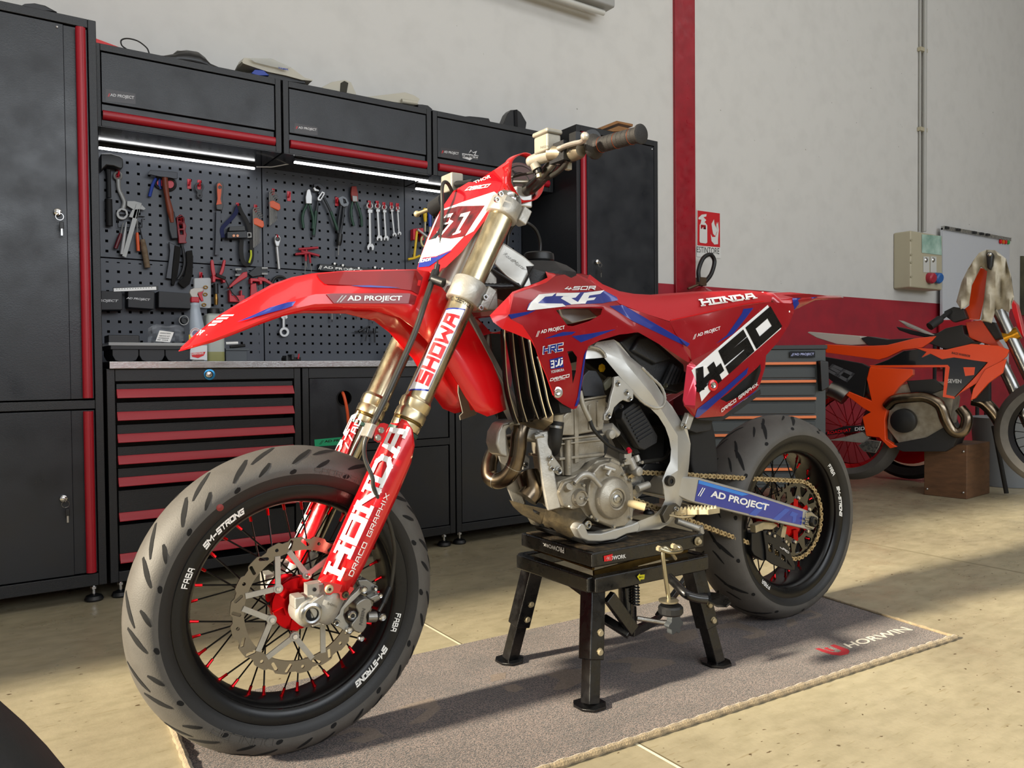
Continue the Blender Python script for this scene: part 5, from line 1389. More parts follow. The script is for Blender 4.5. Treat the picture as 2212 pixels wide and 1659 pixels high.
for k in range(NL):
    a = along(Ls[-1]*k/NL); b = along(Ls[-1]*((k+1) % NL)/NL); d = (b-a).normalized(); n_ = Vector((-d.z, 0, d.x))
    a = a-d*.0; off = .0085 if k % 2 == 0 else .0058
    if k % 2 == 0 or True:
        out = []
        for c_, dirs in ((a, [(-.6, -.8), (-1, 0), (-.6, .8), (0, 1)]), (b, [(0, 1), (.6, .8), (1, 0), (.6, -.8), (0, -1)])):
            out += [c_+d*(u*.0066)+n_*(v*.0066) for u, v in dirs]
            if c_ is a: out.append((a+b)/2+n_*.0042)
        out += [(a+b)/2-n_*.0042, a-n_*.0066]
        for s_ in (-1, 1):
            o_ = [p+Vector((0, s_*off, 0)) for p in out]
            mbp.prism(o_, (0, .0016 if s_ > 0 else -.0016, 0))
    mbr.tube([a+Vector((0, -.0112, 0)), a+Vector((0, .0112, 0))], .0030, 8)
multi([(mbp, CHAINM), (mbr, mat('chain_pin', '#7a6748', .4, .9))], 'chain', bike)
# rear sprocket
outer = []
for k in range(42):
    a = 2*PI*k/42; da = 2*PI/42
    for f_, r in ((0, .1165), (.18, .1165), (.38, .1075), (.80, .1075)): outer.append(Vector((sc_.x+r*math.cos(a+da*f_), -.0665, sc_.z+r*math.sin(a+da*f_))))
holes = [[Vector((sc_.x+.055*math.cos(2*PI*i/36), -.0665, sc_.z+.055*math.sin(2*PI*i/36))) for i in range(36)]]
for k in range(12):
    a = 2*PI*k/12+.13; h = .19 
    holes.append([Vector((sc_.x+r*math.cos(a+t), -.0665, sc_.z+r*math.sin(a+t))) for r, t in ((.070, -.07), (.094, -h), (.099, -h*.6), (.099, h*.6), (.094, h), (.070, .07))])
spk_ = MB().prism(outer, (0, -.005, 0), holes).build('rear_sprocket', PBLK, bike, smooth=30)
for k in range(6):
    a = 2*PI*k/6+.39; p = Vector((sc_.x+.0635*math.cos(a), -.0725, sc_.z+.0635*math.sin(a)))
    MB().lathe(p, (0, -1, 0), [(0, .005), (.0045, .005), (.006, .003), (.0075, .0005), (.0075, 0)], 8).build('sprocket_bolt', CHROME, spk_)
MB().lathe((fcn.x, -.066, fcn.z), (0, -1, 0), [(0, 0), (.03, 0), (.03, .005), (0, .005)], 24).build('front_sprocket', STEEL, bike)
# ---------------------------------------------------------------- swingarm
so = [(100, 560), (160, 565), (215, 568), (235, 570), (600, 670), (985, 795), (1035, 815), (1090, 850), (1085, 900), (1055, 945), (1000, 940), (600, 850), (400, 800), (200, 752), (150, 735), (60, 690), (60, 600)]
sw = plate('R', so, .124, .026, 'swingarm', ALU2, bevel=.004, mirror=True)
MB().prism([K('R', x, y, .10) for x, y in [(-20, 560), (120, 560), (160, 740), (-20, 700)]], (0, .20, 0)).build('swingarm_bridge', ALU2, bike, bevel=.006)
SWF = Flat(.1243)
decal(SWF, 'R', [[(230, 586), (600, 688), (978, 812), (966, 910), (600, 832), (202, 738)]], 'blue_film', mat('navy_film', '#0c2c96', .22, .0, coat=1.0), sw)
decal(SWF, 'R', [[(232, 588), (590, 690), (540, 700), (228, 612)]], 'azure_top_film', mat('azure_film', '#1480e0', .2, .1, coat=1.0), sw, lift=.001)  # azure band along the top of the blue sticker
for l in ([(590, 835), (690, 740), (730, 752), (640, 845)], [(760, 868), (850, 790), (885, 800), (800, 878)], [(880, 840), (900, 812), (945, 830), (930, 845), (925, 885), (900, 895), (905, 850)]):
    decal(SWF, 'R', [l], 'light_blue_mark', mat('mid_blue_film', '#1c4cb0', .2, .0, coat=1.0), sw, lift=.001)
vtext(Flat(.1245), 'R', (310, 720), (722, 822), 62, 'AD PROJECT', 'lettering', PWHITE, sw, bold=.035, lift=.0016)
vtext(Flat(.1245), 'R', (222, 700), (262, 710), 66, '//', 'lettering', PWHITE, sw, bold=.03, lift=.0016, shear=.2)
# axle block
blk = MB().prism([K('R', x, y, .128) for x, y in [(1000, 815), (1040, 812), (1085, 848), (1080, 905), (1050, 940), (1000, 925)]], (0, .01, 0)).build('axle_block', STEEL, sw, bevel=.003)
MB().lathe(K('R', 1050, 885, .130), (0, -1, 0), [(.007, .002), (.008, .008), (.0125, .008), (.015, .005), (.0155, 0)], 8).build('axle_nut', mat('dark_nut', '#4c4b49', .35, .9), sw)
MB().lathe(K('R', 1050, 885, .1325), (0, -1, 0), [(0, .001), (.0075, .002)], 16).build('axle_bore', BLACKM, sw)
MB().tube([K('R', 985, 865, .13), K('R', 1015, 872, .13)], .0035, 6).tube([K('R', 985, 895, .13), K('R', 1012, 903, .13)], .0035, 6).build('adjuster_bolt', STEEL, sw)
MB().tube([(1.46, .12, .307), (1.46, -.12, .307)], .011, 14).build('rear_axle', STEEL, bike)
# chain guide
cg = plate('r', [(545, 290), (600, 275), (760, 330), (870, 410), (990, 560), (1020, 690), (1092, 880), (1085, 960), (1000, 965), (850, 925), (700, 860), (600, 790), (590, 600)], .092, .006, 'chain_guide', BLACK, bevel=.002,
      holes=[[(632, 500), (700, 530), (705, 660), (640, 640)], [(745, 600), (820, 650), (825, 730), (750, 700)], [(860, 690), (920, 740), (930, 820), (865, 780)], [(955, 790), (1020, 890), (955, 840)]])
plate('r', [(350, 330), (545, 290), (590, 600), (600, 800), (540, 800), (380, 700), (345, 620)], .085, .035, 'chain_guide_block', BLACK, bevel=.003)
words_on(Flat(.0925), 'r', [(828, 575), (975, 680), (985, 650), (845, 548)], 'JRD', 'lettering', PWHITE, cg, style='stroke', th=.24, asp=1.6)
for x, y, w in ((635, 330, .094), (725, 375, .094), (920, 470, .094)): MB().lathe(K('r', x, y, w), (0, -1, 0), [(0, .004), (.004, .004), (.0055, .001), (.0055, 0)], 14).build('guide_bolt', CHROME, cg)
plate('r', [(410, 200), (550, 140), (720, 150), (800, 190), (700, 270), (560, 270), (420, 330)], .100, .02, 'guide_bracket', CREAM, bevel=.002)
plate('r', [(880, 200), (950, 215), (915, 410), (845, 395)], .096, .004, 'guide_bracket', CREAM, bevel=.001)
# footpeg, shift lever, stand tube
fp = MB()
pa, pb = K('E', 1560, 1330, .135), K('E', 1795, 1330, .215)
dp = (pb-pa).normalized()
for s_ in (-.018, .018):
    pr = []; 
    n = 9
    for i in range(n):
        for f_, h in ((0, 0), (.5, .009)):
            t = (i+f_)/n; pr.append(pa.lerp(pb, t)+Vector((s_*(1-.35*t), 0, h)))
    pr.append(pb+Vector((s_*.6, 0, 0))); pr += [pb+Vector((s_*.6, 0, -.010)), pa+Vector((s_, 0, -.012))]
    fp.prism(pr, (.0035, .0, 0))
for t in (.0, .33, .66, 1): fp.bar(pa.lerp(pb, t)+Vector((-.020, 0, -.004)), pa.lerp(pb, t)+Vector((.02, 0, -.004)), .004, .012)
fp.build('footpeg', CREAM, bike)
plate('E', [(1430, 1370), (1470, 1300), (1530, 1285), (1560, 1310), (1540, 1340), (1500, 1350), (1480, 1400), (1450, 1430)], .140, .012, 'footpeg_bracket', mat('peg_bracket', '#57534b', .45, .7), bevel=.002)
bolt('E', 1528, 1327, .142, .0055)
MB().tube(bez([K('E', 1480, 1370, .15), K('E', 1570, 1385, .165), K('E', 1660, 1372, .17), K('E', 1560, 1355, .15)], 5), .0022, 6).build('peg_spring', CREAM, bike)
MB().tube([K('E', 1190, 1285, .140), K('E', 1220, 1290, .15), K('E', 1305, 1312, .168)], [.008, .0095, .0095], 16).build('shift_peg', mat('cream_rubber', '#b9a983', .6, bump=.3), bike)
MB().lathe(K('E', 1308, 1312, .1685), (K('E', 1308, 1312, .17)-K('E', 1220, 1290, .15)), [(0, .0005), (.0065, .0005)], 14).build('peg_bore', BLACKM, bike)
MB().tube([K('E', 1530, 1410, .09), K('E', 1700, 1470, .11)], .0085, 14).tube([K('E', 1695, 1450, .11), K('E', 1705, 1500, .11)], .0095, 14).build('stand_tube', ALU, bike)
# mud flap and rear shock area
MF = mat('mudflap', '#131314', .75, bump=.2, scale=200)
fl = [(1612, 720), (1700, 680), (1790, 690), (1815, 800), (1830, 960), (1835, 1065), (1660, 1090), (1640, 1000), (1636, 860)]
plate('E', fl, .065, .13, 'mudflap', MF, bevel=.008)
plate('M', [(1255, 985), (1340, 1000), (1440, 1010), (1430, 1080), (1340, 1095), (1250, 1060)], .09, .18, 'inner_guard', DARKP, bevel=.004)

# ---------------------------------------------------------------- radiator and its louvres
RADM = mat('louvre_black', '#101012', .45)
DUST = mat('dusty_edge', '#b9a988', .7)
cols = [([(300, 40), (310, 300), (330, 480), (372, 640), (400, 710)], .075), ([(355, 25), (370, 200), (395, 400), (420, 560), (460, 700)], .105), ([(420, 50), (440, 180), (462, 330), (490, 520), (545, 690)], .130),
        ([(480, 100), (500, 240), (530, 380), (560, 520), (600, 670)], .148), ([(540, 230), (565, 330), (592, 450), (615, 560), (645, 650)], .158)]
for pts, w in cols:
    r1 = [K('E', x, y, w) for x, y in pts]; r2 = [K('E', x-80, y+8, w-.030)+Vector((.020, 0, 0)) for x, y in pts]
    lo = MB().loft([bez(r1, 4), bez(r2, 4)]).build('radiator_louvre', RADM, bike, solid=.002)
    MB().tube(bez(r1, 4), .0011, 6).build('louvre_edge', DUST, lo)
rad_bot = panel(Surf('E', [(400, 705, .08), (500, 690, .12), (560, 680, .14), (650, 640, .16), (640, 705, .155), (575, 765, .12), (470, 735, .09)]), 'E', [(400, 705), (500, 700), (515, 670), (560, 690), (590, 660), (612, 680), (650, 640), (645, 705), (575, 762), (470, 740)], 'louvre_foot', CARB, bike, thick=.003)
ra = [K('E', 240, 60, .03), K('E', 540, 60, .15), K('E', 640, 640, .15), K('E', 345, 700, .045)]
rc_ = MB(); n_ = Vector((.03, 0, .0)); sh = Vector((.022, 0, 0))
rc_.add([p+sh for p in ra]+[p+sh+n_ for p in ra], [(0, 1, 2, 3), (4, 7, 6, 5), (0, 4, 5, 1), (1, 5, 6, 2), (2, 6, 7, 3), (3, 7, 4, 0)])
rc_.build('radiator', mat('radiator_core', '#0c0c0d', .6, bump=.6, scale=900), bike)
rc_.flip_copy().build('radiator', MATS['radiator_core'], bike)
plate('E', [(630, 560), (700, 540), (760, 600), (740, 640), (660, 650)], .10, .03, 'radiator_tank', ALU, bevel=.004)
# grey cloth-like flap behind the mudguard
plate('F', [(1870, 840), (1930, 860), (2010, 1040), (1985, 1075), (1885, 1110), (1880, 1080), (1900, 1060), (1870, 930)], -.06, .004, 'splash_cloth', mat('grey_cloth', '#77746a', .9, bump=.5, scale=120), bevel=.001)
plate('M', [(0, 980), (10, 960), (60, 1100), (0, 1110)], -.08, .003, 'splash_cloth', MATS['grey_cloth'], bevel=0) if False else None

# ---------------------------------------------------------------- radiator shrouds and side panels
SH = Surf('M', [(105, 390, .190), (215, 278, .172), (240, 250, .168), (400, 190, .140), (450, 165, .118), (430, 110, .070), (515, 118, .066), (610, 136, .070), (690, 172, .082), (880, 320, .104), (1180, 430, .106),
                (1310, 662, .122), (1290, 672, .126), (990, 490, .128), (900, 500, .136), (690, 580, .150), (640, 900, .146), (600, 952, .150), (490, 880, .162), (400, 660, .172), (350, 540, .180), (180, 472, .192), (125, 430, .193),
                (215, 385, .192), (450, 345, .172), (790, 335, .132), (800, 395, .136), (560, 470, .166), (700, 200, .086), (600, 700, .158)],
         [(0, 23), (23, 24), (24, 25), (25, 13), (4, 24), (2, 23), (23, 27), (27, 26), (26, 14), (27, 29), (29, 16), (20, 27)])
so_ = [(105, 390), (215, 278), (240, 250), (400, 190), (450, 165), (430, 110), (515, 118), (610, 136), (700, 172), (770, 235), (880, 320), (1010, 372), (1180, 430), (1215, 500), (1300, 600), (1310, 662), (1290, 672), (1130, 570), (990, 490), (930, 500), (880, 505), (760, 540), (695, 575), (680, 620), (662, 760), (640, 900), (625, 945), (600, 952), (540, 920), (490, 880), (465, 820), (440, 750), (400, 660), (378, 590), (350, 540), (250, 498), (180, 472), (125, 430)]
h1 = [(500, 360), (560, 350), (700, 345), (778, 350), (768, 385), (700, 425), (600, 455), (570, 452), (535, 405)]
h2 = [(568, 606), (598, 602), (626, 640), (618, 730), (600, 800), (594, 700)]
shn, shf = panel(SH, 'M', so_, 'radiator_shroud', FRED, bike, holes=[h1, h2], thick=.0035, smooth=22, mirror=True)
decal(SH, 'M', [[(105, 390), (215, 278), (240, 250), (400, 190), (450, 165), (432, 112), (470, 120), (500, 150), (440, 195), (250, 262), (222, 385), (205, 400), (300, 450), (360, 540), (405, 660), (445, 750), (490, 870), (480, 868), (440, 750), (400, 660), (378, 590), (350, 540), (250, 498), (180, 472), (125, 430)]], 'bright_edge', PRED, shn, lift=.0008)
decal(SH, 'M', [[(325, 360), (340, 320), (400, 268), (790, 243), (880, 290), (880, 298), (780, 318), (600, 325)]], 'blue_film', PBLUE, shn, lift=.0019, grid=0)
decal(SH, 'M', [[(215, 386), (380, 360), (330, 385), (235, 412)]], 'blue_film', PBLUE, shn, lift=.0014)
decal(SH, 'M', [[(820, 335), (900, 328), (1300, 560), (1285, 578), (1245, 560), (960, 425)]], 'blue_film', PBLUE, shn, lift=.0010)
decal(SH, 'M', [[(430, 530), (540, 490), (620, 488), (595, 505)], [(595, 515), (700, 500), (860, 472), (760, 510), (650, 552)]], 'blue_film', PBLUE, shn, lift=.0010)
decal(SH, 'M', [[(668, 630), (685, 590), (680, 620), (640, 900), (627, 930), (612, 935), (630, 880)]], 'blue_film', PBLUE, shn, lift=.0014)
def L(ls, m=PWHITE, nm='lettering', lift=.0026): return decal(SH, 'M', ls, nm, m, shn, lift=lift, grid=0)
L([[(328, 358), (350, 315), (400, 265), (500, 256), (478, 275), (436, 279), (392, 318), (540, 320), (560, 336), (350, 360)],
   [(505, 257), (645, 255), (618, 284), (592, 288), (650, 321), (592, 325), (530, 289), (545, 276), (585, 275), (498, 275)],
   [(668, 256), (790, 240), (765, 262), (700, 272), (692, 288), (740, 282), (728, 298), (686, 303), (676, 320), (625, 321)]], lift=.0032)
words_on(SH, 'M', [(552, 240), (735, 238), (733, 214), (565, 218)], '450R', 'lettering', PWHITE, shn, style='stroke', th=.22, asp=1.5, lift=.0045, gap=.45, slant=.04)
words_on(SH, 'M', [(408, 506), (553, 478), (553, 450), (412, 478)], 'AD PROJECT', 'lettering', PWHITE, shn, lift=.002, bold=.02)
words_on(SH, 'M', [(380, 520), (396, 518), (405, 482), (388, 484)], '//', 'lettering', PWHITE, shn, lift=.002, bold=.02)
words_on(SH, 'M', [(425, 625), (538, 605), (540, 552), (428, 574)], 'HRC', 'lettering', PWHITE, shn, style='stroke', th=.34, lift=.0016, gap=.28)
words_on(SH, 'M', [(428, 622), (536, 603), (538, 556), (431, 577)], 'HRC', 'lettering', PBLUE, shn, style='stroke', th=.22, lift=.0026, gap=.38)
decal(SH, 'M', [[(462, 655), (540, 636), (546, 700), (468, 712)]], 'badge', PBLUE, shn, lift=.001)
for l in ([(468, 662), (490, 657), (492, 703), (470, 706), (470, 698), (486, 694), (485, 684), (472, 686), (471, 678), (485, 675), (484, 666), (469, 670)], [(496, 660), (504, 660), (505, 668), (498, 668)], [(498, 690), (512, 684), (514, 692), (500, 700)], [(516, 650), (524, 648), (522, 690), (508, 692)], [(528, 646), (540, 643), (541, 650), (530, 652)], [(530, 660), (543, 656), (541, 680), (526, 694), (524, 688), (534, 668)]):
    L([l])
words_on(SH, 'M', [(470, 738), (550, 722), (548, 706), (470, 720)], 'YOSHIMURA', 'lettering', GREYW, shn, lift=.0016, bold=.02)
words_on(SH, 'M', [(464, 785), (578, 760), (580, 740), (470, 766)], 'DRACO', 'lettering', PWHITE, shn, style='stroke', th=.24, asp=1.3, lift=.0016)
words_on(SH, 'M', [(490, 786), (555, 772), (555, 768), (490, 781)], 'GRAPHIX', 'lettering', PWHITE, shn, style='stroke', th=.2, lift=.0016)
bp_ = K('M', 510, 850, SH.at(1020+.3617*510, 540+.3617*850)+.001)
MB().lathe(bp_, (-.2, -1, 0), [(0, .002), (.004, .004), (.0065, .004), (.0078, .002), (.012, .001), (.0125, -.002)], 20).build('shroud_bolt', STEEL, shn)
# side panel with number field
SP = Surf('M', [(1180, 428, .106), (1400, 380, .094), (1600, 335, .088), (1790, 312, .086), (1922, 320, .080), (1922, 370, .086), (1890, 450, .100), (1830, 545, .114), (1755, 630, .124), (1720, 800, .122), (1700, 832, .124), (1560, 942, .130), (1500, 992, .132), (1340, 1005, .138), (1265, 930, .134), (1280, 690, .138), (1310, 662, .126), (1500, 560, .120), (1450, 440, .108), (1345, 700, .148), (1330, 950, .146), (1690, 690, .126)],
         [(15, 19), (19, 20), (16, 17), (17, 18), (19, 21), (8, 21)])
spo = [(1180, 428), (1400, 380), (1600, 335), (1790, 312), (1922, 320), (1922, 370), (1890, 450), (1830, 545), (1755, 630), (1750, 700), (1720, 800), (1700, 832), (1640, 885), (1560, 942), (1500, 992), (1340, 1005), (1310, 985), (1265, 930), (1256, 900), (1280, 690), (1310, 662), (1302, 600), (1215, 500)]
spn, spf = panel(SP, 'M', spo, 'side_panel', FRED, bike, holes=[[(1480, 890), (1530, 855), (1620, 775), (1700, 705), (1722, 680), (1724, 720), (1700, 795), (1620, 865), (1520, 908)]], thick=.0035, smooth=22, mirror=True)
decal(SP, 'M', [[(1258, 895), (1282, 692), (1310, 668), (1345, 700), (1332, 930), (1270, 925)]], 'pink_edge', mat('rose_film', '#d42440', .2, .3, coat=1.0), spn, lift=.001)
decal(SP, 'M', [[(1310, 718), (1765, 328), (1845, 470), (1510, 760), (1460, 800), (1370, 905), (1345, 800)]], 'number_field', PWHITE, spn, lift=.0012)
words_on(SP, 'M', [(1388, 872), (1832, 474), (1762, 352), (1328, 724)], '450', 'number_digit', PBLK, spn, style='stroke', th=.32, asp=1.0, gap=.42, lift=.0026)
decal(SP, 'M', [[(1330, 1000), (1345, 950), (1500, 830), (1650, 700), (1640, 740), (1500, 870), (1400, 960), (1350, 1000)]], 'blue_film', PBLUE, spn, lift=.0014)
decal(SP, 'M', [[(1455, 560), (1520, 510), (1610, 380), (1620, 352), (1680, 345), (1640, 400), (1560, 500)]], 'blue_film', PBLUE, spn, lift=.0010)
decal(SP, 'M', [[(1545, 945), (1700, 838), (1690, 850), (1560, 940)]], 'blue_film', PBLUE, spn, lift=.0014)
words_on(SP, 'M', [(1345, 525), (1482, 482), (1482, 455), (1345, 500)], 'AD PROJECT', 'lettering', PWHITE, spn, bold=.02)
words_on(SP, 'M', [(1318, 535), (1335, 530), (1340, 500), (1326, 505)], '//', 'lettering', PWHITE, spn, bold=.02)
words_on(SP, 'M', [(1490, 970), (1708, 808), (1700, 792), (1490, 948)], 'DRACO GRAPHIX', 'lettering', PWHITE, spn, style='stroke', th=.2, lift=.0026)
panel(Flat(.100), 'M', [(1470, 890), (1720, 670), (1740, 700), (1705, 810), (1520, 925)], 'vent_backing', BLACKM, spn, thick=.002)
MB().lathe(K('M', 1437, 808, .148), (-.15, -1, 0), [(0, .002), (.0045, .005), (.007, .005), (.008, .003)], 20).build('panel_bolt', STEEL, spn)
MB().lathe(K('M', 1437, 808, .146), (-.15, -1, 0), [(.008, .0045), (.0135, .003), (.015, 0)], 24).build('panel_grommet', PRED, spn)
MB().lathe(K('M', 1895, 368, .0885), (0, -1, 0), [(0, .002), (.003, 0)], 10).build('panel_rivet', PWHITE, spn)
# dark belly edge of the side panel
panel(Flat(.124), 'M', [(1340, 1004), (1500, 992), (1560, 944), (1720, 830), (1725, 860), (1590, 960), (1490, 1020), (1360, 1015)], 'panel_skirt', DARKP, bike, thick=.006)
# ---------------------------------------------------------------- seat, tank, tail
SEAT = [((690, 150, .045), (690, 168, .070)), ((760, 200, .055), (770, 232, .085)), ((880, 246, .070), (882, 322, .106)), ((1000, 268, .078), (1015, 374, .106)), ((1130, 275, .080), (1185, 428, .105)), ((1300, 263, .082), (1330, 396, .098)),
        ((1450, 252, .082), (1480, 362, .092)), ((1600, 248, .080), (1620, 331, .088)), ((1720, 250, .072), (1740, 315, .085)), ((1770, 262, .055), (1785, 312, .080))]
rows = []
for (tx, ty, tw), (lx, ly, lw) in SEAT:
    t_, l_ = K('M', tx, ty, tw), K('M', lx, ly, lw)
    md_ = (t_+l_)/2+Vector((0, -.008, .004))
    near = [l_, md_, t_, Vector((t_.x, t_.y*.55, t_.z+.006))]
    rows.append(near+[Vector((t_.x, 0, t_.z+.008))]+[Vector((p.x, -p.y, p.z)) for p in reversed(near)])
seat = MB().loft(rows, closed=True).build('seat', SEATR, bike, smooth=60)
SS = Surf('M', [(lx, ly, lw+.0) for (_, (lx, ly, lw)) in SEAT]+[(tx, ty, tw) for ((tx, ty, tw), _) in SEAT]+[((tx+lx)/2, (ty+ly)/2, (tw+lw)/2+.008) for ((tx, ty, tw), (lx, ly, lw)) in SEAT])
words_on(SS, 'M', [(1382, 335), (1692, 290), (1672, 256), (1365, 292)], 'HONDA', 'lettering', PWHITE, seat, style='stroke', th=.26, serif=True, gap=.4, lift=.0075)
MB().tube(bez([K('M', 1185, 420, .107), K('M', 1330, 388, .100), K('M', 1480, 354, .094), K('M', 1620, 323, .090), K('M', 1740, 306, .087)], 4), .0012, 6).build('seat_piping', PRED, seat)
TL = [((1740, 250, .06), (1800, 310, .080), (1820, 320, .082)), ((1800, 256, .060), (1880, 330, .082), (1922, 358, .080)), ((1900, 252, .062), (1940, 300, .080), (1955, 345, .078)), ((2000, 262, .062), (2040, 288, .078), (2050, 300, .074)),
      ((2100, 270, .055), (2120, 285, .068), (2130, 292, .066)), ((2200, 278, .030), (2205, 283, .038), (2210, 286, .036)), ((2216, 281, .008), (2217, 283, .01), (2217, 285, .01))]
rows = []
for a, b, c_ in TL:
    near = [K('M', *c_), K('M', *b), K('M', *a)]; t_ = near[-1]
    rows.append(near+[Vector((t_.x, 0, t_.z+.006))]+[Vector((p.x, -p.y, p.z)) for p in reversed(near)])
tail = MB().loft(rows).build('rear_mudguard', FRED, bike, solid=.003, smooth=26)
TS_ = Surf('M', [p for r in TL for p in r])
decal(TS_, 'M', [[(1912, 288), (2050, 276), (2062, 282), (1960, 312), (1925, 356), (1918, 330)]], 'blue_film', PBLUE, tail, lift=.0015)
panel(Flat(.078), 'M', [(1850, 268), (2010, 262), (2120, 274), (2000, 285), (1930, 286)], 'tail_film', FFILM, tail, thick=.001)
# tank
TK = [((960, 1262, .030), (960, 1290, .06)), ((1050, 1262, .050), (1080, 1330, .085)), ((1150, 1262, .055), (1180, 1360, .090)), ((1250, 1268, .055), (1290, 1340, .09)), ((1340, 1300, .05), (1380, 1350, .085)), ((1400, 1338, .045), (1420, 1356, .075))]
rows = []
for a, b in TK:
    t_, l_ = K('T', *a), K('T', *b); l2 = l_+Vector((0, 0, -.05))
    near = [l2, l_, t_]
    rows.append(near+[Vector((t_.x, 0, t_.z+.004))]+[Vector((p.x, -p.y, p.z)) for p in reversed(near)])
tank = MB().loft(rows, closed=True).build('fuel_tank', DARKP, bike, smooth=50)
tc_ = K('T', 1120, 1262, 0.0)
cap = []
for i in range(64): pass
MB().lathe(tc_, (0, 0, 1), [(0, .018), (.030, .018), (.035, .015), (.0365, .006), (.0365, 0), (.030, -.012), (0, -.012)], 18).build('tank_cap', BLACK, tank, smooth=25)
MB().tube(bez([K('T', 1128, 1215, 0), K('T', 1130, 1120, 0), K('T', 1100, 1030, .005), K('T', 1045, 975, .01), K('T', 985, 958, .01), K('T', 920, 980, .01), K('T', 880, 1050, .0), K('T', 868, 1150, 0)], 6), .0042, 12).build('breather_hose', BLACK, bike)
MB().tube([K('T', 880, 1080, -.02), K('T', 960, 1105, -.02)], [.012, .006], 14).tube([K('T', 965, 1080, -.02), K('T', 965, 1170, -.02)], .003, 8).build('tank_tap', STEEL, bike) if False else None
# vent seen through the shroud opening
plate('M', [(520, 350), (700, 350), (760, 400), (600, 440), (540, 400)], .075, .03, 'inner_frame_rail', ALU2, bevel=.004)

# ================================================================== carpet, stand
PNT = mat('black_paint', '#0c0c0d', .3, coat=.3, var=.0, bump=.06, scale=150, rvar=.12, vscale=30)
def at_line(p, q, x): return p+(q-p)*((x-p.x)/(q.x-p.x))
nr = PZ('p', 2063, 1378, .004); nl_ = PZ('p', 1191.3, 1659, .004); NL = at_line(nl_, nr, .30)
f1, f2 = PZ('p', 952, 1400, .006), PZ('p', 1240, 1336.9, .006); FR = at_line(f1, f2, nr.x+.075); FL = at_line(f1, f2, .335)
def rug_mat():
    m = bpy.data.materials.new('carpet_pile'); m.use_nodes = True; nt = m.node_tree; N = nt.nodes; L = nt.links; b = N['Principled BSDF']
    g = N.new('ShaderNodeNewGeometry')
    def nz(s, d=2, st=None):
        n = N.new('ShaderNodeTexNoise'); n.inputs['Scale'].default_value = s; n.inputs['Detail'].default_value = d; L.new(g.outputs['Position'], n.inputs['Vector']); return n.outputs['Fac']
    r = N.new('ShaderNodeValToRGB'); r.color_ramp.elements[0].position = .42; r.color_ramp.elements[1].position = .58
    r.color_ramp.elements[0].color = rgb('#241b19'); r.color_ramp.elements[1].color = rgb('#77635a'); L.new(nz(300, 2), r.inputs[0])
    r2 = N.new('ShaderNodeValToRGB'); r2.color_ramp.elements[0].position = .35; r2.color_ramp.elements[1].position = .6
    r2.color_ramp.elements[0].color = (.62, .6, .6, 1); r2.color_ramp.elements[1].color = (1, 1, 1, 1); L.new(nz(7, 6), r2.inputs[0])
    x = N.new('ShaderNodeMix'); x.data_type = 'RGBA'; x.blend_type = 'MULTIPLY'; x.inputs[0].default_value = 1; L.new(r.outputs[0], x.inputs[6]); L.new(r2.outputs[0], x.inputs[7])
    L.new(x.outputs[2], b.inputs['Base Color']); b.inputs['Roughness'].default_value = 1; b.inputs['Specular IOR Level'].default_value = .1; b.inputs['Sheen Weight'].default_value = .3
    bp = N.new('ShaderNodeBump'); bp.inputs['Strength'].default_value = .8; bp.inputs['Distance'].default_value = .004; L.new(nz(420, 3), bp.inputs['Height']); L.new(bp.outputs[0], b.inputs['Normal'])
    return m
rug = thing('carpet', 'worn brown carpet runner under the red motorcycle with white and red print in its corner', 'carpet', ((NL.x+nr.x)/2, 1.5, 0))
c4 = [NL, nr, FR, FL]
MB().prism([Vector((p.x, p.y, .0005)) for p in c4], (0, 0, .0037)).build('pile', rug_mat(), rug, world=True)
EDGE = mat('bound_edge', '#9c8a6c', .95, bump=1.0, scale=260, var=.4, vscale=90, sheen=.3)
for a, b in ((NL, nr), (nr, FR), (FL, NL)):
    m_ = []
    n_ = int((b-a).length/.012)
    for i in range(n_+1):
        p = a.lerp(b, i/n_); m_.append(Vector((p.x, p.y, .0065)))
    rr_ = [.0078+.0012*math.sin(i*1.9)+.0006*math.sin(i*7.3) for i in range(n_+1)]
    if (a-nr).length < 1e-6: rr_ = [r*.55 for r in rr_]
    MB().tube(m_, rr_, 8).build('bound_edge', EDGE, rug, world=True)
RF = Flat(.0043, PZ); CARPW = mat('carpet_white', '#e6dfd0', .95, bump=.6, scale=500, var=.2, vscale=300); CARPR = mat('carpet_red', '#a3202c', .95, bump=.6, scale=500); GHOST = mat('carpet_ghost', '#8e8075', 1, bump=.6, scale=420, var=.45, vscale=300)
CROP['h'] = (1700, 1150, .23146)
words_on(RF, 'h', [(595, 1080), (1182, 910), (1070, 880), (520, 1040)], 'HORWIN', 'white_lettering', CARPW, rug, world=True, bold=.02, lift=.0008)
for l in ([(260, 1085), (300, 1078), (420, 1115), (480, 1120), (510, 1105), (400, 1055), (440, 1045), (570, 1090), (585, 1110), (570, 1135), (500, 1150), (420, 1142), (330, 1115)], [(340, 1078), (375, 1072), (395, 1085), (450, 1102), (425, 1108), (370, 1095)]):
    decal(RF, 'h', [l], 'red_logo', CARPR, rug, world=True, lift=.0004)
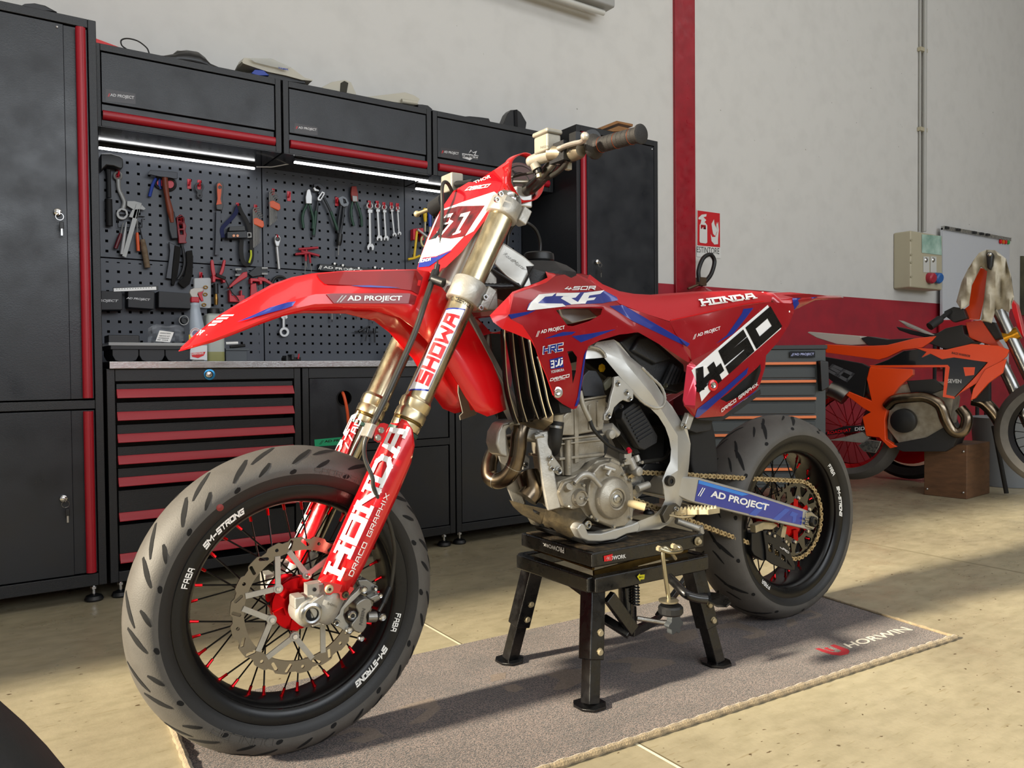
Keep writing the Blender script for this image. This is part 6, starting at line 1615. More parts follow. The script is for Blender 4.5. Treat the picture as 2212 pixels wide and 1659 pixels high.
for c, l in (('h', [(95, 760), (150, 735), (220, 725), (330, 765), (320, 785), (215, 812), (185, 800), (280, 775), (230, 745), (150, 765)]), ('h', [(0, 812), (60, 805), (102, 850), (60, 870), (0, 888)]),
             ('S', [(1740, 905), (1900, 875), (2150, 950), (2140, 985), (2040, 1010), (1950, 1000), (2060, 965), (1900, 920), (1780, 935)]), ('S', [(1340, 970), (1600, 930), (1620, 1000), (1480, 1050), (1380, 1020)]),
             ('S', [(90, 1380), (190, 1358), (262, 1395), (200, 1425), (130, 1418)]), ('S', [(430, 1290), (560, 1250), (740, 1240), (740, 1330), (600, 1400), (480, 1410), (540, 1330)]), ('S', [(0, 1290), (120, 1270), (115, 1320), (0, 1345)]),
             ('W', [(1095, 1545), (1180, 1495), (1300, 1500), (1355, 1540), (1250, 1575), (1150, 1568), (1260, 1530), (1200, 1515)]), ('W', [(1410, 1400), (1600, 1340), (1640, 1400), (1560, 1470), (1470, 1480), (1580, 1400)]), ('S', [(880, 1190), (1080, 1150), (1400, 1170), (1450, 1200), (1150, 1280), (1080, 1260), (1100, 1200)])):
    decal(RF, c, [l], 'faded_letter', GHOST, rug, world=True, lift=.0002)

ZT = .335
stand = thing('paddock_stand', 'black steel lift stand with four splayed legs under the red motorcycle', 'stand', tuple(PZ('S', 1000, 1200, 0)))
C_, L_, R_ = PZ('S', 790, 345, ZT), PZ('S', 235, 185, ZT), PZ('S', 1662, 190, ZT)
F_ = L_+R_-C_
def frame_box(C0, L0, R0, z0, z1, name, grow=0, full=True, th=.003):
    F0 = L0+R0-C0; cen = (L0+R0)/2; cs = [p+(p-cen)*grow for p in (C0, R0, F0, L0)]
    mb = MB()
    if full: mb.prism([Vector((p.x, p.y, z0)) for p in cs], (0, 0, z1-z0))
    else:
        for a, b in zip(cs, cs[1:]+cs[:1]): mb.bar(Vector((a.x, a.y, (z0+z1)/2)), Vector((b.x, b.y, (z0+z1)/2)), .026, z1-z0)
    return mb.build(name, PNT, stand, world=True, bevel=.004)
plt = frame_box(C_, L_, R_, ZT-.034, ZT, 'top_plate')
MB().prism([Vector((p.x, p.y, ZT)) for p in [c.lerp((L_+R_)/2, .06) for c in (C_, R_, F_, L_)]], (0, 0, .0015)).build('grip_mat', mat('dirty_mat', '#1a1814', .95, col2='#5a4a32', vscale=60, bump=1, scale=300), plt, world=True)
frame_box(C_, L_, R_, .246, .282, 'lower_frame', .01, False)
BR_ = mat('worn_brass_rod', '#6d5428', .45, .9, var=.4, vscale=60)
def sp_(x, y, w): return PY('S', x, y, w)
yn = C_.y; cen = (L_+R_)/2
MB().tube([L_+Vector((.02, -.02, -.062)), C_+Vector((.015, .02, -.062))], .0055, 12).tube([L_+Vector((.03, -.02, -.042)), C_+Vector((.02, .02, -.042))], .004, 10).build('scissor_rod', BR_, stand, world=True)
for o in (.012, -.012):
    a, b = C_.lerp(R_, .08), C_.lerp(R_, .92)
    MB().bar(a+Vector((0, .03, -.058)), b+Vector((0, .03, -.040)), .006, .016).build('scissor_arm', BR_, stand, world=True) if o > 0 else MB().bar(a+Vector((0, .20, -.040)), b+Vector((0, .20, -.058)), .006, .016).build('scissor_arm', BR_, stand, world=True)
def leg(top, foot_, name='leg', w=.034):
    top = Vector(top); ft = Vector(foot_); d = ft-top
    mid = top+d*.62
    up = (cen-top); up.z = 0
    l = MB().bar(top+Vector((0, 0, .0)), mid, w+.008, w+.008, (0, 1, 0)).build(name, PNT, stand, world=True, bevel=.003)
    MB().bar(top+d*.55, ft+Vector((0, 0, .004)), w-.003, w-.003, (0, 1, 0)).build('leg_extension', PNT, l, world=True, bevel=.002)
    s = .034; z = ft.z
    MB().prism([ft+Vector((x*s, y*s, 0)) for x, y in ((-1, -.4), (-.5, -1), (.5, -1), (1, -.4), (1, .6), (.4, 1), (-.6, 1), (-1, .5))], (0, 0, .006)).build('foot', PNT, l, world=True, bevel=.001)
    for t in (.38, .54): MB().lathe(top+d*t+Vector((.006, -(w+.008)/2, 0)), (0, -1, 0), [(0, .006), (.006, .006), (.0072, .0045), (.0072, 0), (.0095, 0)], 6 if False else 10).build('bolt', CREAM, l, world=True)
    return l
zf = .0056
leg(C_+Vector((.022, .024, -.085)), PZ('S', 802, 1545, zf)+Vector((0, .012, 0))); leg(L_+Vector((.022, -.022, -.085)), PZ('S', 150, 1180, zf)); leg(R_+Vector((-.02, .022, -.085)), PZ('S', 1760, 1200, zf)); leg(F_+Vector((-.02, -.02, -.085)), PZ('S', 1760, 1200, zf)+Vector((0, .32, 0)))
# gusset plates, cylinder, spring, links
MB().prism([L_+Vector((.03, -.02, -.092)), C_+Vector((.03, .04, -.092)), C_+Vector((.03, .04, -.128)), L_+Vector((.03, -.12, -.098))], (.004, 0, 0)).build('gusset', PNT, stand, world=True)
a = PY('S', 1050, 600, 1.40); b = PY('S', 1060, 880, 1.40); b.z = max(b.z, .05)
MB().tube([a, b], .018, 18).build('lift_cylinder', PNT, stand, world=True)
sx, sy = PY('S', 1128, 590, 1.37), PY('S', 1130, 750, 1.37)
MB().tube([sx.lerp(sy, i/72)+Vector((.0085*math.cos(i*PI/5), .0085*math.sin(i*PI/5), 0)) for i in range(73)], .0019, 6).build('coil_spring', BLACK, stand, world=True); MB().cyl(sx, sy, .005).build('spring_rod', CHROME, stand, world=True)
MB().bar(PY('S', 920, 680, 1.36), PY('S', 1110, 940, 1.36), .03, .016, (0, 1, 0)).bar(PY('S', 880, 850, 1.42), PY('S', 1080, 975, 1.36), .02, .02, (0, 1, 0)).bar(PY('S', 1100, 960, 1.36), PY('S', 1300, 860, 1.44), .02, .014, (0, 1, 0)).bar(PY('S', 1300, 840, 1.5), PY('S', 1530, 530, 1.5), .016, .014, (0, 1, 0)).build('linkage', PNT, stand, world=True, bevel=.002)
MB().tube([PY('S', 1140, 850, 1.36), PY('S', 1320, 880, 1.33), PY('S', 1400, 890, 1.31)], [.006, .006, .0075], 12).build('release_rod', DARKST if 'DARKST' in globals() else STEEL, stand, world=True)
kn = PY('S', 1445, 900, 1.29); mb = MB(); n_ = 48
pts = [kn+Vector(((.021+.0035*math.cos(6*2*PI*i/n_))*math.cos(2*PI*i/n_), 0, (.021+.0035*math.cos(6*2*PI*i/n_))*math.sin(2*PI*i/n_))) for i in range(n_)]
mb.prism(pts, (0, .016, 0)).build('star_knob', mat('knob_grey', '#3c4043', .5, var=.2), stand, world=True, bevel=.003)
# hanging J-hook with disc weights
hy = 1.235
jp = bez([PY('S', 1450, 310, hy+.01), PY('S', 1400, 330, hy-.004), PY('S', 1355, 300, hy), PY('S', 1340, 340, hy), PY('S', 1355, 480, hy), PY('S', 1375, 620, hy), PY('S', 1388, 700, hy)], 5)
MB().tube(jp, .0048, 12).tube(bez([PY('S', 1320, 310, hy), PY('S', 1400, 335, hy-.01), PY('S', 1480, 325, hy), PY('S', 1470, 295, hy+.01), PY('S', 1425, 290, hy+.02)], 5), .0048, 12).tube([PY('S', 1400, 330, hy+.01), PY('S', 1440, 385, hy+.02)], .004, 10).build('locking_hook', mat('zinc_rod', '#b0a88f', .3, 1.0), stand, world=True)
dc = PY('S', 1385, 705, hy)
MB().lathe(dc, (0, 0, 1), [(0, -.004), (.0215, -.004), (.022, 0), (.004, .0015)], 28).build('washer', mat('zinc_disc', '#9b937f', .4, .9), stand, world=True)
MB().lathe(PY('S', 1402, 775, hy), (0, 0, 1), [(0, -.012), (.024, -.012), (.0275, -.008), (.0275, .004), (.024, .008), (0, .008)], 16).build('hand_wheel', BLACK, stand, world=True, smooth=20)
for x, y, r in ((1322, 310, .0065), (1435, 290, .006)): MB().hexn(PY('S', x, y, hy-.004), (0, 1, 0), r, .008).build('hex_nut', CREAM, stand, world=True)
for x, y, r, m in ((1622, 252, .0085, CREAM), (1655, 435, .0085, STEEL)):
    p = PY('S', x, y, R_.y-.008); MB().lathe(p+Vector((0, .006, 0)), (0, -1, 0), [(0, .012), (r*.55, .012), (r*.8, .010), (r*.85, .003), (r*1.25, .003), (r*1.25, 0)], 12).build('pivot_bolt', m, stand, world=True)
# foot pedal
MB().tube(bez([PY('S', 1390, 530, 1.30), PY('S', 1450, 590, 1.27), PY('S', 1520, 660, 1.24), PY('S', 1600, 690, 1.225), PY('S', 1680, 700, 1.215)], 5), .0105, 16).build('pedal_arm', PNT, stand, world=True)
pd = [(1560, 660), (1640, 655), (1760, 665), (1850, 700), (1872, 740), (1840, 768), (1760, 765), (1680, 720), (1600, 705)]
MB().prism([PZ('S', x, y, .165+.00006*(x-1560)) for x, y in pd], (0, 0, .006)).build('pedal_tread', PNT, stand, world=True, bevel=.002)
for x in (958, 1100): 
    p = PY('S', x, 560 if x < 1000 else 540, C_.y-.0135+(R_.y-C_.y)*((x-800)/860)); MB().lathe(p, (0, -1, 0), [(0, .0004), (.006, .0004)], 14).build('frame_hole', BLACKM, stand, world=True)
def sflat(d0=.0): 
    def fsp(c, x, y, w):
        d = ray(c, x, y); n = (R_-C_).cross(Vector((0, 0, 1))).normalized(); n = n if n.y < 0 else -n
        p0 = C_+n*(.0012+w); t = (p0-CAM).dot(n)/d.dot(n); return CAM+d*t
    return fsp
SF1 = Flat(.0, sflat()); SF2 = Flat(.0165, sflat())
decal(SF1, 'S', [[(880, 365), (950, 348), (945, 400), (885, 408)]], 'red_sticker', REDPR, plt, world=True)
words_on(SF1, 'S', [(893, 404), (1055, 380), (1050, 350), (905, 370)], 'PROWORK', 'sticker_lettering', WHITE, plt, world=True, bold=.01, lift=.0006)
def lfs(c, x, y, w):
    d = ray(c, x, y); n = (L_-C_).cross(Vector((0, 0, 1))).normalized(); n = n if n.x < 0 else -n
    p0 = C_+n*(.0012+w); t = (p0-CAM).dot(n)/d.dot(n); return CAM+d*t
words_on(Flat(0, lfs), 'S', [(570, 300), (405, 262), (410, 285), (570, 345)], 'PROWORK', 'sticker_lettering', WHITE, plt, world=True, bold=.01)
decal(SF2, 'S', [[(1140, 525), (1162, 500), (1162, 512), (1200, 508), (1196, 545), (1165, 548), (1165, 562)]], 'yellow_arrow', YEL_ if False else mat('yellow_arrow', '#c9c21a', .5), stand, world=True)
words_on(SF2, 'S', [(1156, 538), (1192, 534), (1192, 518), (1156, 522)], 'MAX', 'arrow_lettering', BLACKM, stand, world=True, bold=.03, lift=.0006)

# ================================================================== far right of the workshop
# tool chest turned towards the viewer
GREYC = mat('chest_grey', '#3a4042', .45, bump=.2, scale=300); ORS = mat('chest_orange', '#e07a46', .4); ORG = mat('orange_plastic_gloss', '#e4450c', .3, coat=.4)
cd = Vector((_f.x, _f.y, 0)).normalized(); cr = Vector((_r.x, _r.y, 0)).normalized(); CH0 = 4.05
def chp(x, y, w=0.0, c='M'):
    d = ray(c, x, y); t = (CH0-w)/d.dot(cd); return CAM+d*t
chest = thing('tool_chest', 'grey rolling tool chest with thin orange drawer strips behind the red motorcycle', 'tool chest', tuple(chp(1800, 1200)))
tl, tr_ = chp(1300, 567), chp(2112, 567); tl.z = tr_.z; zb_ = .12
dep = cd*.42
def cbx(a, b, z0, z1, d0, d1, name, m, par=None, bevel=.003):
    q = [a+cd*d0, b+cd*d0, b+cd*d1, a+cd*d1]
    return MB().prism([Vector((p.x, p.y, z0)) for p in q], (0, 0, z1-z0)).build(name, m, par or chest, world=True, bevel=bevel)
cbx(tl, tr_, zb_, tr_.z-.022, .0, .42, 'carcass', GREYC); cbx(tl-cr*.005, tr_+cr*.005, tr_.z-.022, tr_.z, -.01, .43, 'top', mat('chest_top', '#26292b', .5))
ys = [(678, 770), (785, 876), (888, 985), (998, 1090), (1103, 1180), (1200, 1290), (1308, 1420)]
dl, dr_ = chp(1330, 700), chp(2047, 700)
for y0, y1 in ys:
    z1_, z0_ = chp(1800, y0-8).z, chp(1800, y1-6).z
    if z0_ < .14: z0_ = .14
    if z1_-z0_ < .02: continue
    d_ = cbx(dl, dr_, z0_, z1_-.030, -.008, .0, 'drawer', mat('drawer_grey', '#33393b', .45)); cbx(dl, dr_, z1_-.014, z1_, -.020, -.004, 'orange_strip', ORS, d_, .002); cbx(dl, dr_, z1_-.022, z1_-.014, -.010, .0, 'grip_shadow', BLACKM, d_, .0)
for x in (1340, 2090):
    p = chp(x, 1400); 
    for dd in (.06, .36):
        q = p+cd*dd; MB().lathe((q.x, q.y, .055), cr, [(0, -.016), (.05, -.016), (.055, -.010), (.055, .010), (.05, .016), (0, .016)], 20).cbox((q.x, q.y, .10), (.04, .04, .05)).build('caster', BLACK, chest, world=True)
MB().prism([chp(x, y, .0)+cr*.0 for x, y in [(2055, 660), (2105, 665), (2110, 820), (2065, 845)]], tuple(-cd*.05)).build('side_handle', BLACK, chest, world=True, bevel=.006)
CHF = Flat(.012, lambda c, x, y, w: chp(x, y, w, c))
decal(CHF, 'M', [[(1898, 605), (2048, 605), (2048, 642), (1898, 642)]], 'name_plate', PBLK, chest, world=True)
words_on(CHF, 'M', [(1925, 634), (2042, 632), (2042, 614), (1925, 616)], 'AD PROJECT', 'lettering', mat('pale_blue_print', '#aab0e0', .4), chest, world=True, bold=.02)
words_on(CHF, 'M', [(1904, 634), (1920, 634), (1926, 616), (1910, 616)], '//', 'lettering', MATS['pale_blue_print'], chest, world=True, bold=.02)
# crate
cA, cB, cC = PZ('B', 748, 1443), PZ('B', 968, 1467), PZ('B', 1098, 1432)
ct_ = PY('B', 968, 1190, cB.y).z; cC = cB+(cC-cB)*.9; cD = cA+cC-cB
crate = thing('wooden_crate', 'wooden block crate propping up the orange motorcycle', 'crate', tuple((cA+cC)/2))
WC = mat('crate_wood', '#6b4a30', .6, var=.4, vscale=14, stretch=(1, 1, 4), bump=.2)
MB().prism([cA, cB, cC, cD], (0, 0, ct_)).build('box', WC, crate, world=True, bevel=.004)
for u in (.08, .92):
    for v in (.12, .88):
        MB().ball(cA.lerp(cB, u)+Vector((0, 0, ct_*v)), .007).build('nail', STEEL, crate, world=True)
# the orange motorcycle, in a vertical plane through its two ground points
gr = CAM+ray('p', 1836, 929)*(4.81/ray('p', 1836, 929).dot(cd)); gf = CAM+ray('p', 2290, 935)*(4.10/ray('p', 2290, 935).dot(cd))
ob = thing('motorcycle', 'orange motorcycle standing on the wooden crate, a dirty cloth over its handlebar', 'motorcycle', (gr.x, gr.y, 0))
px_ = Vector((gf.x-gr.x, gf.y-gr.y, 0)).normalized(); pn_ = Vector((px_.y, -px_.x, 0))
def OB(x, y, w=0.0, c='B'):
    d = ray(c, x, y); p0 = gr+pn_*w; t = (p0-CAM).dot(pn_)/d.dot(pn_); return CAM+d*t
def op(name, m, pts, w=.1, th=.04, bevel=.004, par=ob): return MB().prism([OB(x, y, w) for x, y in pts], tuple(-pn_*th)).build(name, m, par, world=True, bevel=bevel)
def ot(name, m, pts, r, par=ob, n=12): return MB().tube(bez([OB(*p) for p in pts], 5), r, n).build(name, m, par, world=True)
for c0, r_, hw_, front in ((gr, .303, .07, 0), (gf, .30, .055, 1)):
    c0 = Vector((c0.x, c0.y, max(c0.z, r_+.002)))
    w_ = MB().lathe(c0, pn_, [(.225, -hw_), (.26, -hw_-.01), (.285, -hw_*.7), (r_, 0), (.285, hw_*.7), (.26, hw_+.01), (.225, hw_)], 64).build('tyre', TYRE, ob, world=True)
    MB().lathe(c0, pn_, [(.205, -.02), (.226, -hw_), (.226, hw_), (.205, .02)], 48).build('rim', REDA if not front else BLACK, w_, world=True)
    MB().lathe(c0, pn_, [(0, -.05), (.03, -.05), (.03, .05), (0, .05)], 20).build('hub', REDA, w_, world=True)
    sp2 = MB()
    u_ = Vector((0, 0, 1)); v_ = pn_.cross(u_)
    for k in range(28):
        a = 2*PI*k/28; b = a+(.6 if k % 2 else -.6); s_ = .03 if (k//2) % 2 else -.03
        sp2.tube([c0+(u_*math.cos(b)+v_*math.sin(b))*.03+pn_*s_, c0+(u_*math.cos(a)+v_*math.sin(a))*.208], .002, 5)
    sp2.build('spokes', REDA if not front else SPK, w_, world=True)
op('tail', mat('tail_white', '#b8b4ac', .35), [(150, 612), (160, 608), (420, 630), (440, 655), (470, 672), (380, 678), (300, 672), (200, 640)], .07, .14)
op('seat', DARKP, [(425, 640), (460, 632), (560, 648), (700, 640), (780, 648), (700, 672), (600, 690), (460, 678)], .08, .16)
op('rear_panel', ORG, [(240, 672), (430, 682), (560, 676), (700, 642), (812, 630), (790, 655), (740, 690), (640, 702), (560, 740), (520, 752), (420, 738), (245, 715)], .11, .03)
op('number_panel', BLACK, [(235, 735), (430, 770), (470, 790), (455, 850), (440, 950), (400, 930), (300, 880), (238, 830)], .12, .03)
op('tank', BLACK, [(765, 665), (800, 625), (860, 590), (945, 572), (955, 620), (1010, 660), (940, 690), (860, 698)], .10, .2)
op('centre_panel', PBLK, [(560, 752), (640, 706), (740, 694), (900, 730), (1075, 765), (1000, 850), (900, 950), (850, 938), (870, 785), (470, 786)], .125, .03)
op('shroud', ORG, [(700, 690), (860, 700), (990, 670), (1130, 680), (1185, 702), (1170, 735), (1100, 800), (1040, 860), (930, 925), (905, 945), (1000, 850), (1075, 765), (900, 740), (840, 750), (780, 720), (735, 740), (760, 712)], .14, .03)
op('radiator_shroud', ORG, [(1060, 800), (1170, 745), (1150, 820), (1080, 870), (1010, 950), (985, 960), (1000, 900)], .15, .03)
op('frame', ORG, [(470, 790), (690, 800), (690, 830), (620, 890), (570, 960), (548, 1060), (552, 1160), (610, 1198), (575, 1206), (520, 1150), (452, 1142), (432, 1045), (475, 1020), (440, 1002), (340, 925), (300, 888), (480, 962), (455, 850)], .13, .05)
op('panel_edge', ORG, [(470, 780), (870, 778), (880, 790), (862, 930), (905, 940), (905, 952), (845, 942), (858, 790), (480, 792)], .128, .01, .001)
op('engine', ENG, [(580, 900), (700, 860), (860, 870), (900, 950), (880, 1080), (760, 1180), (620, 1180), (560, 1100)], .09, .16)
op('black_engine_detail', BLACK, [(660, 860), (800, 850), (860, 900), (780, 930), (680, 920)], .11, .03)
MB().lathe(OB(640, 1065, .13), pn_, [(0, .012), (.05, .010), (.068, .002), (.07, -.03)], 32).build('clutch_cover', BLACK, ob, world=True)
op('skid_plate', DARKP, [(560, 1190), (600, 1180), (760, 1150), (880, 1080), (920, 1150), (900, 1195), (860, 1222), (640, 1222)], .11, .2)
ot('exhaust_pipe', TITAN, [(560, 990, .12), (600, 955, .14), (680, 945, .15), (760, 945, .15), (830, 985, .15), (860, 1060, .14), (900, 1120, .13), (950, 1115, .12), (968, 1050, .11), (935, 1000, .10)], .030)
ot('expansion_pipe', TITAN, [(1000, 955, -.02), (1060, 975, -.02), (1120, 1040, -.03), (1160, 1110, -.04), (1190, 1140, -.05)], .035)
SM_ = mat('smooth_steel', '#9a9a98', .3, 1.0)
ot('exhaust_can', SM_, [(350, 945, .12), (310, 920, .12), (270, 905, .12)], .05); ot('silencer', SM_, [(500, 850, .05), (480, 900, .05), (520, 930, .05)], .05)
op('radiator', BLACKM, [(980, 885), (1085, 860), (1085, 965), (1000, 970)], .12, .05)
for p in ([(1128, 495, .10), (1200, 650, .10), (1270, 800, .10), (1300, 860, .10)], [(1140, 760, -.08), (1200, 880, -.08), (1255, 1010, -.08), (1290, 1090, -.08)]): ot('fork_tube', SM_, p, .031, n=18)
ot('fork_clamp', mat('gold_clamp', '#c08a2a', .3, 1.0), [(1160, 640, .10), (1195, 628, .10), (1235, 612, .10)], .034)
plate_ = op('number_plate', ORG, [(1038, 280), (1078, 292), (1062, 410), (1032, 546), (935, 546), (945, 500), (980, 472), (985, 385)], .10, .02)
ot('handlebar', BLACKM, [(778, 582, .30), (830, 545, .25), (870, 515, .18), (920, 495, .1), (980, 520, .0)], [.022]*6+[.012]*20); op('bar_controls', DARKP, [(850, 505), (900, 480), (950, 490), (970, 540), (900, 560), (860, 530)], .16, .06)
op('headstock_parts', DARKP, [(1000, 550), (1110, 560), (1150, 640), (1080, 660), (1010, 620)], .04, .1)
op('front_mudguard', ORG, [(960, 560), (1040, 548), (1090, 620), (1140, 690), (1060, 670), (980, 640)], .06, .12)
op('swingarm', ALU, [(245, 1165), (330, 1150), (430, 1120), (470, 1150), (440, 1180), (330, 1168)], .12, .04)
op('chain_guard', BLACK, [(240, 1125), (340, 1092), (440, 1088), (450, 1115), (330, 1130), (250, 1140)], .13, .03)
FBO = lambda w: Flat(w, lambda c, x, y, w_: OB(x, y, w_, c))
words_on(FBO(.131), 'B', [(255, 1136), (375, 1118), (375, 1102), (255, 1120)], 'ROADHAT', 'lettering', REDPR, ob, world=True, bold=.01); words_on(FBO(.131), 'B', [(395, 1116), (445, 1112), (445, 1094), (395, 1098)], 'DID', 'lettering', GREYW, ob, world=True)
words_on(FBO(.121), 'B', [(250, 810), (350, 865), (390, 820), (285, 775)], '50', 'number_digits', mat('faded_grey_print', '#54565a', .5), ob, world=True, style='stroke', th=.3, asp=1.4)
words_on(FBO(.126), 'B', [(870, 870), (940, 872), (940, 852), (870, 850)], 'SEVEN', 'lettering', GREYW, ob, world=True); words_on(FBO(.141), 'B', [(890, 722), (985, 740), (988, 728), (893, 710)], 'RACE WARRIOR', 'lettering', DARKP, ob, world=True)
op('footpeg', STEEL, [(410, 1190), (460, 1160), (530, 1170), (520, 1195), (500, 1230), (440, 1222)], .15, .03)
op('sparkle_dots', ORG, [(950, 790), (1010, 790), (1005, 830), (960, 835)], .127, .002, 0)
# cloth over the bar
ol = [(1000, 245), (1030, 205), (1070, 188), (1115, 192), (1165, 235), (1195, 320), (1210, 430), (1185, 510), (1150, 490), (1112, 500), (1092, 565), (1042, 548), (1060, 440), (1076, 300), (1040, 275), (990, 372), (980, 470), (940, 492), (918, 455), (945, 355), (975, 290)]
v, f = tess([px('B', ol)], 7)
def clw(q): return .16+.035*math.sin(q.x*.13+q.y*.03)+.015*math.sin(q.x*.31-q.y*.05)
mb = MB(); mb.add([OB(q.x, q.y, clw(q), 'p') for q in v], f)
cl = mb.build('cloth', mat('dirty_cloth', '#cbc5b6', .95, col2='#a39a85', vscale=22, bump=.4, scale=80), None, world=True, solid=.004, smooth=80)
tag(cl, 'stained beige cloth draped over the handlebar of the orange motorcycle', 'cloth')
tag(MB().tube([OB(1075, 205, .17), OB(1085, 285, .13)], [.028, .018], 12).build('handlebar_end', BLACK, None, world=True), 'black grip poking out of the cloth on the orange motorcycle', 'grip') if False else op('hand_grip', BLACK, [(1065, 205), (1085, 195), (1102, 210), (1100, 270), (1085, 295), (1070, 280)], .22, .05, .01)
MB().ball(OB(1086, 213, .225), .011).build('grip_end', STEEL, ob, world=True)
# second seat and red machine behind
def bk(x, y, w=-.55, c='B'): return OB(x, y, w, c)
t = thing('motorcycle', 'motorcycle mostly hidden behind the orange one, its grey seat tip and red disc showing', 'motorcycle', tuple(Vector((bk(680, 1250).x, bk(680, 1250).y, 0))))
for pts, m in (([(605, 582), (640, 590), (780, 628), (770, 640), (680, 622), (620, 600)], BLACK), ([(615, 548), (700, 585), (788, 625), (760, 622), (660, 582)], ALU)): MB().prism([bk(*p) for p in pts], tuple(-pn_*.12)).build('seat', m, t, world=True, bevel=.004)
q = bk(670, 1080); q.z = .305
MB().lathe(q, pn_, [(.22, -.05), (.27, -.06), (.30, 0), (.27, .06), (.22, .05)], 48).build('tyre', RUB, t, world=True); MB().lathe(q, pn_, [(0, -.01), (.2, -.01), (.2, .01), (0, .01)], 40).build('red_disc', REDA, t, world=True)
MB().prism([bk(x, y, -.9) for x, y in [(1195, 440), (1222, 470), (1262, 640), (1240, 620), (1200, 500)]], tuple(-pn_*.1)).build('red_fairing', PRED, t, world=True, bevel=.004)
tag(MB().tube([bk(1105, 1090, -.25), Vector((bk(1172, 1330, -.25).x, bk(1172, 1330, -.25).y, .01))], .012, 10).build('side_stand_rod', BLACKM, None, world=True), 'thin black rod leaning on the floor behind the wooden crate', 'rod')
o = MB().prism([bk(x, y, -.8) for x, y in [(820, 548), (1000, 545), (1000, 612), (820, 615)]], tuple(-pn_*.25)).build('red_toolbox', mat('box_red', '#a31020', .4), None, world=True, bevel=.01); tag(o, 'red box behind the handlebar of the orange motorcycle', 'box')
bz_ = bk(1000, 615, -.8).z
o = MB().prism([bk(x, 616, -.8) for x in (790, 1030)]+[bk(x, 616, -.8)-pn_*.3 for x in (1030, 790)], (0, 0, -.03)).build('shelf_board', BLACKM, None, world=True)
p4_ = [bk(x, 620, -.8)-pn_*d_ for x in (800, 1020) for d_ in (.02, .28)]
mb = MB()
for p in p4_: mb.tube([(p.x, p.y, 0), (p.x, p.y, bz_-.02)], .012, 8)
t = thing('side_table', 'dark shelf carrying the red box behind the orange motorcycle', 'shelf', (p4_[0].x, p4_[0].y, 0)); mb.build('legs', BLACKM, t, world=True); M_ = (Matrix.Translation(t.location)).inverted(); ov = o.location.copy(); o.parent = t; o.location = ov-t.location
gb_ = bk(1170, 900, -.7); o = MB().lathe((gb_.x, gb_.y, 0), (0, 0, 1), [(0, .002), (.16, .002), (.19, .40), (.20, .42), (0, .42)], 28).build('grey_bin', mat('bin_grey', '#7c8084', .5), None, world=True); tag(o, 'round grey bin standing behind the orange motorcycle fork', 'bin')

# ------------------------------------------------------------------ on the wall
SGN = Flat(-(WY-.003), SPW)
l_ = PY('8', 603, 1030, WY-.004); r__ = PY('8', 722, 1270, WY-.004)
sg = thing('fire_sign', 'red and white fire extinguisher sign reading ESTINTORE on the wall beside the red pilaster', 'sign', (l_.x, WY, l_.z))
decal(SGN, '8', [[(603, 1030), (720, 1046), (723, 1270), (603, 1262)]], 'board', mat('sign_white', '#d4d4d2', .5), sg, world=True); decal(SGN, '8', [[(607, 1034), (717, 1049), (718, 1216), (606, 1206)]], 'red_field', mat('sign_red', '#c0141f', .5), sg, world=True, lift=.001)
def sw_(l, nm='pictogram', m=None): decal(SGN, '8', [l], nm, m or MATS['sign_white'], sg, world=True, lift=.002)
sw_([(618, 1105), (628, 1092), (645, 1094), (655, 1108), (655, 1192), (648, 1197), (620, 1193), (617, 1185)]); sw_([(622, 1100), (626, 1080), (612, 1078), (612, 1070), (628, 1055), (652, 1052), (650, 1064), (636, 1068), (650, 1082), (640, 1094)]); sw_([(623, 1104), (648, 1107), (648, 1128), (623, 1124)], 'pictogram_label', MATS['sign_red'])
sw_([(672, 1150), (680, 1165), (694, 1165), (704, 1140), (700, 1110), (708, 1090), (712, 1130), (708, 1175), (708, 1200), (690, 1202), (676, 1185)]); sw_([(680, 1130), (676, 1100), (688, 1078), (690, 1100), (698, 1120), (700, 1090), (706, 1130), (694, 1160), (684, 1150)])
words_on(SGN, '8', [(604, 1240), (714, 1250), (714, 1220), (604, 1211)], 'ESTINTORE', 'lettering', BLACKM, sg, world=True, bold=.0, lift=.001)
# extinguisher
ey = WY-.13; ec_ = PY('8', 625, 1420, ey)
ex_ = thing('fire_extinguisher', 'red fire extinguisher with a black hose loop hanging beside the red pilaster', 'extinguisher', (ec_.x, WY, ec_.z))
MB().lathe((ec_.x, ey, ec_.z), (0, 0, 1), [(0, -.50), (.085, -.50), (.09, -.48), (.09, -.06), (.075, -.02), (.03, .005), (.02, .01), (0, .01)], 28).build('bottle', mat('extinguisher_red', '#8e1420', .3, coat=.4), ex_, world=True)
MB().tube(bez([PY('8', 615, 1385, ey), PY('8', 612, 1330, ey), PY('8', 635, 1270, ey), PY('8', 670, 1252, ey), PY('8', 690, 1285, ey), PY('8', 675, 1345, ey), PY('8', 645, 1385, ey), PY('8', 625, 1400, ey)], 6), .013, 12).build('hose', BLACK, ex_, world=True)
MB().cbox(PY('8', 625, 1385, ey), (.05, .04, .05)).tube([PY('8', 560, 1420, ey), PY('8', 610, 1400, ey), PY('8', 645, 1400, ey)], .008, 8).build('valve', mat('valve_metal', '#6d5a4a', .4, .8), ex_, world=True)
MB().cbox((ec_.x, WY-.02, ec_.z-.12), (.06, .05, .04)).build('wall_bracket', REDK if 'REDK' in globals() else PRED, ex_, world=True)
